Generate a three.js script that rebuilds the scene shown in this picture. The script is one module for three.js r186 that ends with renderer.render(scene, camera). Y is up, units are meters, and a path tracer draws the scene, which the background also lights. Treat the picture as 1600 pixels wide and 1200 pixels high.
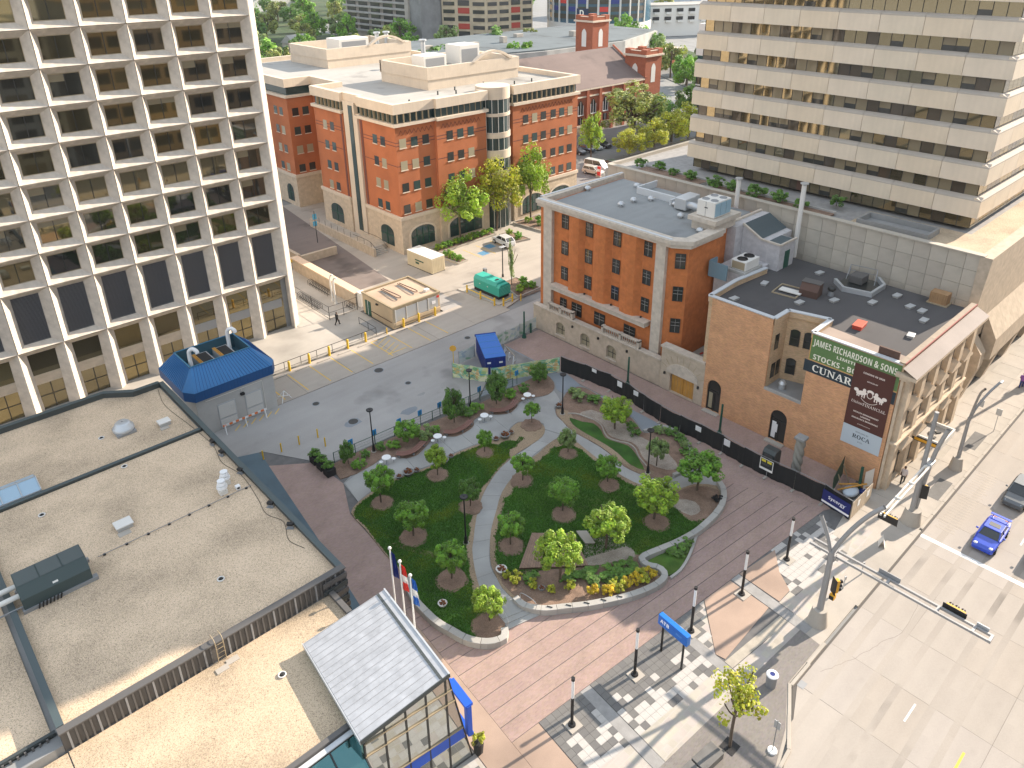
import * as THREE from 'three';
import { mergeGeometries } from 'three/addons/utils/BufferGeometryUtils.js';
import { RoundedBoxGeometry } from 'three/addons/geometries/RoundedBoxGeometry.js';
import { MarchingCubes } from 'three/addons/objects/MarchingCubes.js';

// ---------------------------------------------------------------- camera, sky, sun, exposure
const scene = new THREE.Scene();
const renderer = new THREE.WebGLRenderer({ antialias: true });
renderer.toneMapping = THREE.LinearToneMapping;
renderer.toneMappingExposure = 2.3;
renderer.shadowMap.enabled = true;
const camera = new THREE.PerspectiveCamera(64.06, 4 / 3, 0.5, 3000);
camera.position.set(0, 44, 0);
camera.quaternion.setFromRotationMatrix(new THREE.Matrix4().makeBasis(new THREE.Vector3(0.729134, -0.006552, 0.68434), new THREE.Vector3(0.288507, 0.909699, -0.298683), new THREE.Vector3(-0.620586, 0.415217, 0.665183)));
camera.setViewOffset(1636, 1487, 0, 287, 1600, 1200);
scene.add(camera);

const SUN = new THREE.Vector3(0.892, 0.4226, 0.1555).normalize();
// a hazy pale sky: air and a little thin cloud, brighter toward the horizon and round the sun
const SKYW = 512, SKYH = 256, skyData = new Float32Array(SKYW * SKYH * 4);
for (let j = 0; j < SKYH; j++) for (let i = 0; i < SKYW; i++) {
  const up = ((j + 0.5) / SKYH - 0.5) * Math.PI, az = ((i + 0.5) / SKYW - 0.5) * 2 * Math.PI, y = Math.sin(up), h = Math.cos(up), x = h * Math.cos(az), z = h * Math.sin(az);
  const k = Math.pow(1 - Math.max(0, y), 2.2), s = Math.max(0, x * SUN.x + y * SUN.y + z * SUN.z), glow = 0.12 * Math.pow(s, 6);
  const c = y < 0 ? [0.32, 0.31, 0.3] : [0.3 + 0.16 * k + glow * 1.1, 0.345 + 0.135 * k + glow, 0.41 + 0.09 * k + glow * 0.9];
  skyData.set([1.35 * c[0], 1.35 * c[1], 1.35 * c[2], 1], 4 * (j * SKYW + i));
}
const sky = new THREE.DataTexture(skyData, SKYW, SKYH, THREE.RGBAFormat, THREE.FloatType);
sky.mapping = THREE.EquirectangularReflectionMapping; sky.magFilter = THREE.LinearFilter; sky.needsUpdate = true;
scene.background = sky;
scene.environment = sky;
const sun = new THREE.DirectionalLight(0xffefdc, 4.6);
sun.name = 'sun';
sun.position.copy(SUN).multiplyScalar(300).add(new THREE.Vector3(45, 0, -50));
sun.target.position.set(45, 0, -50);
sun.castShadow = true;
sun.shadow.mapSize.set(4096, 4096);
Object.assign(sun.shadow.camera, { left: -150, right: 150, top: 120, bottom: -120, near: 10, far: 700 });
scene.add(sun, sun.target);

// ---------------------------------------------------------------- helpers
let seed = 12345;
const rnd = () => { seed = (seed + 0x6D2B79F5) | 0; let t = Math.imul(seed ^ (seed >>> 15), 1 | seed); t = (t + Math.imul(t ^ (t >>> 7), 61 | t)) ^ t; return ((t ^ (t >>> 14)) >>> 0) / 4294967296; };
const rr = (a, b) => a + (b - a) * rnd();
const used = new Map();
function numbered(name) {
  const n = used.get(name) ?? 0;
  used.set(name, n + 1);
  return n ? name + '_' + String(n).padStart(3, '0') : name;
}
const origin = new WeakMap();                    // world-built things: where their group stands
function originOf(o) { while (o && o !== scene) { if (origin.has(o)) return origin.get(o); o = o.parent; } return null; }
function shade(o) { o.castShadow = true; o.receiveShadow = true; return o; }
// uv in metres from the direction a face points
function boxUV(geo) {
  const p = geo.attributes.position, n = geo.attributes.normal, uv = new Float32Array(p.count * 2);
  for (let i = 0; i < p.count; i += 3) {
    let nx = 0, ny = 0, nz = 0;
    for (let k = 0; k < 3; k++) { nx += n.getX(i + k); ny += n.getY(i + k); nz += n.getZ(i + k); }
    const ax = Math.abs(nx), ay = Math.abs(ny), az = Math.abs(nz);
    for (let k = 0; k < 3; k++) {
      const j = i + k, x = p.getX(j), y = p.getY(j), z = p.getZ(j);
      if (ay >= ax && ay >= az) { uv[2 * j] = x; uv[2 * j + 1] = -z; }
      else if (ax >= az) { uv[2 * j] = z; uv[2 * j + 1] = y; }
      else { uv[2 * j] = x; uv[2 * j + 1] = y; }
    }
  }
  geo.setAttribute('uv', new THREE.BufferAttribute(uv, 2));
  return geo;
}
function plain(g) {
  const q = g.index ? g.toNonIndexed() : g.clone();
  if (!q.attributes.normal) q.computeVertexNormals();
  for (const k of Object.keys(q.attributes)) if (k !== 'position' && k !== 'normal') q.deleteAttribute(k);
  return q;
}
function join(geos) {
  geos = (Array.isArray(geos) ? geos : [geos]).map(plain);
  const g = geos.length > 1 ? mergeGeometries(geos) : geos[0];
  return boxUV(g);
}
// several geometries joined into ONE named mesh under parent
function obj(name, geos, mat, parent = scene) {
  const g = join(geos), at = originOf(parent);
  if (at) g.translate(-at.x, -at.y, -at.z);
  const m = shade(new THREE.Mesh(g, mat));
  m.name = parent === scene ? numbered(name) : name;
  parent.add(m);
  return m;
}
// one more piece that shares an already joined geometry, placed in the world coordinates of its thing
function piece(name, geo, mat, parent, x, y, z, ry = 0) {
  const m = shade(new THREE.Mesh(geo, mat)), at = originOf(parent);
  m.name = name;
  m.position.set(x, y, z);
  if (at) m.position.sub(at);
  m.rotation.y = ry;
  parent.add(m);
  return m;
}
function thing(name, label, category, [x, y, z] = [0, 0, 0], ry = 0, group) {
  const o = new THREE.Group();
  o.name = numbered(name);
  o.position.set(x, y, z);
  o.rotation.y = ry;
  o.userData = { label, category };
  if (group) o.userData.group = group;
  scene.add(o);
  return o;
}
// a thing whose parts are written in world coordinates
function worldThing(name, label, category, at, group) {
  const o = thing(name, label, category, at, 0, group);
  origin.set(o, new THREE.Vector3(...at));
  return o;
}
function tag(o, label, category, group) { o.userData.label = label; o.userData.category = category; if (group) o.userData.group = group; return o; }
function struct(name, geos, mat) { const o = obj(name, geos, mat); o.userData.kind = 'structure'; return o; }
function copy(o, label, [x, y, z], ry = 0, s = 1, group) {
  const c = o.clone();
  c.name = numbered(o.name.replace(/_\d{3}$/, ''));
  c.position.set(x, y, z); c.rotation.y = ry;
  if (typeof s === 'number') c.scale.setScalar(s); else c.scale.set(...s);
  c.userData = { ...o.userData, label };
  if (group) c.userData.group = group;
  scene.add(c);
  return c;
}
// geometry makers; y is the BOTTOM of a box
const bx = (w, h, d, x = 0, y = 0, z = 0, ry = 0) => { const g = new THREE.BoxGeometry(w, h, d); if (ry) g.rotateY(ry); return g.translate(x, y + h / 2, z); };
const b6 = (x0, x1, y0, y1, z0, z1) => new THREE.BoxGeometry(x1 - x0, y1 - y0, z1 - z0).translate((x0 + x1) / 2, (y0 + y1) / 2, (z0 + z1) / 2);
const rbx = (w, h, d, x, y, z, r = 0.03, seg = 2) => new RoundedBoxGeometry(w, h, d, seg, r).translate(x, y + h / 2, z);
const cyl = (r0, r1, h, x = 0, y = 0, z = 0, n = 10) => new THREE.CylinderGeometry(r1, r0, h, n).translate(x, y + h / 2, z);
function tube(pts, r, n = 6, seg = 0) {
  const c = pts.length > 2 ? new THREE.CatmullRomCurve3(pts.map((p) => new THREE.Vector3(...p)), false, 'centripetal') : new THREE.LineCurve3(new THREE.Vector3(...pts[0]), new THREE.Vector3(...pts[1]));
  return new THREE.TubeGeometry(c, seg || (pts.length > 2 ? pts.length * 4 : 1), r, n, false);
}
function bar(a, b, w, h = w) {       // a straight box beam from a to b
  const A = new THREE.Vector3(...a), B = new THREE.Vector3(...b), d = B.clone().sub(A), L = d.length();
  const g = new THREE.BoxGeometry(w, h, L), m = new THREE.Matrix4().lookAt(B, A, Math.abs(d.y) > 0.95 * L ? new THREE.Vector3(1, 0, 0) : new THREE.Vector3(0, 1, 0));
  return g.applyMatrix4(m).translate((A.x + B.x) / 2, (A.y + B.y) / 2, (A.z + B.z) / 2);
}
function quad(a, b, c, d) {          // two triangles, wound a b c d
  const g = new THREE.BufferGeometry();
  g.setAttribute('position', new THREE.Float32BufferAttribute([...a, ...b, ...c, ...a, ...c, ...d], 3));
  g.computeVertexNormals();
  return g;
}
function tris(list) { const g = new THREE.BufferGeometry(); g.setAttribute('position', new THREE.Float32BufferAttribute(list.flat(2), 3)); g.computeVertexNormals(); return g; }
function shapeOf(pts) { return new THREE.Shape(pts.map(([x, z]) => new THREE.Vector2(x, -z))); }
// a slab over a ground outline [x, z]
function slab(pts, y0, y1, holes = [], bevel = 0) {
  const s = shapeOf(pts);
  for (const h of holes) s.holes.push(new THREE.Path(h.map(([x, z]) => new THREE.Vector2(x, -z))));
  const g = new THREE.ExtrudeGeometry(s, { depth: y1 - y0 - 2 * bevel, bevelEnabled: bevel > 0, bevelThickness: bevel, bevelSize: bevel, bevelOffset: -bevel, bevelSegments: 1, curveSegments: 8 });
  return g.rotateX(-Math.PI / 2).translate(0, y0 + bevel, 0);
}
// extrude a profile [u, y] along z (from z0 to z1) with u as x, or along x with u as z
function alongZ(prof, z0, z1) { const s = new THREE.Shape(prof.map(([u, y]) => new THREE.Vector2(u, y))); return new THREE.ExtrudeGeometry(s, { depth: z1 - z0, bevelEnabled: false }).translate(0, 0, z0); }
function alongX(prof, x0, x1) { const s = new THREE.Shape(prof.map(([u, y]) => new THREE.Vector2(-u, y))); return new THREE.ExtrudeGeometry(s, { depth: x1 - x0, bevelEnabled: false }).rotateY(Math.PI / 2).translate(x0, 0, 0); }
const smooth = (pts, n = 4, closed = false) => { const c = new THREE.CatmullRomCurve3(pts.map(([x, z]) => new THREE.Vector3(x, 0, z)), closed, 'centripetal'); return c.getPoints(pts.length * n).map((p) => [p.x, p.z]); };
// points left and right of a ground line
function offset(pts, d) {
  return pts.map((p, i) => {
    const a = pts[Math.max(0, i - 1)], b = pts[Math.min(pts.length - 1, i + 1)], dx = b[0] - a[0], dz = b[1] - a[1], L = Math.hypot(dx, dz) || 1;
    return [p[0] - (dz / L) * d, p[1] + (dx / L) * d];
  });
}
const ribbon = (pts, w, y0, y1) => slab([...offset(pts, w / 2), ...offset(pts, -w / 2).reverse()], y0, y1);

// ---------------------------------------------------------------- textures and materials
const hash = (x, y, s) => { let h = Math.imul(x, 374761393) + Math.imul(y, 668265263) + Math.imul(s, 2147483647); h = Math.imul(h ^ (h >>> 13), 1274126177); return ((h ^ (h >>> 16)) >>> 0) / 4294967296; };
function vnoise(x, y, per, s) {      // tiling value noise
  const xi = Math.floor(x), yi = Math.floor(y), fx = x - xi, fy = y - yi, u = fx * fx * (3 - 2 * fx), v = fy * fy * (3 - 2 * fy);
  const w = (i) => ((i % per) + per) % per, x0 = w(xi), x1 = w(xi + 1), y0 = w(yi), y1 = w(yi + 1);
  return (hash(x0, y0, s) * (1 - u) + hash(x1, y0, s) * u) * (1 - v) + (hash(x0, y1, s) * (1 - u) + hash(x1, y1, s) * u) * v;
}
function fbm(u, v, per, oct, s) { let a = 0, k = 0.5, t = 0; for (let o = 0; o < oct; o++) { a += k * vnoise(u * per, v * per, per, s + o); t += k; per *= 2; k *= 0.55; } return a / t; }
const enc = (c) => Math.round(255 * Math.min(1, Math.max(0, c <= 0.0031308 ? c * 12.92 : 1.055 * Math.pow(c, 1 / 2.4) - 0.055)));
function texture(size, metres, fn, srgb = true) {
  const d = new Uint8Array(size * size * 4);
  for (let j = 0; j < size; j++) for (let i = 0; i < size; i++) {
    const c = fn((i + 0.5) / size, (j + 0.5) / size), o = 4 * (j * size + i);
    for (let k = 0; k < 3; k++) d[o + k] = srgb ? enc(c[k] ?? c) : Math.round(255 * Math.min(1, Math.max(0, c[k] ?? c)));
    d[o + 3] = 255;
  }
  const t = new THREE.DataTexture(d, size, size);
  t.wrapS = t.wrapT = THREE.RepeatWrapping; t.magFilter = THREE.LinearFilter; t.minFilter = THREE.LinearMipmapLinearFilter; t.generateMipmaps = true;
  if (srgb) t.colorSpace = THREE.SRGBColorSpace;
  t.repeat.set(1 / metres, 1 / metres);
  t.needsUpdate = true;
  return t;
}
const grey = (f) => (u, v) => { const c = f(u, v); return [c, c, c]; };
// factor maps: mean about 0.8, the material's colour carries the hue
const tMottle = texture(512, 14, grey((u, v) => 0.55 + 0.5 * fbm(u, v, 5, 6, 3) * 0.85 + 0.06 * (hash(u * 512 | 0, v * 512 | 0, 9) - 0.5)));
const tFine = texture(512, 5, grey((u, v) => 0.62 + 0.36 * fbm(u, v, 12, 5, 21)));
const tRoad = texture(1024, 40, grey((u, v) => {
  const big = fbm(u, v, 4, 5, 40), streak = fbm(u * 0.999, v, 3, 2, 45) * 0.5 + 0.5 * vnoise(u * 6, v * 90, 90, 47), sp = hash(u * 1024 | 0, v * 1024 | 0, 4);
  const stain = Math.max(0, fbm(u, v, 9, 4, 50) - 0.62) * 1.3;
  return 0.54 + 0.42 * big + 0.12 * streak + 0.07 * (sp - 0.5) - stain;
}));
const tGravel = texture(1024, 16, (u, v) => {
  const i = u * 1024 | 0, j = v * 1024 | 0, s = hash(i >> 1, j >> 1, 7), s2 = hash(i / 3 | 0, j / 3 | 0, 8), big = fbm(u, v, 6, 5, 60), d = s < 0.07 ? 0.42 : s > 0.9 ? 1.25 : 1;
  const f = (0.36 + 0.3 * s2 + 0.62 * big) * d;
  return [f, f * (0.97 + 0.04 * s2), f * (0.92 + 0.1 * s)];
});
const tMulch = texture(512, 4, (u, v) => {
  const i = u * 512 | 0, j = v * 512 | 0, s = hash(i / 3 | 0, j / 2 | 0, 17), q = hash(i / 2 | 0, j / 4 | 0, 18), f = 0.3 + 0.45 * s * q + 0.35 * fbm(u, v, 8, 3, 70) + (s > 0.93 ? 0.35 : 0);
  return [f, f * (0.88 + 0.1 * q), f * (0.78 + 0.2 * q)];
});
const tGrass = texture(1024, 24, (u, v) => {
  const big = fbm(u, v, 6, 5, 80), mid = fbm(u, v, 30, 3, 84), s = hash(u * 1024 | 0, v * 1024 | 0, 19), dry = Math.max(0, fbm(u, v, 5, 4, 90) - 0.56) * 3.2;
  const f = 0.3 + 0.75 * big + 0.45 * (mid - 0.5) + 0.26 * (s - 0.5);
  return [f * (0.75 + 1.5 * dry), f * (1 + 0.3 * dry), f * (0.8 + 0.4 * dry)];
});
const brickFn = (rows, cols, vary = 0.2) => (u, v) => {
  const r = Math.floor(v * rows), off = (r % 2) * 0.5, c = Math.floor(u * cols + off), fx = u * cols + off - c, fy = v * rows - r, cc = ((c % cols) + cols) % cols;
  const m = fx < 0.05 || fy < 0.13, h = hash(cc, r, 31), big = fbm(u, v, 5, 4, 33);
  const f = m ? 0.74 : 0.62 + vary * (h - 0.4) + 0.26 * (big - 0.2);
  return m ? [f, f, f] : [f * 1.02, f * (0.96 + 0.06 * hash(cc, r, 32)), f * (0.92 + 0.1 * hash(cc, r, 34))];
};
const tBrick = texture(1024, 4.8, brickFn(64, 20));
const tPaver = texture(1024, 6, brickFn(60, 30, 0.13));
const tStreak = texture(512, 8, grey((u, v) => 0.72 + 0.05 * vnoise(u * 32, v * 4, 32, 5) + 0.2 * fbm(u, v, 5, 5, 6)));
const tWood = texture(512, 2, (u, v) => { const f = 0.6 + 0.3 * vnoise(u * 60, v * 3, 60, 11) + 0.2 * fbm(u, v, 6, 3, 12); return [f, f * 0.96, f * 0.9]; });
const L = (r, g, b) => new THREE.Color().setRGB(r, g, b);
const mat = (c, rough = 0.85, map = null, extra = {}) => new THREE.MeshStandardMaterial({ color: Array.isArray(c) ? L(...c) : c, roughness: rough, map, bumpMap: extra.bump ? map : null, bumpScale: extra.bump ?? 0, metalness: extra.metal ?? 0, side: THREE.DoubleSide });
const glassy = (c, rough = 0.06, coat = 1) => new THREE.MeshPhysicalMaterial({ color: L(...c), roughness: 0.5, metalness: 0, clearcoat: coat, clearcoatRoughness: rough, side: THREE.DoubleSide });
const M = {
  concrete: mat([0.52, 0.475, 0.41], 0.9, tMottle), concreteGrey: mat([0.5, 0.49, 0.46], 0.9, tMottle), concreteDark: mat([0.33, 0.33, 0.32], 0.9, tMottle),
  precast: mat([0.7, 0.625, 0.53], 0.88, tFine), precastTan: mat([0.6, 0.5, 0.38], 0.88, tFine), spandrel: mat([0.8, 0.675, 0.51], 0.85, tStreak),
  joint: mat([0.12, 0.11, 0.1], 0.95), asphalt: mat([0.24, 0.235, 0.225], 0.95, tRoad), roadConc: mat([0.47, 0.425, 0.375], 0.93, tRoad), lotConc: mat([0.5, 0.445, 0.38], 0.93, tRoad),
  alley: mat([0.42, 0.405, 0.385], 0.95, tRoad), strip: mat([0.3, 0.33, 0.36], 0.92, tMottle),
  paverRed: mat([0.46, 0.335, 0.29], 0.9, tPaver), paverPink: mat([0.48, 0.35, 0.27], 0.9, tMottle), paverDark: mat([0.175, 0.17, 0.165], 0.9, tFine), paverMid: mat([0.2, 0.195, 0.185], 0.9, tFine), paverLight: mat([0.55, 0.525, 0.49], 0.9, tFine), paverWarm: mat([0.5, 0.45, 0.37], 0.9, tFine),
  cobble: mat([0.3, 0.28, 0.26], 0.9, tPaver),
  walk: mat([0.45, 0.445, 0.425], 0.92, tMottle), grass: mat([0.08, 0.175, 0.025], 0.95, tGrass), dirt: mat([0.36, 0.27, 0.18], 0.95, tGravel), mulch: mat([0.4, 0.285, 0.215], 0.95, tMulch, { bump: 0.03 }), rockbed: mat([0.62, 0.57, 0.5], 0.95, tMulch, { bump: 0.05 }),
  gravelWarm: mat([0.57, 0.45, 0.315], 0.95, tGravel), gravelGrey: mat([0.7, 0.545, 0.385], 0.95, tGravel),
  stone: mat([0.5, 0.48, 0.44], 0.9, tMottle, { bump: 0.02 }), limestone: mat([0.62, 0.52, 0.4], 0.9, tFine), cream: mat([0.76, 0.64, 0.5], 0.85, tStreak), creamStone: mat([0.7, 0.57, 0.42], 0.9, tFine),
  brick: mat([0.8, 0.445, 0.24], 0.92, tBrick), brickOrange: mat([0.62, 0.2, 0.075], 0.9, tStreak), brickPale: mat([0.74, 0.54, 0.34], 0.92, tBrick), brickFar: mat([0.55, 0.18, 0.07], 0.9, tMottle), brickRed: mat([0.45, 0.14, 0.07], 0.92, tBrick), brickDark: mat([0.16, 0.06, 0.045], 0.92),
  stucco: mat([0.66, 0.215, 0.065], 0.9, tFine), pilaster: mat([0.68, 0.6, 0.5], 0.9, tFine),
  roofGrey: mat([0.32, 0.335, 0.335], 0.92, tRoad), roofDark: mat([0.1, 0.095, 0.095], 0.95, tRoad), roofPale: mat([0.46, 0.44, 0.4], 0.92, tRoad), slate: mat([0.21, 0.155, 0.135], 0.9, tRoad), slateDark: mat([0.09, 0.09, 0.1], 0.9, tRoad),
  flashDark: mat([0.05, 0.06, 0.06], 0.5), flashLight: mat([0.55, 0.57, 0.58], 0.5), ribDark: mat([0.11, 0.105, 0.1], 0.55),
  metalRoof: mat([0.62, 0.63, 0.645], 0.45, tFine, { metal: 0.3 }), seam: mat([0.4, 0.41, 0.42], 0.5), galv: mat([0.55, 0.57, 0.58], 0.45, null, { metal: 0.5 }), steelGrey: mat([0.3, 0.31, 0.32], 0.5, null, { metal: 0.3 }), pole: mat([0.33, 0.33, 0.33], 0.55, null, { metal: 0.2 }),
  hutBlue: mat([0.025, 0.19, 0.46], 0.45, tStreak), hutBlueDark: mat([0.012, 0.085, 0.25], 0.55), brandBlue: mat([0.008, 0.09, 0.55], 0.45), navy: mat([0.012, 0.03, 0.2], 0.45), boxBlue: mat([0.012, 0.13, 0.48], 0.5), carBlue: new THREE.MeshPhysicalMaterial({ color: L(0.008, 0.06, 0.55), roughness: 0.35, clearcoat: 1, clearcoatRoughness: 0.05 }),
  black: mat([0.012, 0.012, 0.013], 0.5), blackMatte: mat([0.02, 0.02, 0.02], 0.8), rubber: mat([0.02, 0.02, 0.02], 0.9), white: mat([0.8, 0.8, 0.79], 0.5), offWhite: mat([0.7, 0.68, 0.63], 0.7), yellow: mat([0.75, 0.47, 0.03], 0.6), signalYellow: mat([0.78, 0.4, 0.02], 0.5), red: mat([0.6, 0.04, 0.03], 0.6), redBox: mat([0.42, 0.05, 0.03], 0.7),
  teal: mat([0.03, 0.36, 0.27], 0.5), green: mat([0.02, 0.09, 0.06], 0.5), woodGold: mat([0.62, 0.33, 0.07], 0.6, tWood), deck: mat([0.35, 0.24, 0.18], 0.75, tWood), benchWood: mat([0.22, 0.11, 0.085], 0.7), brown: mat([0.1, 0.055, 0.04], 0.8),
  glass: glassy([0.012, 0.015, 0.014], 0.02), glassOlive: glassy([0.035, 0.03, 0.016], 0.02), glassTeal: glassy([0.012, 0.04, 0.04], 0.03), glassBrown: glassy([0.05, 0.035, 0.018], 0.02), glassBlind: glassy([0.2, 0.165, 0.1], 0.03, 0.8), glassPale: glassy([0.34, 0.3, 0.2], 0.05, 0.8),
  pane: new THREE.MeshPhysicalMaterial({ color: 0xffffff, roughness: 0.02, transmission: 1, thickness: 0, ior: 1.5 }), paneTint: new THREE.MeshPhysicalMaterial({ color: L(0.55, 0.75, 0.72), roughness: 0.02, transmission: 1, thickness: 0, ior: 1.5 }),
  louvre: mat([0.05, 0.05, 0.06], 0.6), frameDark: mat([0.03, 0.03, 0.028], 0.5), frameTan: mat([0.35, 0.28, 0.18], 0.6), bark: mat([0.12, 0.09, 0.065], 0.95), barkPale: mat([0.3, 0.25, 0.19], 0.95), skin: mat([0.45, 0.27, 0.18], 0.6),
};
const leafMat = (r, g, b) => new THREE.MeshPhysicalMaterial({ color: L(r, g, b), roughness: 0.85, transmission: 0.35, thickness: 0, side: THREE.DoubleSide, vertexColors: true });
Object.assign(M, { leaf: leafMat(0.19, 0.42, 0.035), leafBright: leafMat(0.31, 0.5, 0.035), leafDark: leafMat(0.13, 0.29, 0.04), leafYellow: leafMat(0.66, 0.54, 0.025), leafGold: leafMat(0.46, 0.52, 0.04), leafWillow: leafMat(0.3, 0.37, 0.08), leafGrey: leafMat(0.25, 0.38, 0.12), leafRust: leafMat(0.3, 0.1, 0.02) });
// lettering and print on a canvas
function print(w, h, draw) {
  const c = document.createElement('canvas'); c.width = w; c.height = h;
  draw(c.getContext('2d'), w, h);
  const t = new THREE.CanvasTexture(c); t.colorSpace = THREE.SRGBColorSpace;
  return t;
}
// a flat printed sheet w x h; its geometry keeps its own 0..1 uv
function sheet(name, w, h, tex, parent, rough = 0.7) {
  const m = shade(new THREE.Mesh(new THREE.PlaneGeometry(w, h), new THREE.MeshStandardMaterial({ map: tex, roughness: rough, side: THREE.DoubleSide })));
  m.name = parent === scene ? numbered(name) : name;
  parent.add(m);
  return m;
}

// ================================================================ GROUND
struct('ground', slab([[-300, 300], [-300, -1600], [1700, -1600], [1700, 300]], -0.6, -0.17), M.concreteDark);
const tTile = texture(512, 6, brickFn(12, 12, 0.06));
M.tilePale = mat([0.6, 0.56, 0.5], 0.9, tTile);
// the avenue: concrete slabs on a dark bed, a step below the pavement
const avenue = struct('avenue', slab([[-60, -10.9], [30.7, -10.9], [33.4, -11.8], [36.2, -13.35], [260, -13.35], [260, 60], [-60, 60]], -0.3, -0.135), M.joint);
const roadTones = [M.roadConc, mat([0.46, 0.415, 0.365], 0.93, tRoad), mat([0.48, 0.435, 0.39], 0.93, tRoad), mat([0.465, 0.415, 0.36], 0.93, tRoad)];
{
  const g = join(bx(4.595, 0.02, 3.385, 0, -0.01, 0));
  for (let i = 0; i < 34; i++) for (let j = 0; j < 6; j++) {
    const x = 38.9 + (i - 4) * 4.61, z = -11.5 + j * 3.4;
    if (x > 175 || (x < 36 && j === 0)) continue;
    piece('road_slab', g, roadTones[Math.floor(rnd() * 4)], avenue, x, -0.125 + rr(-0.002, 0.002), z);
  }
  obj('road_apron', [slab([[-60, -10.9], [30.7, -10.9], [33.4, -11.8], [36.58, -13.2], [36.58, -9.82], [18.1, -9.82], [18.1, 60], [-60, 60]], -0.14, -0.116), slab([[18.1, 7.3], [175, 7.3], [175, 60], [18.1, 60]], -0.14, -0.116), slab([[175.2, -13], [260, -13], [260, 60], [175.2, 60]], -0.14, -0.116)], M.roadConc, avenue);
  // paint: stop line, lane dash, yellow line
  obj('stop_line', bx(0.42, 0.004, 13.2, 56.6, -0.111, -6.6), M.white, avenue);
  for (const [x, z] of [[39.8, -7.3], [31, -7.3], [62, -7.25], [71, -7.25], [80, -7.25]]) obj('lane_dash', bx(1.7, 0.004, 0.11, x, -0.111, z), M.white, avenue);
  obj('centre_line', bx(26, 0.004, 0.14, 26.5, -0.111, -4), M.yellow, avenue);
  // pale milled strips in the nearest lane
  for (let i = 0; i < 26; i++) obj('worn_strip', bx(0.16, 0.003, rr(1.3, 1.8), 58.6 + i * 0.42, -0.112, -12.1), M.lotConc, avenue);
  [[[38.5, -12.6], [41, -11.6], [43.5, -10.9], [46, -10.2], [50, -10.6]], [[60, -6.2], [65, -6.6], [72, -6.1]], [[52, -3.2], [57, -2.6], [63, -3.1]]].forEach((p) => obj('crack', ribbon(smooth(p, 5).map(([x, z], i) => [x + 0.06 * (hash(i, 2, 5) - 0.5), z + 0.12 * (hash(i, 3, 5) - 0.5)]), 0.012, -0.114, -0.111), M.joint, avenue));
  [[-11.9, 0.5], [-9.9, 0.42], [-8.5, 0.42], [-6.4, 0.42], [-4.9, 0.42]].forEach(([z, w], i) => obj('tyre_track', ribbon(smooth([[30, z + 0.1], [48, z - 0.12], [70, z + 0.08], [110, z - 0.05], [170, z]], 3), w, -0.1145, -0.1115 + i * 0.0001), M.tyre ??= mat([0.452, 0.407, 0.357], 0.93, tRoad), avenue));
  obj('drain_grate', bx(0.6, 0.004, 0.45, 36.75, -0.108, -12.95), M.steelGrey, avenue);
}
// kerb stones along the pavement
const kerb = struct('kerb', ribbon([[45.6, -13.46], [57, -13.46]], 0.2, -0.14, -0.02), M.concrete);
{
  const g = join(rbx(2.36, 0.19, 0.22, 0, 0, 0, 0.03));
  for (let i = 0; i < 40; i++) piece('kerb_stone', g, M.concrete, kerb, 58.4 + i * 2.4, -0.16, -13.46);
  for (const [x, z, a] of [[39.6, -13.46, 0], [37.3, -13.4, 0], [35.1, -12.95, 0.5], [33.05, -11.85, 0.5], [30.85, -11.1, 0.12], [28.4, -10.98, 0], [26, -10.98, 0], [23.6, -10.98, 0], [21.2, -10.98, 0]]) piece('kerb_stone', g, M.concrete, kerb, x, -0.16, z, a);
}
// pavement along the avenue
const pavement = struct('pavement', slab([[-60, -11.1], [30.7, -11.15], [33.3, -11.95], [36.2, -13.55], [260, -13.55], [260, -18.9], [56, -18.9], [51.4, -18.2], [44, -16.2], [30, -16.6], [-60, -24]], -0.3, -0.018), M.concrete);
{
  const g = join(bx(2.96, 0.018, 2.3, 0, 0, 0)), tones = [M.walkWarm = mat([0.53, 0.48, 0.415], 0.92, tMottle), mat([0.54, 0.49, 0.425], 0.92, tMottle), mat([0.52, 0.475, 0.41], 0.92, tMottle)];
  for (let i = 0; i < 30; i++) for (let j = 0; j < 2; j++) piece('pavement_slab', g, tones[Math.floor(rnd() * 3)], pavement, 57.4 + i * 3, -0.018, -14.75 - j * 2.34);
  // corner in front of the plaza
  obj('corner_slab', slab([[36.3, -13.58], [55.9, -13.58], [55.9, -18.2], [53, -18.1], [47, -16.9], [40, -16.1], [36.3, -15.9]], -0.018, -0.01), tones[0], pavement);
  obj('cobbled_strip', slab([[24, -11.25], [30.6, -11.3], [33.1, -12.1], [36, -13.62], [40.4, -13.62], [40.6, -15.2], [34.6, -15.5], [31.2, -15.6], [24, -16]], -0.018, 0.008), M.cobble, pavement);
  for (const [x, z] of [[73.5, -15], [63.5, -14.6]]) obj('granite_patch', bx(3.4, 0.006, 1.1, x, -0.002, z + 0.2), M.paverMid, pavement);
}

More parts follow.
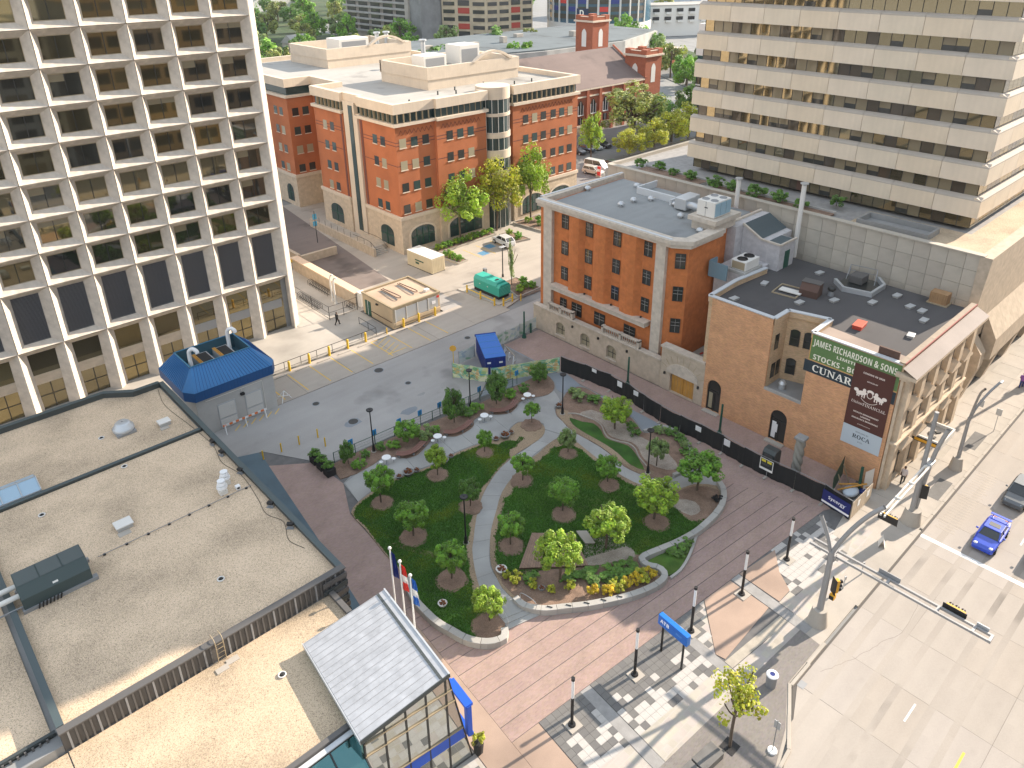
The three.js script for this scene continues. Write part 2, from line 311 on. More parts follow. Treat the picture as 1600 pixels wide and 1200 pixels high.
// plaza: long strips of brick between dark joints, laid about five degrees off the street grid
const PA = -5.1 * Math.PI / 180, PU = [Math.cos(PA), -Math.sin(PA)], PV = [Math.sin(PA), Math.cos(PA)];
const pz = (u, v) => [23.7 + u * PU[0] + v * PV[0], -21.3 + u * PU[1] + v * PV[1]];
const plaza = struct('plaza_paving', slab([[-20, -16], [59.4, -13.6], [59.4, -62], [53, -62], [44, -54], [26, -55.5], [22, -66], [14, -66], [14, -24]], -0.3, -0.03), M.paverDark);
{
  const brickTones = [M.paverRed, mat([0.475, 0.35, 0.3], 0.9, tPaver), mat([0.45, 0.33, 0.29], 0.9, tPaver)];
  const strip = (u0, u1, v0, v1, m, name = 'brick_strip', y = 0) => obj(name, slab([pz(u0, v0), pz(u1, v0), pz(u1, v1), pz(u0, v1)], -0.03, y), m, plaza);
  for (let k = 0; k < 14; k++) strip(-3.6, 33.6, -1.42 - (k + 1) * 1.17 + 0.05, -1.42 - k * 1.17, brickTones[k % 3]);
  obj('brick_walk', slab([[18.8, -61], [25.4, -56], [25.7, -51.5], [24, -47.6], [23.4, -39.4], [22.6, -38], [21, -35], [19, -32.5]], -0.03, 0.004), M.paverRed, plaza);
  obj('brick_walk', slab([[53.6, -60.9], [59.4, -60.9], [59.4, -20], [56, -19], [53.6, -20], [53.6, -34]], -0.03, 0.008), M.paverRed, plaza);
  obj('brick_walk', slab([[49.4, -37], [53.5, -50], [53.5, -20], [51, -27.4]], -0.03, 0.006), M.paverRed, plaza);
  obj('brick_walk', slab([[44, -54], [53.6, -60.9], [53.6, -52]], -0.03, -0.004), M.strip, plaza);
  obj('asphalt_strip', slab([[16.6, -34.2], [18.6, -34.2], [20.4, -46], [22.2, -60], [22.4, -66], [16.6, -66]], -0.03, 0.012), M.shadeBlueAsphalt = mat([0.13, 0.19, 0.225], 0.92, tMottle), plaza);  // grey paving; the blue cast of open shade is mixed into its colour
  strip(-5.7, -3.62, -14, 3.4, M.paverPink, 'pink_panel', 0.002);
  strip(-3.6, -1.55, -1.38, 2.4, M.paverPink, 'pink_panel', 0.002);
  obj('pink_panel', slab([pz(14.2, -1.36), pz(17.2, -1.36), pz(17.3, 2.0), pz(11.3, 2.85), pz(11.1, 2.2)], -0.03, 0.003), M.paverPink, plaza);
  obj('pink_panel', slab([pz(18.3, -1.36), pz(22.6, -1.2), pz(20.9, 0.4), pz(19.9, 2.0), pz(18.4, 2.15)], -0.03, 0.003), M.paverPink, plaza);
  // grey dividing bands
  strip(1.95, 2.75, -1.38, 6.6, M.paverMid2 = mat([0.38, 0.37, 0.355], 0.9, tFine), 'grey_band', 0.004);
  strip(10.3, 11.05, -1.38, 6.4, M.paverMid2, 'grey_band', 0.004);
  strip(17.35, 18.25, -1.38, 5, M.paverMid2, 'grey_band', 0.004);
  strip(11.1, 17.3, 2.95, 3.6, M.paverWarm, 'warm_band', 0.002);
  // pale tiles toward the avenue
  obj('pale_tiles', [slab([pz(-1.5, 3.0), pz(1.9, 3.0), pz(1.9, 6.4), pz(-1.5, 6.4)], -0.03, -0.002), slab([pz(2.8, 3.0), pz(10.25, 3.0), pz(10.25, 6.0), pz(7.5, 7.2), pz(2.8, 7.2)], -0.03, -0.002), slab([pz(11.1, 3.65), pz(17.3, 3.65), pz(17.3, 4.7), pz(11.1, 4.9)], -0.03, -0.002), slab([pz(18.3, 2.2), pz(20, 2.05), pz(27, 2.5), pz(31, 1), pz(31, 2.5), pz(18.3, 4.6)], -0.03, -0.002), slab([pz(11.1, -1.36), pz(14.1, -1.36), pz(11.05, 2.2)], -0.03, -0.002), slab([pz(-16, -2.2), pz(-5.75, -2.2), pz(-5.75, 5.2), pz(-16, 5.2)], -0.03, -0.004)], M.tilePale, plaza);
  // the mosaic of dark and pale pavers round the light posts
  const cell = 0.5, g = join(bx(cell - 0.012, 0.03, cell - 0.012, 0, -0.03, 0)), dk = [M.paverDark, M.paverMid, mat([0.19, 0.185, 0.175], 0.9, tFine)], lt = [M.paverLight, mat([0.56, 0.535, 0.5], 0.9, tFine), mat([0.54, 0.515, 0.48], 0.9, tFine)];
  const field = (u, v, s) => vnoise(u / 1.15, v / 0.75, 999, s);
  const mosaic = (u0, nu, v0, nv, chance, s, ok = () => true) => {
    for (let i = 0; i < nu; i++) for (let j = 0; j < nv; j++) {
      const u = u0 + (i + 0.5) * cell, v = v0 + (j + 0.5) * cell;
      if (!ok(u, v)) continue;
      const dark = chance(v, u) > field(i * 0.95, j * 0.95, s) * 0.8 + 0.2 * hash(i >> 1, j, s), [x, z] = pz(u, v);
      piece('paver', g, (dark ? dk : lt)[Math.floor(rnd() * 3)], plaza, x, 0, z, PA);
    }
  };
  mosaic(-13.5, 15, -2.0, 9, () => 0.36, 205, (u, v) => { const d = hash(u * 4 | 0, v * 4 | 0, 6); return d > 0.45; });
  const ch = (v) => (v < -0.1 ? 1 : v < 0.6 ? 0.78 : v < 1.4 ? 0.6 : v < 2.3 ? 0.4 : 0.3);
  mosaic(-1.5, 7, -1.4, 9, ch, 201, (u, v) => u < 1.95);
  mosaic(2.8, 15, -1.4, 9, ch, 202);
  mosaic(11.1, 5, -1.4, 6, ch, 203, (u, v) => v < 1.4 && u < 13.8 - (v + 1.4) * 0.85);
  mosaic(19.8, 18, -1.4, 8, (v, u) => (v < -0.6 ? 0.55 : 0.36), 204, (u, v) => u > 22.4 - (v + 1.2) * 0.9 && u < 28.6 - v * 0.7);
}

// alley, lots, forecourt
struct('alley', slab([[10, -67.45], [170, -67.45], [170, -62.0], [53.4, -62.0], [53.4, -60.7], [43.6, -53.95], [26.2, -54.9], [22.6, -61], [10, -66]], -0.3, 0.016), M.alley);
struct('alley_bay', slab([[46, -60.9], [53.4, -60.9], [53.4, -53.4], [46.6, -55.6]], -0.2, 0.022), M.alley);
const strip2 = struct('parking_strip', slab([[10, -73.4], [57, -73.4], [57, -67.5], [10, -67.5]], -0.3, 0.0), M.joint);
{
  const g = join(bx(5.9, 0.03, 5.86, 0, 0, 0)), tones = [M.lotConc, mat([0.51, 0.455, 0.39], 0.93, tRoad), mat([0.49, 0.435, 0.37], 0.93, tRoad)];
  for (let i = 0; i < 6; i++) piece('concrete_slab', g, tones[i % 3], strip2, 28 + i * 5.93, 0.0, -70.45);
  for (let i = 0; i < 9; i++) obj('stall_line', bx(0.1, 0.004, 4.6, 28.5 + i * 2.75, 0.031, -70.3, 0.02), M.yellow, strip2);
  obj('hatch_box', [bx(2.6, 0.004, 0.1, 43.3, 0.035, -72.6), bx(2.6, 0.004, 0.1, 43.3, 0.035, -68.6), ...[0, 1, 2, 3].map((k) => bx(2.4, 0.004, 0.08, 43.3, 0.036, -71.9 + k * 0.9, 0.5))], M.yellow, strip2);
  for (let i = 0; i < 8; i++) obj('wheel_stop', rbx(1.7, 0.1, 0.16, 30.3 + i * 2.75, 0.03, -72.6, 0.03), M.concrete, strip2);
  obj('hatch_lines', [0, 1, 2, 3, 4, 5].map((k) => bx(1.1, 0.004, 0.09, 22.6 + k * 0.85, 0.017, -66.5, 0.7)), M.yellow, strip2);
}
const lot = struct('parking_lot', slab([[57, -67.5], [66, -69.8], [170, -69.8], [170, -130], [47, -130], [47, -81], [54, -80.8], [54, -73.4], [57, -73.4]], -0.3, 0.008), M.lotConc);
obj('parking_line', [bx(0.1, 0.004, 4.8, 72.6, 0.009, -86.6), bx(0.1, 0.004, 4.8, 69.9, 0.009, -86.6), bx(0.1, 0.004, 4.8, 75.6, 0.009, -86.6)], M.yellow, lot);
obj('disabled_mark', [bx(1.5, 0.004, 1.5, 71.3, 0.009, -85.6), bx(1.5, 0.004, 1.5, 74, 0.009, -87.2)], mat([0.1, 0.25, 0.4], 0.8), lot);
struct('asphalt_yard', slab([[57.2, -67.5], [57.2, -79.8], [54, -80.6], [54, -73.4], [53, -70]], -0.2, 0.024), M.alley);
struct('church_lot', slab([[102, -96], [170, -96], [170, -131], [102, -131]], -0.2, 0.03), M.asphalt);
struct('side_street', slab([[48.2, -87], [54.6, -87], [60, -131], [60, -170], [52, -170], [52, -131]], -0.2, 0.03), mat([0.24, 0.2, 0.18], 0.95, tRoad));
struct('yard_concrete', slab([[47, -81.4], [60, -86.5], [62, -93.8], [54.6, -97], [47.5, -101]], -0.2, 0.026), M.lotConc);
struct('cross_street', slab([[165, -70], [185, -100], [236, -180], [330, -330], [345, -322], [250, -168], [200, -92], [178, -60]], -0.2, 0.04), M.asphalt);
struct('forecourt', [slab([[-20, -100], [47.4, -100], [47.4, -80.9], [45.9, -80.9], [45.9, -73.6], [-20, -73.6]], -0.3, 0.1)], M.concrete);

// ================================================================ PARK
const lawnW = [[24.1, -47.6], [23.9, -45.1], [23.5, -41.8], [23.3, -39.2], [23.2, -37.9], [22.9, -37], [22.55, -35.5], [22.5, -34.3], [22.5, -33.4], [22.6, -32.7], [22.8, -31.8], [23, -31], [23.3, -30.3], [23.9, -29.6], [24.4, -29.2], [24.9, -29.2], [25.5, -29.8], [26.1, -31.2], [26.3, -32.7], [27, -34.3], [27.7, -35.5], [28.8, -37.1], [29.6, -37.9], [31.5, -39.8], [33.6, -41.5], [35.3, -42.5], [37.5, -43.4], [39.9, -43.9], [42, -44], [43.6, -44.2], [44.6, -44.8], [45.1, -45.7], [44.7, -46.8], [43.5, -47.6], [42.2, -47.3], [41.3, -46.8], [39.8, -47.1], [38, -47.6], [36.3, -47.9], [35.1, -48], [33.9, -47.8], [33, -48], [31.4, -48.3], [29.6, -48.7], [28.6, -48.8], [27.2, -48.7], [25.2, -48.3]];
const lawnE = [[44.7, -42.9], [43.1, -42.9], [41.3, -42.5], [39.7, -42.4], [37.3, -41.6], [35.2, -40.7], [33.2, -39.2], [31.3, -37.7], [29.8, -36.1], [28.8, -34.8], [28.3, -33.6], [27.9, -32.5], [27.8, -30.8], [28.0, -29.6], [28.6, -28.9], [30, -27.9], [31.4, -26.9], [32.7, -26.1], [34.1, -25.3], [35.5, -24.9], [36.6, -24.7], [37.2, -24.8], [37.5, -25.4], [37.4, -26], [37.1, -26.5], [37.2, -27.1], [37.5, -27.3], [38.3, -27.2], [39.7, -26.8], [41.2, -26.3], [42.9, -26], [44.4, -25.9], [46.2, -26.1], [47.7, -26.4], [49.4, -27.5], [49.7, -28], [48.3, -29.7], [47.1, -30.1], [45.6, -31.6], [44.9, -32.6], [44.6, -34.8], [44.8, -37.4], [45.2, -40.1], [45.4, -41.6]];
const patioUp = [[29.2, -51.9], [30.1, -52.2], [30.9, -52], [31.5, -51.1], [32, -50.5], [32.9, -50.3], [33.7, -50.5], [34.7, -51], [35.7, -51.3], [36.5, -51.3], [36.9, -50.7], [37.5, -50.1], [38.5, -50], [39.4, -50.1], [40.1, -50.4], [40.5, -51], [41.3, -51.2], [42.3, -51.1], [42.8, -50.3], [44.0, -49.5], [45.3, -49.8], [46.5, -50.4], [48, -49.9], [49.4, -49.3], [50.7, -49.6], [51.6, -50.5], [52.1, -51.6], [52.3, -52.5]];
const bedNE = [[48, -46.7], [47.3, -45.8], [47, -44.8], [46.6, -43.6], [46.4, -42.3], [46.5, -40.4], [46.5, -39], [46.2, -37.3], [45.8, -35.6], [45.9, -34.4], [46.2, -33.1], [46.9, -32.2], [47.6, -31.8], [49, -31.4], [50.1, -31.7], [51.6, -32.5], [52.7, -33.6], [53.3, -35.1], [53.5, -36.5], [53.1, -37.3], [52, -37.2], [51.3, -37.7], [51.7, -38.7], [52.4, -40.1], [52.8, -42.3], [53, -44.3], [53.3, -46.1], [53.3, -47.4], [52.8, -48.1], [51.3, -48.2], [49.7, -47.4]];
const walk = struct('park_walk', slab([[25.3, -48.3], [25.7, -51.5], [28, -52.6], [36, -52.4], [44, -51.6], [52.3, -52.5], [53.5, -48], [53.5, -36], [52, -32], [50.4, -29], [49, -26.6], [38, -25.2], [28.4, -29], [26.6, -29.6], [25.6, -29.6], [24.4, -30.4], [23.4, -36], [24.4, -47.4]], -0.2, 0.02), M.concreteDark);
{
  // the walk's slabs: main path, right-hand path, patio
  const inter = (pts, n) => { const c = new THREE.CatmullRomCurve3(pts.map(([x, z]) => new THREE.Vector3(x, 0, z)), false, 'centripetal'); return c.getSpacedPoints(n).map((p) => [p.x, p.z]); };
  const pave = (left, right, n) => { const a = inter(left, n * 3), b = inter(right, n * 3); for (let k = 0; k < n; k++) { const s = a.slice(3 * k, 3 * k + 4), t = b.slice(3 * k, 3 * k + 4).reverse(); const cut = (p, q) => [p[0] + (q[0] - p[0]) * 0.03, p[1] + (q[1] - p[1]) * 0.03]; s[3] = cut(s[3], s[2]); t[0] = cut(t[0], t[1]); obj('path_slab', slab([...s, ...t], 0.02, 0.05 + rr(-0.003, 0.003)), k % 3 ? M.walk : M.walk2, walk); } };
  M.walk2 = mat([0.435, 0.43, 0.41], 0.92, tMottle);
  pave([[26.1, -30.9], [26.3, -32.7], [27, -34.3], [28.8, -37.1], [31.5, -39.8], [33.6, -41.5], [37.5, -43.4], [42, -44], [44.6, -44.9]], [[27.9, -30.6], [28.1, -32.6], [28.6, -34.6], [30.4, -36.8], [33.2, -39.2], [35.2, -40.7], [39.7, -42.4], [43.1, -42.95], [45.2, -43.1]], 13);
  pave([[46.9, -44.0], [46.5, -41], [46.3, -38], [45.9, -35.3], [46.2, -33.1], [47.5, -31.4]], [[45.2, -42.6], [45.2, -40], [44.8, -37.4], [44.6, -34.8], [44.9, -32.6], [46.9, -30.3]], 8);
  obj('path_slab', slab([[44.7, -45.0], [45.3, -43.2], [45.3, -42.8], [46.9, -44.1], [47.1, -45.6], [48.0, -46.9], [49.6, -47.6], [50.5, -49.4], [49.2, -49.2], [46.5, -50.2], [44.2, -49.4], [43.5, -47.8], [44.9, -46.8], [45.3, -45.7]], 0.02, 0.049), M.walk, walk);
  const up = smooth(patioUp.slice(0, 20), 1), lo = [[44.0, -47.8], [42.2, -47.5], [41.3, -47], [38, -47.8], [35.1, -48.2], [33, -48.2], [29.6, -48.9], [27.2, -48.9], [25.3, -48.4]];
  pave([[25.8, -51.4], [28.6, -52.0], [31, -51.6], [33.3, -50.6], [35.8, -51], [38, -50.3], [40.5, -50.6], [42.3, -50.8], [44.1, -49.5]], [...lo].reverse(), 9);
  obj('slate_paving', slab([[52.3, -52.5], [54.2, -51.4], [53.4, -48.2], [52.2, -48.3], [50.8, -48.2], [50.9, -49.4], [51.8, -50.5]], 0.02, 0.045), M.strip, walk);
  obj('slate_paving', slab([[53.2, -45.2], [53.7, -45], [53.7, -37.4], [52.9, -37.3], [51.4, -37.7], [52.6, -40.1]], 0.02, 0.045), M.strip, walk);
  obj('walk_end', slab([[46.9, -30.2], [47.5, -31.4], [49.2, -31.2], [50.6, -29.4], [49.7, -28.1], [48.4, -29.6]], 0.02, 0.048), M.walk, walk);
}
const park = struct('lawn', slab(smooth(lawnW, 2, true), -0.1, 0.085), M.dirt);
obj('lawn_bed', slab(smooth(lawnE, 2, true), -0.1, 0.085), M.dirt, park);
let gW, gE;
// grass lies inside the worn dirt edges
function shrink(pts, f) {
  const n = pts.length;
  return pts.map((p, i) => {
    const a = pts[(i + n - 1) % n], b = pts[(i + 1) % n], dx = b[0] - a[0], dz = b[1] - a[1], l = Math.hypot(dx, dz) || 1, d = f(p, i) * (0.75 + 0.5 * hash(i, 3, n));
    return [p[0] + (dz / l) * d, p[1] - (dx / l) * d];
  });
}
{
  gW = shrink(smooth(lawnW, 3, true), ([x, z]) => (x > 39.5 ? (x > 41 ? 1.5 : 0.9) : x > 26 && z > -45 && x - z < 77 ? 0.45 : z < -47.2 ? 0.3 : 0.15));
  obj('grass', slab(gW.filter(([x]) => x < 42.2), 0.05, 0.1), M.grass, park);
  gE = shrink(smooth([[44.6, -42.4], ...lawnE.slice(1, 10), [28.7, -33.2], [30, -31.8], [34, -28.8], [37.6, -27.6], ...lawnE.slice(28, 33), [44.2, -27.0], [44.6, -28.6], [44.8, -30.5], ...lawnE.slice(38)], 3, true), ([x, z]) => (z < -40.5 ? 0.85 : x < 36 && z < -34 ? 0.5 : x > 44 && z < -32 ? 0.45 : 0.12));
  obj('grass', slab(gE, 0.05, 0.1), M.grass, park);
  obj('mulch_bed', slab(smooth([[28.1, -32.2], [28.4, -33.2], [29.6, -33.2], [30.2, -32.9], [34.0, -29.5], [36.3, -29.2], [37.9, -27.6], [37.1, -26.6], [37.3, -25.4], [36.6, -24.85], [34.1, -25.5], [32.7, -26.3], [30, -28.1], [28.7, -29.1], [28.1, -30.4]], 2, true), 0.05, 0.105), M.mulch, park);
  obj('rock_bed', slab(smooth([[34.2, -29.6], [35.6, -31.2], [36.6, -32], [37.8, -30.6], [38.3, -28.9], [37.6, -27.6], [36.2, -28.3]], 2, true), 0.05, 0.112), M.rockbed, park);
  obj('rock_bed', slab(smooth([[44.5, -26.2], [46.2, -26.3], [47.6, -26.6], [49.2, -27.7], [48.2, -29.4], [46.6, -30], [45.2, -30.3], [44.5, -28.6]], 2, true), 0.05, 0.108), M.mulch, park);
  obj('rock_bed', slab(smooth([[44.6, -29.6], [45.6, -29.4], [46.4, -28.2], [45.8, -27.2], [44.7, -27.4]], 2, true), 0.05, 0.114), M.rockbed, park);
  for (const [x, z, r] of [[26.7, -46.8, 1.05], [26.2, -41.5, 1.2], [32.5, -46.5, 1.05], [37.8, -46.1, 0.9], [25.65, -35.7, 1.25], [31.9, -41.1, 1.05], [43.4, -40.5, 0.95], [37.5, -40.6, 1.05], [42.7, -34.7, 1.0], [37.0, -34.9, 1.08], [41.95, -28.9, 1.15], [31.3, -35.2, 1.1], [24.8, -30.5, 1.25], [44.2, -46.3, 1.1]]) {
    const ring = []; for (let k = 0; k < 22; k++) { const a = (k / 22) * 6.283, q = r * (0.9 + 0.2 * hash(k, x | 0, 5)); ring.push([x + q * Math.cos(a), z + q * Math.sin(a)]); }
    obj('mulch_ring', slab(ring, 0.05, 0.13), M.mulch, park);
  }
  // pale worn tracks
  obj('worn_track', slab([[24.6, -42.3], [25.6, -40.4], [26.6, -38.6], [27.6, -37.6], [27.2, -37.2], [26.1, -38.3], [25.1, -40.2], [24.3, -42]], 0.09, 0.104), M.dirt2 = mat([0.16, 0.16, 0.06], 0.95, tGravel), park);
}
const bedN = struct('planting_bed', slab([...smooth(patioUp, 2), [51.6, -52.9], [43.4, -53.0], [36.3, -53.9], [29.1, -54.6], [26.2, -54.6], [25.8, -52.2], [27.4, -51.8]], -0.1, 0.07), M.mulch);
obj('planting_bed_east', slab(smooth(bedNE, 2, true), -0.1, 0.08), M.mulch, bedN);
obj('grass', slab(smooth([[47.9, -44.6], [48.3, -43.2], [48.9, -42.2], [48.5, -40.8], [47.9, -39.8], [48.2, -38.4], [48.5, -37.4], [48.1, -36.2], [47.4, -35], [46.7, -34], [46.4, -35.4], [46.9, -37.3], [47.1, -39], [47.1, -40.6], [47.1, -42.3], [47.3, -43.6]], 2, true), 0.05, 0.1), M.grass, bedN);
obj('dirt_edge', slab(smooth([[48, -46.6], [48.7, -45.6], [48.0, -44], [47.4, -42.2], [47.3, -40], [47.1, -37.6], [46.6, -35.4], [47.2, -33.2], [46.4, -33.2], [45.95, -34.6], [46.3, -37.3], [46.6, -40], [46.5, -42.4], [47, -44.7]], 2, true), 0.05, 0.09), M.dirt, bedN);
obj('rock_bed', slab(smooth([[48.9, -44.4], [49.6, -42.6], [49.4, -41.4], [48.8, -40.4], [48.5, -39.5], [48.8, -38.4], [49.2, -37.6], [49, -36.6], [48.3, -35.6], [47.8, -34.4], [48.2, -32.6], [49.2, -32], [50.2, -33.8], [50.6, -36], [50.5, -38], [51.2, -40], [50.8, -42], [50.6, -44]], 2, true), 0.05, 0.104), M.rockbed, bedN);
{ // concrete kerb round the eastern bed and its wavy steel edging
  obj('bed_kerb', [ribbon(smooth([[47.9, -31.6], [49.2, -31.3], [50.3, -31.6], [51.7, -32.4], [52.8, -33.6], [53.4, -35.1], [53.55, -36.5], [53.1, -37.3]], 3), 0.32, 0.02, 0.34), ribbon([[52.9, -37.3], [51.4, -37.8]], 0.25, 0.02, 0.3)], M.stone, bedN);
  obj('bed_edging', ribbon(smooth([[48.3, -45.2], [48.9, -44.6], [49.2, -43.4], [49.4, -42.4], [49.2, -41.4], [48.5, -40.4], [48.1, -39.5], [48.4, -38.4], [48.8, -37.6], [48.6, -36.6], [47.9, -35.6], [47.3, -34.2]], 3), 0.12, 0.05, 0.17), M.concrete, bedN);
}
// retaining walls of cut stone blocks
function stoneWall(label, top, width, h, blockLen) {
  const c = new THREE.CatmullRomCurve3(top.map(([x, z]) => new THREE.Vector3(x, 0, z)), false, 'centripetal'), n = Math.max(3, Math.round(c.getLength() / blockLen));
  const p = c.getSpacedPoints(n * 3).map((q) => [q.x, q.z]), a = offset(p, width / 2), b = offset(p, -width / 2);
  const w = worldThing('stone_wall', label, 'wall', [top[0][0], 0, top[0][1]]);
  const tones = [M.stone, mat([0.53, 0.51, 0.47], 0.9, tMottle, { bump: 0.02 }), mat([0.46, 0.45, 0.42], 0.9, tMottle, { bump: 0.02 })];
  for (let k = 0; k < n; k++) {
    const s = a.slice(3 * k, 3 * k + 4), t = b.slice(3 * k, 3 * k + 4), cut = (q, r) => [q[0] + (r[0] - q[0]) * 0.06, q[1] + (r[1] - q[1]) * 0.06];
    s[3] = cut(s[3], s[2]); t[3] = cut(t[3], t[2]);
    obj('stone_block', slab([...s, ...t.reverse()], -0.05, h + rr(-0.012, 0.012), [], 0.018), tones[Math.floor(rnd() * 3)], w);
  }
  return w;
}
const mid = (a, b) => a.map((p, i) => [(p[0] + b[i][0]) / 2, (p[1] + b[i][1]) / 2]);
stoneWall('curved grey stone block wall round the lawn behind the flagpoles', mid([[23.2, -37.9], [22.9, -37], [22.5, -35.5], [22.5, -34.3], [22.5, -33.4], [22.6, -32.7], [22.8, -31.8], [23, -31], [23.3, -30.3], [23.9, -29.6], [24.4, -29.3], [24.9, -29.3], [25.1, -29.7]], [[22.7, -38], [22.3, -36.8], [22.0, -35.6], [21.9, -34.6], [21.9, -33.5], [22.0, -32.6], [22.3, -31.6], [22.5, -30.7], [22.8, -30], [23.4, -29.1], [24.1, -28.6], [24.9, -28.4], [25.6, -29.1]]), 0.52, 0.52, 1.25);
const wall2 = stoneWall('S-shaped grey stone block wall curling behind the yellow shrubs', [[27.75, -30.9], [27.75, -29.9], [28.5, -28.75], [29.8, -27.75], [31.2, -26.75], [32.6, -25.95], [34.1, -25.2], [35.55, -24.7], [36.65, -24.5], [37.4, -24.6], [37.75, -25.05], [37.7, -25.65], [37.4, -26.1], [37.4, -26.7], [37.6, -27.0], [38.25, -26.95], [39.65, -26.55], [41.1, -26.15], [42.8, -25.85], [44.3, -25.8], [46.25, -25.95], [47.7, -26.3], [49.2, -27.2], [49.9, -28.1]], 0.5, 0.5, 1.15);
{ const g = join(bx(0.05, 0.05, 0.42)); for (const [x, z] of [[28.9, -28.45], [30.0, -27.6], [31.1, -26.85], [32.2, -26.2], [33.3, -25.6]]) piece('skate_stop', g, M.blackMatte, wall2, x, 0.51, z, 0.5); }
{ const w = obj('low_kerb', ribbon(smooth([[43.1, -25.7], [41.7, -25.1], [40.3, -24.6], [38.9, -24.3], [37.8, -24.35]], 3), 0.2, -0.05, 0.2), M.stone); tag(w, 'thin curved kerb closing the small grass bed beside the S-shaped wall', 'kerb'); }
{ const b = obj('grass_bed', slab(smooth([[42.9, -25.6], [41.6, -25.2], [40.3, -24.75], [38.9, -24.45], [37.95, -24.6], [37.9, -25.6], [37.75, -26.6], [38.2, -26.6], [39.7, -26.25], [41.2, -25.85]], 2, true), -0.05, 0.14), M.grass); b.userData.kind = 'structure'; }
{ // steps up to the path
  const st = worldThing('steps', 'short flight of grey concrete steps between the two stone walls', 'steps', [26.9, 0, -29.7]);
  for (let k = 0; k < 3; k++) obj('step', slab([[25.7 + k * 0.12, -29.35 - k * 0.42], [28.1 + k * 0.02, -28.75 - k * 0.42], [28.0, -30.9], [26.0, -31.2]], 0.0, 0.07 + k * 0.06, [], 0.008), M.walk, st);
  obj('handrail', [tube([[25.75, 0.05, -29.5], [25.75, 0.95, -29.5], [26.05, 1.05, -30.9], [26.05, 0.1, -30.9]], 0.022), tube([[28.05, 0.5, -29.0], [28.05, 1.1, -29.0], [27.85, 1.15, -30.4], [27.85, 0.5, -30.4]], 0.022)], M.galv, st);
}

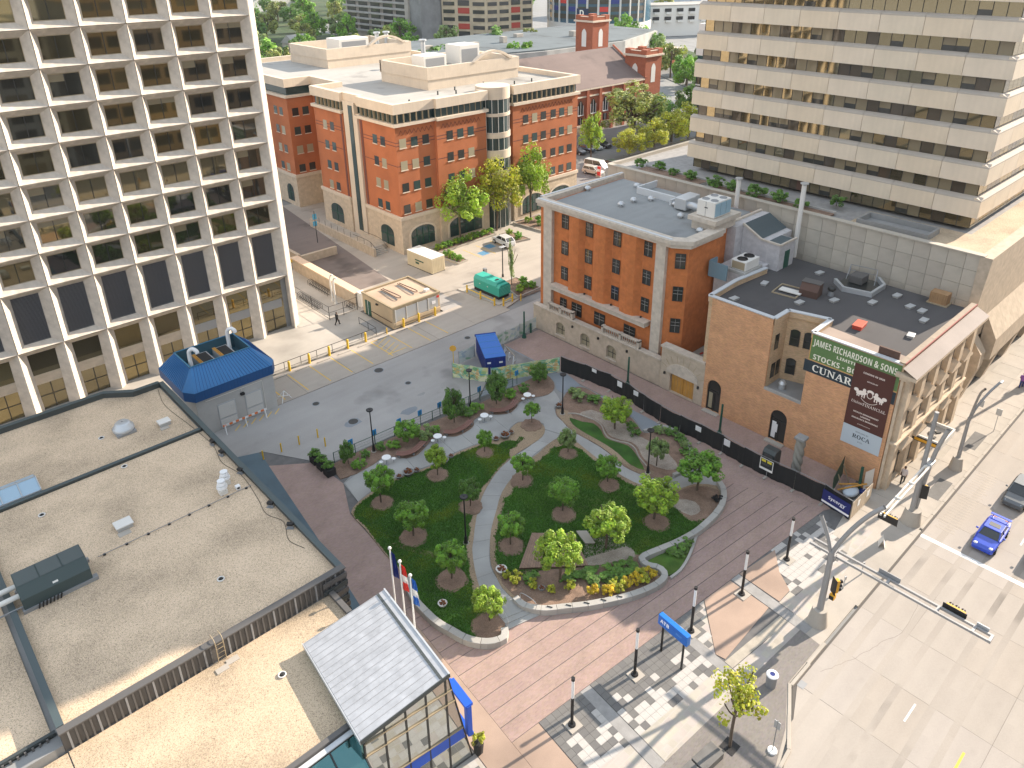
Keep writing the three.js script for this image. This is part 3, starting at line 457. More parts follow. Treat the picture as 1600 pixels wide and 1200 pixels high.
// ================================================================ LEFT OFFICE TOWER (deep precast window grid)
const coated = (c, r = 0.03) => new THREE.MeshPhysicalMaterial({ color: L(...c), metalness: 0.85, roughness: r, side: THREE.DoubleSide });
Object.assign(M, { win1: coated([0.17, 0.165, 0.14]), win2: coated([0.22, 0.19, 0.12]), win3: coated([0.12, 0.125, 0.12]), win4: coated([0.3, 0.245, 0.13]), mirror: coated([0.52, 0.54, 0.52], 0.02), mirrorTeal: coated([0.09, 0.2, 0.2], 0.03), bronze: coated([0.3, 0.255, 0.165], 0.03) });
{
  const t = worldThing('office_tower', 'pale precast office tower with a deep square window grid on the left', 'building', [20, 0, -98]);
  const ZF = -82.4, BW = 4.13, X0 = 37.35;
  obj('core', b6(-8, 37.6, 0, 72, -114, -83.5), M.concreteDark, t);
  obj('roof', b6(-8.2, 38.2, 72.02, 73.4, -114.2, -82.5), M.precast, t);
  // the chamfered corner pier, flaring at its foot
  const pier = (y0, y1, w0, w1) => tris([[[37.42, y0, ZF], [37.42 + w0, y0, ZF - 1], [37.42 + w1, y1, ZF - 1]], [[37.42, y0, ZF], [37.42 + w1, y1, ZF - 1], [37.42, y1, ZF]]]);
  obj('corner_pier', [pier(0, 72, 1.05, 0.95), quad([38.47, 0, ZF - 1], [38.47, 0, -114], [38.37, 72, -114], [38.37, 72, ZF - 1]), b6(37.3, 37.41, 0, 72, -83.2, ZF + 0.01)], M.precast, t);
  // one sloped-reveal frame, w x h, opening inset by l (sides), b (sill), tp (head)
  const frame = (w, h, l, b, tp) => {
    const o = [[0.03, 0.03], [w - 0.03, 0.03], [w - 0.03, h - 0.03], [0.03, h - 0.03]], i = [[l, b], [w - l, b], [w - l, h - tp], [l, h - tp]], q = [];
    for (let k = 0; k < 4; k++) {
      const a = o[k], c = o[(k + 1) % 4], d = i[(k + 1) % 4], e = i[k];
      q.push(quad([a[0], a[1], 0], [c[0], c[1], 0], [d[0], d[1], -1], [e[0], e[1], -1]));
      q.push(quad([a[0], a[1], 0], [a[0], a[1], -0.5], [c[0], c[1], -0.5], [c[0], c[1], 0]));
    }
    return join(q);
  };
  const F1 = frame(BW, 3.4, 0.72, 0.62, 0.66), F2 = frame(BW, 6.2, 0.85, 0.4, 0.75);
  const wg = join(b6(0.66, BW - 0.66, 0.56, 2.8, -1.05, -1.01)), mg = join(b6(BW / 2 - 0.03, BW / 2 + 0.03, 0.6, 2.76, -1.0, -0.96)), fr = join([b6(0.7, BW - 0.7, 0.6, 0.66, -1, -0.95), b6(0.7, BW - 0.7, 2.68, 2.75, -1, -0.95), b6(0.68, 0.74, 0.6, 2.75, -1, -0.95), b6(BW - 0.74, BW - 0.68, 0.6, 2.75, -1, -0.95)]);
  const lg = join(b6(0.8, BW - 0.8, 0.36, 5.5, -1.05, -1.01)), sl = join(Array.from({ length: 42 }, (_, k) => quad([0.86, 0.46 + k * 0.12, -1.0], [BW - 0.86, 0.46 + k * 0.12, -1.0], [BW - 0.86, 0.54 + k * 0.12, -0.93], [0.86, 0.54 + k * 0.12, -0.93])));
  const wm = [M.win1, M.win2, M.win3, M.win2, M.win4, M.win1];
  const tones = [M.precast, mat([0.68, 0.605, 0.515], 0.88, tFine), mat([0.715, 0.64, 0.545], 0.88, tFine)];
  const blind = join(b6(0.72, BW / 2 - 0.04, 2.0, 2.68, -1.0, -0.99)), blind2 = join(b6(0.72, BW - 0.72, 2.2, 2.68, -1.0, -0.99));
  for (let c = 0; c < 10; c++) {
    const x = X0 - (c + 1) * BW;
    for (let r = 0; r < 15; r++) {
      const y = 13.6 + r * 3.4, k = hash(c, r, 77);
      piece('precast_panel', F1, tones[(c * 7 + r * 3) % 3], t, x, y, ZF);
      const w = piece('window', wg, wm[Math.floor(k * 6)], t, x, y, ZF);
      if (r > 11) continue;
      w.add(Object.assign(shade(new THREE.Mesh(mg, M.frameDark)), { name: 'mullion' }), Object.assign(shade(new THREE.Mesh(fr, M.frameTan)), { name: 'frame' }));
      if (k > 0.72) w.add(Object.assign(shade(new THREE.Mesh(k > 0.86 ? blind : blind2, M.glassBlind)), { name: 'blind' }));
    }
    piece('precast_panel', F2, tones[c % 3], t, x, 7.4, ZF);
    const lp = piece('louvre_panel', lg, M.louvre, t, x, 7.4, ZF);
    lp.add(Object.assign(shade(new THREE.Mesh(sl, M.steelGrey)), { name: 'louvre_blades' }));
  }
  // ground storey: tapering piers, tall shop glass with a pale transom
  const pg = join([tris([[[-0.05, 0, 0.05], [0.9, 0, -0.95], [0.75, 7.35, -1]], [[-0.05, 0, 0.05], [0.75, 7.35, -1], [-0.03, 7.35, 0]], [[-0.05, 0, 0.05], [-0.03, 7.35, 0], [-0.78, 7.35, -1]], [[-0.05, 0, 0.05], [-0.78, 7.35, -1], [-0.95, 0, -0.95]]])]);
  const hd = join([quad([0.03, 7.37, 0], [BW - 0.03, 7.37, 0], [BW - 0.75, 6.6, -1], [0.75, 6.6, -1])]);
  const gg = join(b6(0.6, BW - 0.6, 0.1, 6.7, -1.1, -1.05)), gb = join([b6(0.8, BW - 0.8, 3.0, 4.1, -1.04, -1.0)]), gm = join([b6(BW / 2 - 0.04, BW / 2 + 0.04, 0.15, 3, -1.04, -0.98), b6(0.8, BW - 0.8, 1.6, 1.66, -1.04, -0.99)]);
  for (let c = 0; c < 10; c++) {
    const x = X0 - (c + 1) * BW;
    piece('pier', pg, tones[c % 3], t, x, 0.1, ZF);
    piece('head_panel', hd, tones[(c + 1) % 3], t, x, 0, ZF);
    const g = piece('shop_window', gg, c % 3 === 1 ? M.win4 : M.win2, t, x, 0.1, ZF);
    g.add(Object.assign(shade(new THREE.Mesh(gb, c < 3 ? M.steelGrey : M.precastTan)), { name: 'transom_panel' }), Object.assign(shade(new THREE.Mesh(gm, M.frameDark)), { name: 'mullion' }));
  }
}

// ================================================================ FLAT-ROOFED BANK BUILDING IN THE FOREGROUND
{
  const t = worldThing('bank_building', 'low flat-roofed building with gravel roofs and dark ribbed parapets in the foreground', 'building', [0, 0, -50]);
  obj('wall', [b6(0.3, 16.7, 0, 7.4, -66.4, -35.0), b6(-40, 0.29, 0, 6.98, -56.9, -35.0), b6(-40, 0.29, 0, 7.4, -66.4, -56.91), b6(-40, 11.5, 0, 6.4, -34.9, -26.1)], M.concreteDark, t);
  obj('gravel_roof', [b6(0.62, 16.45, 7.41, 7.5, -56.75, -35.25)], M.gravelGrey, t);
  obj('gravel_roof', [slab([[-40, -57.1], [16.35, -57.1], [16.35, -66.3], [14.1, -66.3], [12.1, -67.9], [-40, -68.2]], 7.41, 7.47)], M.gravelGrey, t);
  obj('gravel_roof', [b6(0.4, 15.4, 6.41, 6.5, -34.88, -26.3), b6(11.5, 15.4, 3, 6.4, -34.9, -31.8)], M.gravelWarm, t);
  obj('gravel_roof', [b6(-40, 0.0, 7.0, 7.06, -56.7, -35.8)], M.gravelGrey, t);
  obj('gravel_roof', [b6(-40, 0.35, 6.41, 6.47, -34.88, -26.4)], M.gravelWarm, t);
  // parapets: dark inner faces, lighter cap flashing
  obj('parapet', [b6(16.45, 16.75, 7.4, 7.85, -66.4, -35), slab([[-40, -68.5], [12.2, -68.2], [14.3, -66.6], [16.45, -66.6], [16.45, -66.3], [14.1, -66.3], [12.1, -67.9], [-40, -68.2]], 7.3, 7.95), b6(-40, 16.4, 7.4, 7.68, -57.1, -56.8)], M.flashDark, t);
  obj('cap_flashing', [b6(16.4, 16.8, 7.86, 7.9, -66.5, -34.9), slab([[-40, -68.55], [12.22, -68.25], [14.32, -66.65], [16.39, -66.65], [16.39, -66.25], [14.1, -66.25], [12.05, -67.85], [-40, -68.15]], 7.96, 8.0), b6(-40, 16.35, 7.69, 7.72, -57.12, -56.78), b6(0.27, 0.63, 7.86, 7.9, -56.7, -35.4)], mat([0.07, 0.095, 0.1], 0.45), t);
  obj('parapet', [b6(0.3, 0.6, 6.5, 7.85, -56.7, -35.3)], M.flashDark, t);
  obj('parapet', [b6(0.3, 16.75, 6.5, 7.82, -35.25, -34.98)], M.ribDark, t);
  obj('cap_flashing', b6(0.25, 16.8, 7.83, 7.92, -35.32, -34.85), M.ribDark, t);
  const rib = join(b6(-0.05, 0.05, 6.5, 7.8, 0, 0.09));
  for (let k = 0; k < 46; k++) { const x = 0.65 + k * 0.35; if (x > 8.0 && x < 8.9) continue; piece('rib', rib, k % 4 ? M.ribDark : M.steelGrey, t, x, 0, -34.97); }
  for (let k = 0; k < 10; k++) piece('rib', rib, M.ribDark, t, -3.2 + k * 0.33, -0.6, -35.75);
  obj('parapet', b6(-40, 0.2, 6.3, 7.25, -36.0, -35.8), M.flashDark, t);
  obj('wall_ladder', [tube([[8.25, 6.5, -34.8], [8.25, 8.2, -34.8], [8.25, 8.2, -35.4]], 0.025), tube([[8.7, 6.5, -34.8], [8.7, 8.2, -34.8], [8.7, 8.2, -35.4]], 0.025), ...[0, 1, 2, 3].map((k) => bar([8.25, 6.8 + k * 0.33, -34.8], [8.7, 6.8 + k * 0.33, -34.8], 0.03))], M.frameTan, t);
  // end wall of horizontal boards at the corner above the walk
  const board = join(b6(-0.85, 0.85, 0, 0.36, -0.03, 0.03));
  for (let k = 0; k < 12; k++) piece('wall_board', board, k % 2 ? M.ribDark : M.flashDark, t, 15.95, 0.4 + k * 0.62, -34.82);
  const board2 = join(b6(-0.03, 0.03, 0, 0.5, -15.7, 15.7));
  for (let k = 0; k < 12; k++) piece('wall_board', board2, k % 2 ? M.ribDark : M.flashDark, t, 16.78, 0.4 + k * 0.6, -50.6);
  obj('coping', [b6(15.4, 15.75, 6.4, 6.75, -34.8, -31.9)], M.ribDark, t);
  obj('coping', [b6(-40, 11.6, 6.4, 6.66, -26.35, -26.05)], M.ribDark, t);
  obj('coping', [b6(-40, 11.6, 6.42, 6.5, -26.0, -25.7)], M.flashLight, t);
  obj('splash_pavers', [bx(0.7, 0.05, 0.4, 8.2, 6.5, -34.2), bx(0.7, 0.05, 0.4, 8.9, 6.5, -34.4)], M.concrete, t);
  // sloping glazed canopy in front of the low roof
  for (let k = 0; k < 12; k++) {
    const x = 10.2 - k * 1.45;
    const p = obj('canopy_pane', quad([x, 6.3, -25.7], [x + 1.36, 6.3, -25.7], [x + 1.36, 3.4, -22.2], [x, 3.4, -22.2]), M.mirrorTeal, t);
    obj('mullion', bar([x + 1.4, 6.33, -25.7], [x + 1.4, 3.4, -22.15], 0.08), M.frameDark, p);
  }
  obj('canopy_rail', bar([-6, 4.9, -23.95], [11.6, 4.9, -23.95], 0.1), M.frameDark, t);
  obj('shop_front', b6(-6, 11.6, 0, 3.35, -22.4, -22.1), M.mirrorTeal, t);
}
// plant on the gravel roofs
{
  const dome = thing('roof_ventilator', 'large silver domed ventilator on the upper gravel roof', 'vent', [11.7, 7.47, -61.2]);
  obj('curb', rbx(1.5, 0.25, 1.5, 0, 0, 0, 0.03), M.steelGrey, dome);
  obj('cowl', new THREE.LatheGeometry([[0.05, 1.0], [0.45, 0.98], [0.6, 0.85], [0.66, 0.62], [0.8, 0.55], [0.84, 0.3], [0.8, 0.24], [0.5, 0.24]].map(([r, y]) => new THREE.Vector2(r, y)), 24), M.galv, dome);
  const hatch = (label, x, z, s) => { const h = thing('roof_hatch', label, 'hatch', [x, 7.47, z], 0.0, 'roof hatches'); obj('curb', rbx(s, 0.25, s * 0.9, 0, 0, 0, 0.03), M.concreteGrey, h); obj('lid', rbx(s * 1.15, 0.12, s * 0.95, 0, 0.27, 0, 0.04), M.offWhite, h); obj('walk_pad', rbx(s * 0.8, 0.06, s * 0.5, -0.2, 0, s * 0.75, 0.02), M.concrete, h); };
  hatch('pale square roof hatch near the blue hut', 14.5, -60.0, 0.85);
  hatch('pale square roof hatch in the middle of the gravel roof', 7.85, -49.2, 1.0);
  const pot = (label, x, z, h) => { const v = thing('roof_vent_pot', label, 'vent', [x, 7.5, z], 0, 'twin white vent pots'); obj('base', [bx(0.55, 0.3, 0.55), cyl(0.22, 0.22, h, 0, 0.3, 0, 14)], M.offWhite, v); obj('cap', [cyl(0.4, 0.36, 0.18, 0, h * 0.55 + 0.2, 0, 16), cyl(0.33, 0.26, 0.2, 0, h + 0.2, 0, 16), cyl(0.1, 0.28, 0.1, 0, h + 0.42, 0, 16)], M.white, v); };
  pot('nearer of the two white vent pots on the gravel roof', 14.35, -47.9, 0.6);
  pot('farther of the two white vent pots on the gravel roof', 14.95, -48.8, 0.6);
  { const b = thing('vent_box', 'tiny white box beside the twin vent pots', 'box', [15.35, 7.5, -47.6]); obj('body', rbx(0.34, 0.3, 0.34, 0, 0, 0, 0.03), M.white, b); obj('grille', bx(0.2, 0.14, 0.02, -0.02, 0.1, 0.18), M.black, b); }
  const drains = [[4.0, 7.5, -54.4, 'by the skylight'], [10.0, 7.47, -61.5, 'beside the silver dome'], [10.1, 7.5, -56.2, 'by the mid-roof kerb'], [10.7, 7.5, -39.8, 'on the speckled gravel near the ribbed wall'], [10.5, 6.5, -31.5, 'on the sunlit low roof']];
  for (const [x, y, z, w] of drains) { const d = thing('roof_drain', 'small round roof drain ' + w, 'drain', [x, y, z], 0, 'roof drains'); obj('ring', new THREE.TorusGeometry(0.2, 0.045, 6, 18).rotateX(Math.PI / 2).translate(0, 0.05, 0), M.offWhite, d); obj('strainer', cyl(0.16, 0.08, 0.12, 0, 0, 0, 12), M.blackMatte, d); }
  const s = worldThing('skylight', 'bluish glazed ridge skylight at the left edge of the roof', 'skylight', [3.3, 7.47, -58.4]);
  obj('curb', b6(1.0, 4.7, 7.47, 7.75, -59.7, -57.2), M.galv, s);
  const sg = mat([0.32, 0.45, 0.55], 0.35);
  for (let k = 0; k < 3; k++) for (const d of [0, 1]) obj('glazing_panel', quad([1.05 + k * 1.22, d ? 8.25 : 7.76, d ? -58.45 : -59.65], [2.2 + k * 1.22, d ? 8.25 : 7.76, d ? -58.45 : -59.65], [2.2 + k * 1.22, d ? 7.76 : 8.25, d ? -57.25 : -58.45], [1.05 + k * 1.22, d ? 7.76 : 8.25, d ? -57.25 : -58.45]), sg, s);
  obj('ridge_bar', [bar([1, 8.27, -58.45], [4.7, 8.27, -58.45], 0.08), ...[0, 1, 2, 3].map((k) => bar([1.02 + k * 1.22, 7.8, -57.25], [1.02 + k * 1.22, 8.28, -58.45], 0.05)), tris([[[4.7, 7.76, -59.65], [4.7, 7.76, -57.25], [4.7, 8.25, -58.45]]])], M.galv, s);
  // dark air handling unit with pale ducts
  const a = worldThing('air_handler', 'dark green-grey air handling unit with two pale ducts at the roof edge', 'air unit', [2.9, 7.5, -46.4]);
  const dg = mat([0.05, 0.075, 0.075], 0.55), dg2 = mat([0.08, 0.1, 0.1], 0.5);
  obj('casing', alongX([[-47.5, 7.75], [-45.3, 7.75], [-45.3, 8.5], [-45.75, 9.2], [-47.2, 9.2], [-47.5, 9.0]], 1.0, 4.8), dg, a);
  for (let k = 0; k < 3; k++) obj('top_panel', b6(1.04 + k * 1.26, 2.22 + k * 1.26, 9.21, 9.235, -47.15, -45.78), dg2, a);
  obj('skid', [b6(0.9, 5.1, 7.5, 7.74, -45.6, -45.2), b6(0.9, 5.1, 7.5, 7.74, -47.5, -47.2)], M.steelGrey, a);
  obj('louvre', Array.from({ length: 7 }, (_, k) => bar([1.7 + k * 0.2, 7.55, -45.1], [1.8 + k * 0.2, 7.95, -45.05], 0.07)), M.black, a);
  obj('nameplate', quad([2.75, 8.62, -45.37], [3.05, 8.62, -45.37], [3.05, 8.72, -45.44], [2.75, 8.72, -45.44]), M.offWhite, a);
  for (const z of [-47.1, -46.1]) obj('duct', tube([[1.0, 8.3, z], [-3, 8.3, z]], 0.17, 10), M.offWhite, a);
  obj('duct_stand', [bar([-0.5, 7.2, -45.9], [-0.5, 8.1, -45.9], 0.08), bar([-1.5, 7.9, -45.5], [1.2, 7.9, -45.5], 0.08), bar([-0.5, 7.2, -46.6], [-0.5, 8.1, -46.6], 0.08)], M.steelGrey, a);
  // loose cables and the floodlights along the roof edge
  [['nearest the blue hut', 16.15, -54.3], ['second from the blue hut', 16.1, -52.4], ['by the twin vent pots', 16.2, -49.2], ['fourth along the parapet', 16.1, -44.0], ['fifth along the parapet', 16.1, -41.0]].forEach(([w, x, z], i) => {
    const f = thing('floodlight', 'black floodlight on the roof parapet ' + w, 'floodlight', [x, 7.5, z], 0.2 * i, 'floodlights along the parapet');
    obj('lamp_body', [rbx(0.28, 0.2, 0.45, 0.1, 0.25, 0, 0.04)], M.black, f); obj('bracket', [bx(0.05, 0.3, 0.4, 0.1, 0, 0), bx(0.25, 0.04, 0.5, 0.05, 0, 0)], M.steelGrey, f);
  });
  const cab = obj('roof_cable', [tube([[16.1, 7.53, -66], [15.6, 7.53, -63], [16.0, 7.53, -58], [16.2, 7.53, -54], [15.8, 7.53, -51.5], [16.2, 7.53, -49], [15.9, 7.53, -45.5], [15.6, 7.53, -43.5], [16.1, 7.53, -42], [15.5, 7.53, -40], [15.9, 7.53, -38.6]], 0.016, 5, 80)], M.black); tag(cab, 'black cable wandering along the roof parapet', 'cable');
  const pipe = worldThing('lightning_cable', 'thin conductor pipe on small blocks crossing the gravel roof', 'pipe', [10, 7.5, -47.2]);
  obj('conductor', bar([5.6, 7.6, -47.2], [16.2, 7.6, -47.2], 0.035), M.steelGrey, pipe);
  for (let k = 0; k < 8; k++) obj('block', bx(0.16, 0.1, 0.16, 6.0 + k * 1.4, 7.5, -47.2), M.blackMatte, pipe);
}

// ================================================================ GLASS ENTRANCE BLOCK (turned with the plaza)
{
  const t = thing('glass_entrance', 'glass entrance block with standing-seam shed roof and blue band', 'building', [17.94, 0, -24.03], -6.2 * Math.PI / 180);
  const uR = (y) => -1.31 * (y / 7.9), D = -7.35;     // the right-hand face leans
  const roofY = (u) => 7.06 + (u + 6.41) * (0.84 / 5.1);
  const rp = (u, dz, up = 0) => [u, roofY(u) + up, dz];
  obj('roof_deck', [alongZ([[-6.55, roofY(-6.55)], [-1.25, roofY(-1.25)], [-1.25, roofY(-1.25) + 0.14], [-6.55, roofY(-6.55) + 0.14]], D, 0.12)], M.metalRoof, t);
  for (let k = 0; k <= 18; k++) obj('standing_seam', bar(rp(-6.5, D + 0.05 + k * 0.411, 0.155), rp(-1.75, D + 0.05 + k * 0.411, 0.155), 0.025, 0.035), M.seam, t);
  obj('gutter', bar(rp(-1.72, D, 0.15), rp(-1.72, 0.1, 0.15), 0.16, 0.03), M.flashDark, t);
  obj('fascia', [bar(rp(-1.24, D - 0.05, 0.02), rp(-1.24, 0.16, 0.02), 0.1, 0.32), bar(rp(-6.6, D - 0.05, 0.02), rp(-6.6, 0.16, 0.02), 0.06, 0.26)], M.galv, t);
  obj('verge', bar(rp(-6.6, 0.14, 0.02), rp(-1.2, 0.14, 0.02), 0.06, 0.26), M.flashDark, t);
  const us = [-6.38, -5.2, -3.95, -2.7, -1.45], ys = [0.1, 2.1, 3.05, 5.63, 6.6];
  // end wall panes
  for (let i = 0; i < 5; i++) for (let j = 0; j < 5; j++) {
    const u0 = us[i] + 0.03, u1 = i < 4 ? us[i + 1] - 0.03 : null, y0 = ys[j] + 0.03, y1 = j < 4 ? ys[j + 1] - 0.03 : null;
    const r0 = u1 ?? uR(y0) - 0.05, r1 = u1 ?? uR(y1 ?? 7.6) - 0.05, t0 = y1 ?? roofY(u0) - 0.02, t1 = y1 ?? roofY(r1) - 0.02;
    if (j === 1) { obj('blue_panel', [quad([u0, y0, 0.05], [r0, y0, 0.05], [r1, t1, 0.05], [u0, t0, 0.05]), quad([u0, t0, 0.05], [r1, t1, 0.05], [r1, t1, -0.1], [u0, t0, -0.1])], M.brandBlue, t); continue; }
    obj('pane', quad([u0, y0, 0], [r0, y0, 0], [r1, t1, 0], [u0, t0, 0]), M.mirror, t);
  }
  for (const u of us) obj('mullion', bar([u, 0.05, 0.02], [u, Math.min(roofY(u), 7.9), 0.02], 0.06, 0.1), M.frameDark, t);
  for (const y of [3.05, 5.63, 6.6]) obj('transom', bar([-6.4, y, 0.03], [uR(y), y, 0.03], 0.1, 0.07), M.frameTan, t);
  // leaning side toward the plaza
  for (let k = 0; k < 5; k++) for (let j = 0; j < 4; j++) {
    const z0 = D * ((k + 1) / 5) + 0.03, z1 = D * (k / 5) - 0.03, yy = [0.1, 2.2, 4.6, 6.2, 7.75];
    const q = quad([uR(yy[j]), yy[j] + 0.03, z1], [uR(yy[j]), yy[j] + 0.03, z0], [uR(yy[j + 1]), yy[j + 1] - 0.03, z0], [uR(yy[j + 1]), yy[j + 1] - 0.03, z1]);
    obj('pane', q, M.mirror, t);
  }
  for (let k = 0; k <= 5; k++) obj('mullion', bar([0.02, 0.05, D * k / 5], [uR(7.9) + 0.02, 7.85, D * k / 5], 0.07), M.frameDark, t);
  // blue portal frame wrapping the corner
  obj('blue_portal', [bar([0.0, 2.05, -1.9], [0.0, 2.05, 0.1], 0.3, 0.2), bar([-0.1, 4.6, -1.9], [-0.1, 4.6, 0.15], 0.5, 0.2), bar([-0.12, 2.15, 0.02], [-0.12, 4.6, 0.02], 0.34, 0.3), bar([-0.12, 0, -1.9], [-0.12, 4.6, -1.9], 0.3, 0.3)], M.brandBlue, t);
  obj('rear_wall', [quad([-6.4, 0, D], [0, 0, D], [-1.3, 7.85, D], [-6.4, 7.0, D])], M.flashDark, t);
  obj('inner_floor', [b6(-6.3, -0.1, 0, 0.06, D + 0.1, -0.1)], M.precastTan, t);
  obj('side_wall', [b6(-6.55, -6.42, 0, 6.9, D, -0.02)], M.mirrorTeal, t);
}
// ================================================================ BLUE-ROOFED SERVICE HUT
{
  const t = worldThing('service_hut', 'grey service hut with a bright blue metal mansard roof beside the alley', 'building', [23.4, 0, -70.5]);
  obj('wall', b6(19.4, 27.35, 0, 4.3, -74.2, -67.3), M.hutWall = mat([0.6, 0.59, 0.56], 0.85, tMottle), t);
  for (const x of [22.2, 25.0]) { const d = obj('door', b6(x - 0.9, x + 0.9, 0.1, 2.9, -67.3, -67.26), M.galv, t); obj('louvre', [...Array.from({ length: 12 }, (_, k) => b6(x - 0.82, x + 0.82, 1.3 + k * 0.125, 1.37 + k * 0.125, -67.26, -67.23)), ...Array.from({ length: 7 }, (_, k) => b6(x - 0.82, x + 0.82, 0.22 + k * 0.13, 0.28 + k * 0.13, -67.26, -67.235))], M.offWhite, d); }
  obj('conduit', [bar([26.1, 0.3, -67.24], [26.1, 3.6, -67.24], 0.05), bar([20.3, 3.75, -67.24], [26.1, 3.75, -67.24], 0.05), bar([23.9, 2.9, -67.24], [23.9, 3.7, -67.24], 0.04)], M.offWhite, t);
  obj('wall_lamp', rbx(0.4, 0.25, 0.3, 23.9, 3.05, -67.1, 0.04), M.black, t);
  const top = [[20.1, -68.9], [26.1, -68.8], [26.1, -72.9], [20.0, -72.9]], eave = [[18.7, -68.2], [19.4, -67.15], [27.4, -67.15], [28.0, -68.1], [28.0, -74.2], [18.7, -74.6]];
  obj('fascia', [slab(eave, 4.05, 5.05)], M.hutBlueDark, t);
  const E = (i) => [eave[i][0], 5.06, eave[i][1]], T = (i) => [top[i][0], 7.0, top[i][1]];
  const slopes = [['front', quad(E(1), E(2), T(1), T(0))], ['left', quad(E(5), E(0), T(0), T(3))], ['right', quad(E(3), E(4), T(2), T(1))], ['back', quad(E(4), E(5), T(3), T(2))], ['corner', tris([[E(0), E(1), T(0)]])], ['corner', tris([[E(2), E(3), T(1)]])]];
  for (const [, g] of slopes) obj('roof_slope', g, M.hutBlue, t);
  const mixp = (a, b, k) => a.map((v, i) => v + (b[i] - v) * k);
  for (let k = 1; k < 24; k++) { const s = k / 24; obj('standing_seam', bar(mixp(E(1), E(2), s).map((v, i) => v + (i === 1 ? 0.02 : 0)), mixp(T(0), T(1), s).map((v, i) => v + (i === 1 ? 0.02 : 0)), 0.03, 0.05), M.hutBlueDark, t); }
  for (let k = 1; k < 18; k++) { const s = k / 18; obj('standing_seam', bar(mixp(E(5), E(0), s), mixp(T(3), T(0), s), 0.03, 0.06), M.hutBlueDark, t); }
  for (let k = 1; k < 18; k++) { const s = k / 18; obj('standing_seam', bar(mixp(E(3), E(4), s), mixp(T(1), T(2), s), 0.03, 0.06), M.hutBlueDark, t); }
  for (let k = 0; k < 24; k++) obj('fascia_rib', bx(0.035, 0.94, 0.03, 19.7 + k * 0.33, 4.08, -67.14), M.hutBlueDark, t);
  obj('roof_well', [b6(20.1, 26.1, 5.4, 5.45, -72.9, -68.9), b6(20.05, 26.15, 5.45, 7.0, -72.95, -72.9), b6(20.0, 20.06, 5.45, 7.0, -72.9, -68.9), b6(26.1, 26.16, 5.45, 7.0, -72.9, -68.9)], mat([0.04, 0.1, 0.13], 0.6), t);
  obj('well_cap', [bar([20.0, 7.03, -68.85], [26.15, 7.03, -68.8], 0.14, 0.05), bar([20.0, 7.03, -72.9], [26.15, 7.03, -72.9], 0.14, 0.05), bar([20.05, 7.03, -68.9], [20.02, 7.03, -72.9], 0.14, 0.05), bar([26.1, 7.03, -68.85], [26.1, 7.03, -72.9], 0.14, 0.05)], mat([0.05, 0.2, 0.33], 0.45), t);
  for (const [x, lbl] of [[22.1, 'left'], [24.2, 'right']]) { const u = obj('cooling_unit', rbx(1.5, 1.0, 2.4, x, 5.5, -70.9, 0.05), M.galv, t); obj('fan_grille', [b6(x - 0.6, x + 0.6, 6.51, 6.54, -71.9, -69.9)], M.blackMatte, u); obj('copper_pipe', [0, 1, 2].map((k) => bar([x - 0.75 + k * 0.12, 6.6, -69.7], [x - 0.75 + k * 0.12, 6.6, -72.0], 0.07)), M.woodGold, u); }
  for (const [x, z, s] of [[20.6, -70.2, 1], [25.2, -71.9, -1]]) { const p = obj('gooseneck_vent', tube([[x, 5.5, z], [x, 7.6, z], [x + 0.05, 8.1, z + 0.1], [x + 0.3, 8.35, z + 0.4], [x + 0.55, 8.1, z + 0.65], [x + 0.58, 7.9, z + 0.68]], 0.2, 12, 30), M.white, t); obj('mouth', cyl(0.16, 0.16, 0.02, x + 0.58, 7.87, z + 0.68, 12), M.black, p); }
}

// ================================================================ RED STUCCO BUILDING ON A LIMESTONE PODIUM WALL
const holePath = (z0, z1, y0, y1, arch) => { const p = new THREE.Path(); p.moveTo(-z0, y0); p.lineTo(-z0, y1); if (arch) p.absellipse(-(z0 + z1) / 2, y1, (z1 - z0) / 2, arch, 0, Math.PI, false); else p.lineTo(-z1, y1); p.lineTo(-z1, y0); p.closePath(); return p; };
// a wall in a plane x = const seen from -x: outline in (z, y), holes cut, thickness toward +x
function wallX(x, th, outline, holes) {
  const s = new THREE.Shape(outline.map(([z, y]) => new THREE.Vector2(-z, y)));
  for (const h of holes) s.holes.push(h);
  return new THREE.ExtrudeGeometry(s, { depth: th, bevelEnabled: false, curveSegments: 10 }).rotateY(Math.PI / 2).translate(x, 0, 0);
}
function archPath(z0, z1, y0, y1, rise) { const p = new THREE.Path(); p.moveTo(-z1, y0); p.lineTo(-z0, y0); p.lineTo(-z0, y1); const n = 10; for (let k = 0; k <= n; k++) { const a = Math.PI * k / n; p.lineTo(-(z0 + z1) / 2 + ((z1 - z0) / 2) * Math.cos(a), y1 + rise * Math.sin(a)); } p.closePath(); return p; }
function paneX(x, z0, z1, y0, y1, rise = 0) { const s = new THREE.Shape(archPath(z0, z1, y0, y1, rise || 0.001).getPoints()); return new THREE.ShapeGeometry(s).rotateY(Math.PI / 2).translate(x, 0, 0); }
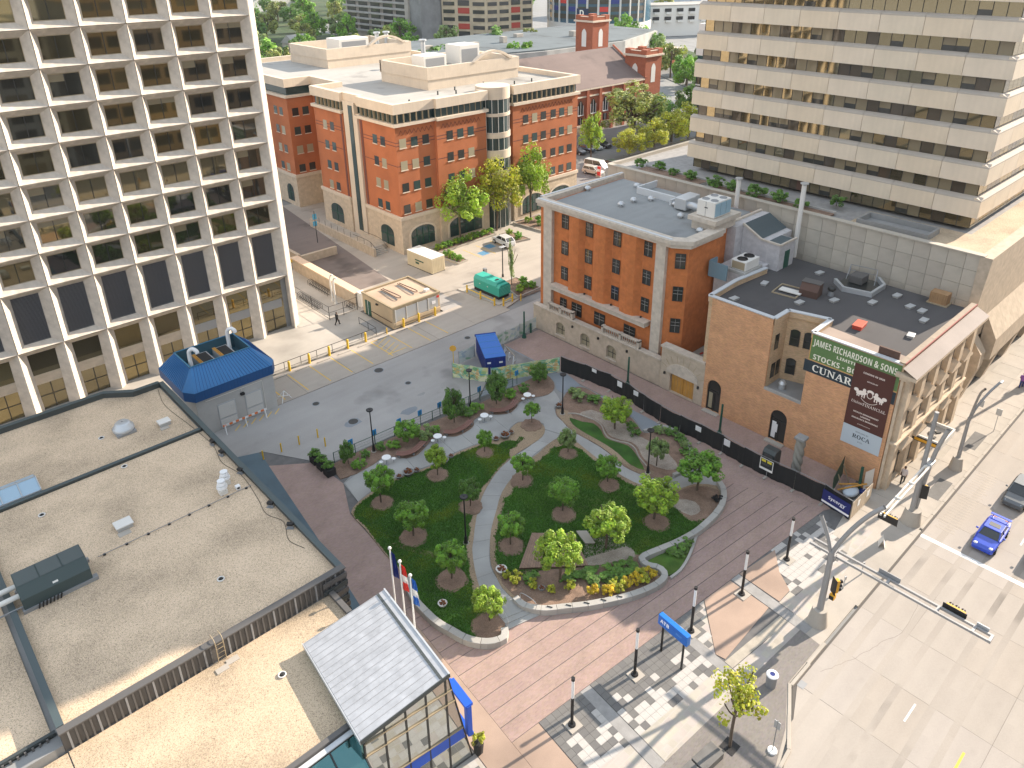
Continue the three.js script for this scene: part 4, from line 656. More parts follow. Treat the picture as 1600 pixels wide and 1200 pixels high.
{
  const t = worldThing('podium_wall', 'low cream limestone wall with arched niches in front of the red building', 'wall', [59.5, 0, -49]);
  const wins = [[-58.0, -56.5], [-53.95, -52.45], [-49.85, -48.4]];
  obj('wall_face', [wallX(59.5, 0.45, [[-61.8, 0], [-61.8, 3.2], [-42.15, 3.2], [-42.15, 0]], wins.map(([a, b]) => archPath(a, b, 0.55, 1.7, 0.55)))], M.limestone, t);
  obj('coping', b6(59.35, 60.1, 3.21, 3.36, -61.95, -42.15), M.pilaster, t);
  obj('end_return', b6(59.5, 62, 0, 3.2, -61.95, -61.82), M.limestone, t);
  for (const [a, b] of wins) { const w = obj('niche_window', paneX(59.85, a, b, 0.55, 1.7, 0.55), M.glassPale, t); obj('frame', [bar([59.82, 0.55, (a + b) / 2], [59.82, 1.7, (a + b) / 2], 0.05), bar([59.82, 1.2, a], [59.82, 1.2, b], 0.05)], M.frameDark, w); obj('sill', b6(59.4, 59.8, 0.4, 0.54, a - 0.1, b + 0.1), M.pilaster, w); }
  for (let k = 0; k < 4; k++) obj('joint', b6(59.49, 59.51, 0, 3.2, -61 + k * 6 + 0.7, -61 + k * 6 + 0.73), M.precastTan, t);
  for (const z of [-55.2, -51.1, -46.8]) obj('wall_lamp', rbx(0.2, 0.3, 0.22, 59.4, 2.35, z, 0.05), M.black, t);
  // gate bay
  obj('gate_wall', [wallX(59.45, 0.7, [[-42.1, 0], [-42.1, 5.0], [-36.62, 5.0], [-36.62, 0]], [archPath(-40.8, -37.75, 0.02, 2.3, 0.0001)])], M.limestone, t);
  obj('coping', b6(59.3, 60.3, 5.01, 5.2, -42.2, -36.62), M.pilaster, t);
  for (let k = 0; k < 2; k++) { const d = obj('gate_door', b6(59.8, 59.9, 0.02, 2.28, -40.78 + k * 1.53, -39.29 + k * 1.52), M.woodGold, t); obj('plank_joint', [0.35, 0.75, 1.15].map((q) => b6(59.785, 59.8, 0.04, 2.26, -40.78 + k * 1.53 + q, -40.765 + k * 1.53 + q)), M.frameTan, d); }
  { const s = new THREE.Shape(); s.moveTo(-37.2, 2.35); for (let k = 0; k <= 14; k++) { const a = Math.PI * k / 14; s.lineTo(-(-39.27 + 2.05 * Math.cos(Math.PI - a)) * 1, 2.35 + 1.35 * Math.sin(a)); } obj('lunette', new THREE.ExtrudeGeometry(new THREE.Shape(archPath(-41.3, -37.25, 2.33, 2.36, 1.35).getPoints()), { depth: 0.12, bevelEnabled: false }).rotateY(Math.PI / 2).translate(59.33, 0, 0), M.pilaster, t); }
  for (let k = 1; k < 10; k++) { const a = Math.PI * k / 10; obj('voussoir_joint', bar([59.44, 2.4 + 1.42 * Math.sin(a), -39.27 - 2.15 * Math.cos(a)], [59.44, 2.4 + 2.3 * Math.sin(a), -39.27 - 2.75 * Math.cos(a)], 0.03), M.frameTan, t); }
  for (const z of [-41.5, -37.2]) obj('gate_lamp', rbx(0.2, 0.3, 0.2, 59.35, 1.9, z, 0.05), M.black, t);
  // balustrades on the coping
  const bal = (z0, z1) => {
    const b = obj('balustrade', [b6(59.45, 59.85, 3.37, 3.5, z0, z1), b6(59.42, 59.88, 4.15, 4.3, z0, z1), b6(59.42, 59.9, 3.37, 4.36, z0, z0 + 0.3), b6(59.42, 59.9, 3.37, 4.36, z1 - 0.3, z1), b6(59.42, 59.9, 3.37, 4.36, (z0 + z1) / 2 - 0.15, (z0 + z1) / 2 + 0.15)], M.pilaster, t);
    const prof = [[0.06, 0], [0.085, 0.12], [0.05, 0.3], [0.075, 0.45], [0.06, 0.64]].map(([r, y]) => new THREE.Vector2(r, y)), n = Math.floor((z1 - z0) / 0.27), list = [];
    for (let k = 1; k < n; k++) list.push(new THREE.LatheGeometry(prof, 6).translate(59.65, 3.5, z0 + (k * (z1 - z0)) / n));
    obj('balusters', list, M.pilaster, b).userData.kind = 'stuff';
  };
  bal(-59.4, -55.2); bal(-50.7, -45.2);
}
{
  const t = worldThing('red_building', 'four-storey orange-red stucco building with cream pilasters and grey flat roof', 'building', [66, 0, -52]);
  const XF = 60.75;
  obj('wall', slab([[XF, -61.6], [75.6, -61.9], [75.6, -42.2], [67.2, -42.2], [67.2, -41.2], [61.6, -41.2], [XF, -42.5]], 0, 16.1), M.stucco, t);
  obj('roof', slab([[61.3, -61.0], [75.3, -61.6], [75.3, -42.6], [66.6, -42.6], [66.6, -41.7], [61.9, -41.7], [61.3, -42.8]], 16.11, 16.2), M.roofGrey, t);
  const out = [[60.15, -62.0], [76.0, -62.4], [76.0, -61.9], [61.1, -61.4], [61.1, -42.9], [61.8, -41.9], [67.0, -41.9], [67.0, -40.8], [61.3, -40.8], [60.15, -42.4]];
  obj('cornice', [slab(out, 15.9, 16.3), slab(out.map(([x, z]) => [x < 61 ? x - 0.25 : x, z > -41.5 ? z + 0.25 : z]), 16.31, 16.75)], M.pilaster, t);
  obj('roof_edge', [b6(60.2, 60.5, 16.76, 16.8, -62, -42.5), b6(61.0, 76, 16.76, 16.8, -62.4, -62.1)], M.flashLight, t);
  for (const [a, b] of [[-61.05, -59.7], [-44.45, -43.2]]) obj('pilaster', b6(60.3, 60.75, 2.6, 15.9, a, b), M.pilaster, t);
  obj('corner_trim', b6(60.55, 60.9, 2.6, 15.9, -61.75, -61.06), M.stucco, t);
  // bowed bays between the window columns
  const bays = [[-57.15, -54.8], [-53.35, -50.75], [-49.25, -46.5]];
  for (const [a, b] of bays) obj('bowed_bay', slab([[XF, a - 0.05], [60.15, a + 0.45], [60.02, (a + b) / 2], [60.15, b - 0.45], [XF, b + 0.05]], 6.6, 15.88), M.stucco, t);
  obj('string_course', [b6(59.75, 60.74, 6.0, 6.5, -59.3, -44.9), b6(59.6, 60.74, 6.51, 6.62, -59.4, -44.8)], M.pilaster, t);
  const pg = (w, h) => join([b6(-0.06, 0, 0, h, -w / 2, w / 2)]), fg = (w, h) => join([b6(-0.1, -0.05, 0, h, -w / 2 - 0.06, -w / 2), b6(-0.1, -0.05, 0, h, w / 2, w / 2 + 0.06), b6(-0.1, -0.05, h, h + 0.06, -w / 2 - 0.06, w / 2 + 0.06), b6(-0.1, -0.05, -0.06, 0, -w / 2 - 0.06, w / 2 + 0.06)]), bg = (w, h) => join([b6(-0.085, -0.062, 0, h, -0.012, 0.012), b6(-0.085, -0.062, h * 0.5, h * 0.5 + 0.03, -w / 2, w / 2), b6(-0.085, -0.062, h * 0.75, h * 0.75 + 0.018, -w / 2, w / 2)]);
  const W1 = [pg(0.95, 1.55), fg(0.95, 1.55), bg(0.95, 1.55)], W2 = [pg(1.5, 1.5), fg(1.5, 1.5), bg(1.5, 1.5)];
  const win = (set, x, y, z, ry = 0) => { const p = piece('window', set[0], M.glass, t, x, y, z, ry); p.add(Object.assign(shade(new THREE.Mesh(set[1], M.frameDark)), { name: 'frame' }), Object.assign(shade(new THREE.Mesh(set[2], M.concreteGrey)), { name: 'glazing_bar' })); };
  for (const z of [-57.85, -54.08, -49.97, -45.7]) for (const y of [13.95, 10.7, 7.45]) win(W1, XF, y, z);
  for (const z of [-57.95]) win(W1, XF, 3.3, z);
  for (const z of [-55.75, -52.1, -47.6]) win(W2, XF, 3.4, z);
  for (const y of [13.6, 9.9, 6.2]) win(W1, 61.13, y, -41.87, 0.58);
  for (const z of [-55.3, -51.2, -46.9]) obj('lamp', rbx(0.2, 0.2, 0.2, 60.5, 6.63, z + 0.9, 0.05), M.black, t);
  obj('dark_return', b6(67.21, 75.5, 3, 15.9, -42.19, -42.0), M.stucco, t);
  // parapet well and grey rear roof
  obj('roof_well', [b6(71.5, 71.8, 16.2, 17.0, -56.2, -50.6), b6(71.8, 75.6, 16.2, 17.0, -56.4, -56.2), b6(70.6, 71.8, 16.2, 16.9, -50.6, -50.3)], M.flashLight, t);
  obj('pedestal', [b6(66.0, 70.1, 16.2, 17.2, -44.2, -41.4), b6(65.6, 70.4, 17.21, 17.7, -44.5, -41.0)], M.pilaster, t);
}
function mushroom(label, x, y, z, s = 1) { const v = thing('roof_mushroom_vent', label, 'vent', [x, y, z], 0, 'mushroom vents on the grey roof'); obj('stem', cyl(0.16 * s, 0.14 * s, 0.4 * s, 0, 0, 0, 10), M.galv, v); obj('cap', new THREE.LatheGeometry([[0.02, 0.62], [0.2, 0.56], [0.32, 0.42], [0.36, 0.28], [0.3, 0.26]].map(([r, q]) => new THREE.Vector2(r * s * 1.2, q * s)), 12), M.galv, v); }
[['farthest back at the left edge', 68.1, -61.2], ['nearest the front cornice', 66.2, -54.2], ['behind the one nearest the cornice', 68.5, -54.2], ['beside the podium wall at the rear', 73.4, -57.7], ['in the middle of the roof', 70.4, -53.1], ['by the silver ducts', 70.7, -49.8], ['in front of the pedestal', 67.8, -46.9], ['at the near corner of the roof', 65.3, -42.6]].forEach(([w, x, z]) => mushroom('silver mushroom vent on the grey roof, ' + w, x, 16.2, z));
{ // rooftop plant of the red building
  const a = worldThing('chiller', 'boxy white chiller with fans on a cream pedestal of the red building', 'air unit', [67.7, 17.7, -42.6]);
  obj('casing', rbx(3.0, 1.7, 2.2, 67.7, 17.75, -42.75, 0.05), M.offWhite, a);
  for (let k = 0; k < 3; k++) obj('coil_panel', b6(66.3 + k * 0.98, 67.2 + k * 0.98, 17.9, 19.3, -41.64, -41.6), mat([0.28, 0.42, 0.5], 0.5), a);
  for (const [x, z] of [[66.9, -43.3], [68.5, -43.3], [66.9, -42.2], [68.5, -42.2]]) obj('fan', [new THREE.TorusGeometry(0.36, 0.06, 6, 18).rotateX(Math.PI / 2).translate(x, 19.47, z), cyl(0.3, 0.3, 0.02, x, 19.46, z, 14)], M.steelGrey, a);
  obj('logo_plate', b6(66.17, 66.19, 18.7, 18.8, -42.9, -42.5), M.black, a);
  obj('panel_seam', [b6(66.18, 66.2, 17.8, 19.4, -42.78, -42.74)], M.steelGrey, a);
  const d = worldThing('silver_duct', 'silver rooftop ducts and boxes beside the white chiller', 'duct', [71, 16.2, -47.8]);
  obj('duct_box', rbx(2.0, 1.3, 1.6, 70.6, 16.4, -48.4, 0.08), M.galv, d); obj('duct_box', rbx(1.6, 1.1, 1.5, 72.4, 16.4, -48.9, 0.08), M.galv, d); obj('duct_elbow', tube([[70.2, 17, -47.6], [70.2, 17, -46.6], [70.6, 16.6, -46.0], [71, 16.3, -45.4]], 0.42, 10, 16), M.galv, d);
}
const stack = (label, x, y, z, h) => { const s = thing('flue_stack', label, 'flue', [x, y, z], 0, 'flue stacks'); obj('pipe', cyl(0.26, 0.26, h, 0, 0, 0, 14), M.offWhite, s); obj('rain_cap', [cyl(0.44, 0.44, 0.12, 0, h + 0.12, 0, 16), cyl(0.06, 0.06, 0.2, 0.2, h - 0.05, 0, 5), cyl(0.06, 0.06, 0.2, -0.2, h - 0.05, 0, 5)], M.galv, s); };
stack('pale flue stack behind the white chiller', 76.3, 14, -45.2, 5.2);
stack('tall pale flue stack beside the grey stair house', 76.2, 12, -37.2, 8.3);
{ // grey stair house between the red and the brick building
  const t = worldThing('stair_house', 'pale grey stuccoed stair house with sloping roof behind the brick building', 'building', [72, 0, -39.5]);
  const gm = mat([0.62, 0.6, 0.6], 0.88, tFine);
  obj('wall', [b6(69.6, 76.5, 0, 16.2, -42.1, -40.9), alongX([[-40.88, 12], [-37.95, 12], [-37.95, 14.9], [-38.6, 15.0], [-40.88, 16.2]], 71.0, 76.4), b6(71.0, 74.2, 12, 14.9, -37.94, -36.3), b6(66.2, 71, 0, 12.6, -40.9, -37.3)], gm, t);
  obj('roof', [quad([71.0, 16.25, -40.9], [76.4, 16.25, -40.9], [76.4, 15.05, -38.6], [71.0, 15.05, -38.6]), b6(71.3, 74, 14.91, 14.96, -37.9, -36.5)], mat([0.1, 0.13, 0.14], 0.8, tRoad), t);
  obj('coping', [bar([70.95, 16.3, -40.9], [70.95, 15.1, -38.55], 0.25, 0.18), bar([70.95, 15.1, -38.55], [70.95, 15.0, -36.3], 0.25, 0.18), bar([70.9, 15.0, -36.25], [74.3, 15.0, -36.25], 0.2, 0.18), b6(69.5, 76.5, 16.21, 16.4, -42.2, -41.9)], M.pilaster, t);
  obj('door', b6(72.2, 73.2, 12, 14.0, -36.29, -36.25), M.green, t);
  obj('screen', [b6(64.9, 66.1, 12.0, 13.8, -40.8, -40.6), b6(64.8, 64.95, 12.0, 13.7, -40.8, -38.6)], mat([0.16, 0.25, 0.3], 0.7), t);
}
{ const a = worldThing('condenser', 'low twin-fan condenser unit on a curb beside the grey stair house', 'air unit', [67.9, 12.6, -38.3]); obj('curb', b6(66.1, 69.6, 12.6, 12.9, -39.5, -37.3), M.concreteGrey, a); obj('casing', rbx(2.6, 1.0, 1.8, 67.8, 12.92, -38.35, 0.05), M.offWhite, a); for (const x of [67.2, 68.5]) obj('fan', [new THREE.TorusGeometry(0.5, 0.07, 6, 20).rotateX(Math.PI / 2).translate(x, 13.95, -38.35), cyl(0.44, 0.44, 0.02, x, 13.93, -38.35, 16)], M.black, a); obj('coil_panel', b6(66.48, 66.5, 13.0, 13.8, -39.1, -37.6), M.frameTan, a); }

// ================================================================ OLD BRICK BUILDING ON THE CORNER
{
  const t = worldThing('brick_building', 'old tan brick corner building with painted signs and a stone street front', 'building', [68, 0, -28]);
  // plan with the light court cut into the side
  const low = 5.1, X = 59.5;
  const foot = [[X, -37.1], [X, -30.0], [62.1, -30.0], [63.1, -26.3], [X, -26.2], [X, -18.25], [75.6, -18.25], [75.6, -37.1]];
  obj('wall', [slab([[X, -37.1], [X, -18.25], [75.6, -18.25], [75.6, -37.1]].map(([x, z]) => [x + 0.12, z]), 0, low), slab(foot.map(([x, z]) => [x + 0.12, z]), low + 0.01, 11.9)], M.brickPale, t);
  // brick skin of the side with its arched doorways
  obj('brick_face', [wallX(X - 0.1, 0.22, [[-36.58, 0], [-36.58, 12.5], [-30.0, 12.5], [-30.0, low], [-26.2, low], [-26.2, 12.5], [-18.3, 12.5], [-18.3, 0]], [archPath(-36.1, -34.5, 0.05, 2.9, 0.8), archPath(-28.9, -27.2, 0.05, 2.7, 0.85)])], M.brick, t);
  for (const [a, b, y, r, px] of [[-36.1, -34.5, 2.9, 0.8, -36.1], [-28.9, -27.2, 2.7, 0.85, -28.9]]) {
    const d = obj('doorway', paneX(X + 0.1, a, b, 0.05, y, r), M.glass, t);
    obj('frame', [b6(X + 0.02, X + 0.09, 0.05, y, a, a + 0.09), b6(X + 0.02, X + 0.09, 0.05, y, b - 0.09, b), b6(X + 0.02, X + 0.09, 2.25, 2.4, a, b), b6(X + 0.02, X + 0.09, 0.05, 2.3, (a + b) / 2 - 0.05, (a + b) / 2 + 0.05)], M.frameDark, d);
    obj('door_leaf', [b6(X + 0.04, X + 0.08, 0.3, 2.1, a + 0.2, a + 0.62)], a < -30 ? M.glassPale : M.white, d);
    obj('step', b6(X - 0.7, X - 0.11, 0.01, 0.1, a - 0.1, b + 0.1), M.concrete, d);
  }
  obj('notice', b6(X + 0.0, X + 0.035, 1.0, 1.9, -28.6, -28.1), M.white, t);
  // light court: three faces of pale brick with arched windows
  for (const [z0, z1, y0] of [[-29.55, -28.7, 9.0], [-28.3, -27.5, 9.0], [-29.55, -28.7, 5.9]]) {
    const f = (z) => 62.1 + (z + 30) * (1 / 3.7) + 0.1;
    const zc = (z0 + z1) / 2, w = piece('court_window', join(paneX(0, -0.42, 0.42, 0, 1.5, 0.25)), M.glass, t, f(zc) - 0.05, y0, zc, 0.264);
    w.add(Object.assign(shade(new THREE.Mesh(join([b6(-0.06, -0.01, 0.8, 0.86, -0.42, 0.42), b6(-0.06, -0.01, 0, 1.6, -0.45, -0.38), b6(-0.06, -0.01, 0, 1.6, 0.38, 0.45)]), M.frameDark)), { name: 'frame' }));
  }
  for (const [x, y0] of [[60.6, 9.0], [60.6, 5.9], [61.5, 5.9]]) { const w = obj('court_window', b6(x - 0.35, x + 0.35, y0, y0 + 1.6, -29.99, -29.96), M.glass, t); obj('frame', b6(x - 0.35, x + 0.35, y0 + 0.75, y0 + 0.82, -29.96, -29.94), M.frameDark, w); }
  obj('court_floor', b6(X, 63, low + 0.02, low + 0.06, -30, -26.2), M.concreteDark, t);
  obj('court_parapet', [b6(X - 0.1, X + 0.15, low, low + 0.25, -30, -26.2)], M.concreteGrey, t);
  obj('court_vent', [cyl(0.3, 0.3, 0.6, 60.6, low + 0.06, -28.8, 12), cyl(0.38, 0.2, 0.3, 60.6, low + 0.66, -28.8, 12)], M.galv, t);
  // roof and parapet cap
  obj('roof', slab(foot.map(([x, z]) => [x + 0.3, z]), 11.91, 12.0), M.roofDark, t);
  const cap = (a, b, w = 0.45) => bar([a[0], 12.62, a[1]], [b[0], 12.62, b[1]], w, 0.1), capIn = (a, b) => bar([a[0], 12.28, a[1]], [b[0], 12.28, b[1]], 0.3, 0.56);
  const run = [[59.6, -37.1], [59.6, -30.0], [62.1, -30.0], [63.1, -26.3], [59.6, -26.2], [59.6, -18.3]], run2 = [[59.6, -37.0], [64.6, -37.3], [69.8, -36.9]];
  obj('parapet', [...run.slice(1).map((p, i) => capIn(run[i], p)), ...run2.slice(1).map((p, i) => capIn(run2[i], p))], M.brickPale, t);
  obj('parapet_cap', [...run.slice(1).map((p, i) => cap(run[i], p)), ...run2.slice(1).map((p, i) => cap(run2[i], p))], M.flashLight, t);
  obj('felt_apron', [slab([[60, -26], [62.2, -26], [61.6, -18.6], [60, -18.6]], 12.01, 12.3)], mat([0.42, 0.33, 0.27], 0.9, tMottle), t);
  // painted signs on the side
  const board = (name, z0, z1, y0, y1, tex, dx) => { const m = sheet(name, z1 - z0, y1 - y0, tex, t, 0.85); m.rotation.y = -Math.PI / 2; m.position.set(X - 0.1 - dx, (y0 + y1) / 2, (z0 + z1) / 2).sub(origin.get(t)); return m; };
  const spaced = (c, s, x, y, w) => { const m = c.measureText(s).width; c.save(); c.translate(x, y); c.scale(w / m, 1); c.fillText(s, 0, 0); c.restore(); };
  board('painted_sign', -26.15, -18.32, 10.0, 12.5, print(1400, 448, (c, w, h) => {
    c.fillStyle = '#5f7d4c'; c.fillRect(0, 0, w, h); for (let i = 0; i < 900; i++) { c.fillStyle = 'rgba(' + (hash(i, 1, 2) > 0.5 ? '150,170,120' : '60,80,45') + ',0.12)'; c.fillRect(hash(i, 2, 3) * w, hash(i, 4, 5) * h, 40, 4); }
    c.fillStyle = '#e9e6d6'; c.font = 'bold 150px sans-serif'; spaced(c, 'JAMES RICHARDSON & SONS', 40, 175, w - 90);
    c.font = 'bold 70px sans-serif'; spaced(c, 'LIMITED', 430, 270, 400); c.font = 'bold 130px sans-serif'; spaced(c, 'STOCKS - BONDS', 60, 420, 980);
    c.fillStyle = '#c8a95a'; c.fillRect(0, h - 10, w, 10); c.fillRect(0, 0, 8, h);
  }), 0.02);
  board('painted_sign', -26.5, -18.32, 8.75, 9.92, print(1400, 210, (c, w, h) => { c.fillStyle = '#2c3840'; c.fillRect(0, 0, w, h); c.fillStyle = '#efece2'; c.font = 'bold 170px serif'; spaced(c, 'CUNARD', 130, 170, 760); }), 0.025);
  board('banner', -22.05, -18.6, 3.35, 11.35, print(700, 1620, (c, w, h) => {
    c.fillStyle = '#54312a'; c.fillRect(0, 0, w, h * 0.76); c.fillStyle = '#b9c4cc'; c.fillRect(0, h * 0.76, w, h * 0.24);
    c.fillStyle = '#eee3da'; c.textAlign = 'center'; c.font = 'bold 46px sans-serif'; c.fillText('COMING IN 2026', w / 2, 150); c.font = 'bold 34px sans-serif'; c.fillText('OFFICES OF', w / 2, 290);
    // crest: two beasts holding a shield
    const cx = w / 2, cy = 520; for (const s of [-1, 1]) { c.beginPath(); c.ellipse(cx + s * 150, cy + 10, 95, 42, s * 0.25, 0, 7); c.fill(); c.beginPath(); c.ellipse(cx + s * 245, cy - 25, 42, 34, 0, 0, 7); c.fill(); for (const q of [90, 130, 185, 215]) c.fillRect(cx + s * q - 10, cy + 30, 20, 62); c.beginPath(); c.ellipse(cx + s * 105, cy - 55, 30, 36, 0, 0, 7); c.fill(); }
    c.beginPath(); c.ellipse(cx, cy - 60, 60, 40, 0, 0, 7); c.fill(); c.fillStyle = '#54312a'; c.beginPath(); c.ellipse(cx, cy, 48, 62, 0, 0, 7); c.fill(); c.strokeStyle = '#eee3da'; c.lineWidth = 12; c.beginPath(); c.ellipse(cx, cy, 48, 62, 0, 0, 7); c.stroke(); c.lineWidth = 9; c.beginPath(); c.arc(cx, cy - 20, 190, 0.7, 2.4); c.stroke();
    c.fillStyle = '#eee3da'; c.font = 'italic 70px serif'; c.fillText('Union', cx - 200, 760); c.font = '74px serif'; c.fillText('FINANCIAL', cx + 110, 765);
    c.font = 'bold 40px sans-serif'; c.fillText('WEALTH MANAGEMENT', cx, 940); c.fillText('LENDING', cx, 1000); c.fillText('INSURANCE BROKERAGE', cx, 1060); c.font = '30px sans-serif'; c.fillText('unionfinancial.ca', cx, 1160);
    c.fillStyle = '#26303a'; c.font = '34px sans-serif'; c.fillText('DEVELOPED BY', cx, 1330); c.font = 'bold 110px serif'; c.fillText('ROCA', cx, 1450); c.font = '36px sans-serif'; c.fillText('& CO.', cx, 1520);
  }), 0.05);
  // stone street front: piers, windows, pediments, cornice
  const Z = -18.0, bays = 5, x0 = 60.3, bw = 3.0;
  obj('stone_front', b6(59.45, 75.5, 0, 11.4, -18.24, Z), M.creamStone, t);
  for (let k = 0; k <= bays; k++) obj('pier', b6(x0 - 0.42 + k * bw, x0 + 0.42 + k * bw, 0, 11.3, Z, Z + 0.42), M.creamStone, t);
  for (let k = 0; k < bays; k++) for (const [y, h, kind] of [[0.4, 3.5, 0], [5.6, 2.3, 1], [8.6, 2.2, 2]]) {
    const xc = x0 + bw / 2 + k * bw, w = obj('window', b6(xc - 0.75, xc + 0.75, y, y + h, Z, Z + 0.03), M.glass, t);
    obj('frame', [b6(xc - 0.04, xc + 0.04, y, y + h, Z + 0.03, Z + 0.08), b6(xc - 0.75, xc + 0.75, y + h * 0.6, y + h * 0.6 + 0.07, Z + 0.03, Z + 0.08)], M.frameDark, w);
    obj('sill', b6(xc - 0.95, xc + 0.95, y - 0.2, y - 0.02, Z, Z + 0.35), M.creamStone, w);
    if (kind < 2) obj('pediment', [alongZ([[xc - 1.15, y + h + 0.3], [xc + 1.15, y + h + 0.3], [xc, y + h + 1.0]], Z, Z + 0.75), b6(xc - 1.15, xc + 1.15, y + h + 0.12, y + h + 0.28, Z, Z + 0.75)], M.creamStone, w);
  }
  obj('string_course', [b6(59.4, 75.5, 4.95, 5.15, Z, Z + 0.6)], M.creamStone, t);
  obj('cornice', [b6(59.2, 75.6, 11.3, 11.6, -18.3, Z + 0.6), b6(59.0, 75.7, 11.61, 11.95, -18.6, Z + 1.05)], M.creamStone, t);
  obj('cornice_flashing', [quad([58.95, 11.97, Z + 1.1], [75.7, 11.97, Z + 1.1], [75.7, 12.55, Z - 0.1], [58.95, 12.55, Z - 0.1])], mat([0.27, 0.225, 0.2], 0.75, tMottle), t);
  obj('parapet', [b6(59.4, 75.6, 12.0, 12.75, -18.55, -18.15)], M.brickPale, t);
  obj('parapet_cap', [b6(59.35, 75.6, 12.76, 12.83, -18.62, -18.16)], mat([0.4, 0.32, 0.24], 0.8, tFine), t);
  obj('red_flashing', [b6(59.35, 75.6, 12.7, 12.86, -18.15, -18.07)], mat([0.3, 0.1, 0.08], 0.7), t);
  obj('billboard_back', b6(59.9, 60.1, 12.3, 13.3, -20.6, -18.9), M.brown, t);
}
{ // entrance canopy over the pavement
  const c = worldThing('entrance_canopy', 'square entrance canopy with black and yellow fascia on the stone street front', 'canopy', [66.3, 3, -16.8]);
  obj('roof', b6(64.7, 67.7, 3.35, 3.42, -17.95, -15.5), M.concrete, c); obj('rim', [b6(64.55, 64.7, 3.1, 3.75, -17.95, -15.35), b6(67.7, 67.85, 3.1, 3.75, -17.95, -15.35), b6(64.7, 67.7, 3.1, 3.75, -15.5, -15.35)], M.offWhite, c);
  obj('fascia_sign', [b6(64.5, 64.55, 3.15, 3.6, -17.9, -15.4)], M.black, c); obj('sign_letters', b6(64.485, 64.5, 3.22, 3.5, -17.6, -15.7), M.signalYellow, c); obj('debris', [bx(0.5, 0.1, 0.3, 66, 3.42, -16.8, 0.4), bx(0.3, 0.12, 0.5, 66.7, 3.42, -16.4, 1), bx(0.4, 0.08, 0.2, 65.6, 3.42, -16.3)], M.frameDark, c);
}
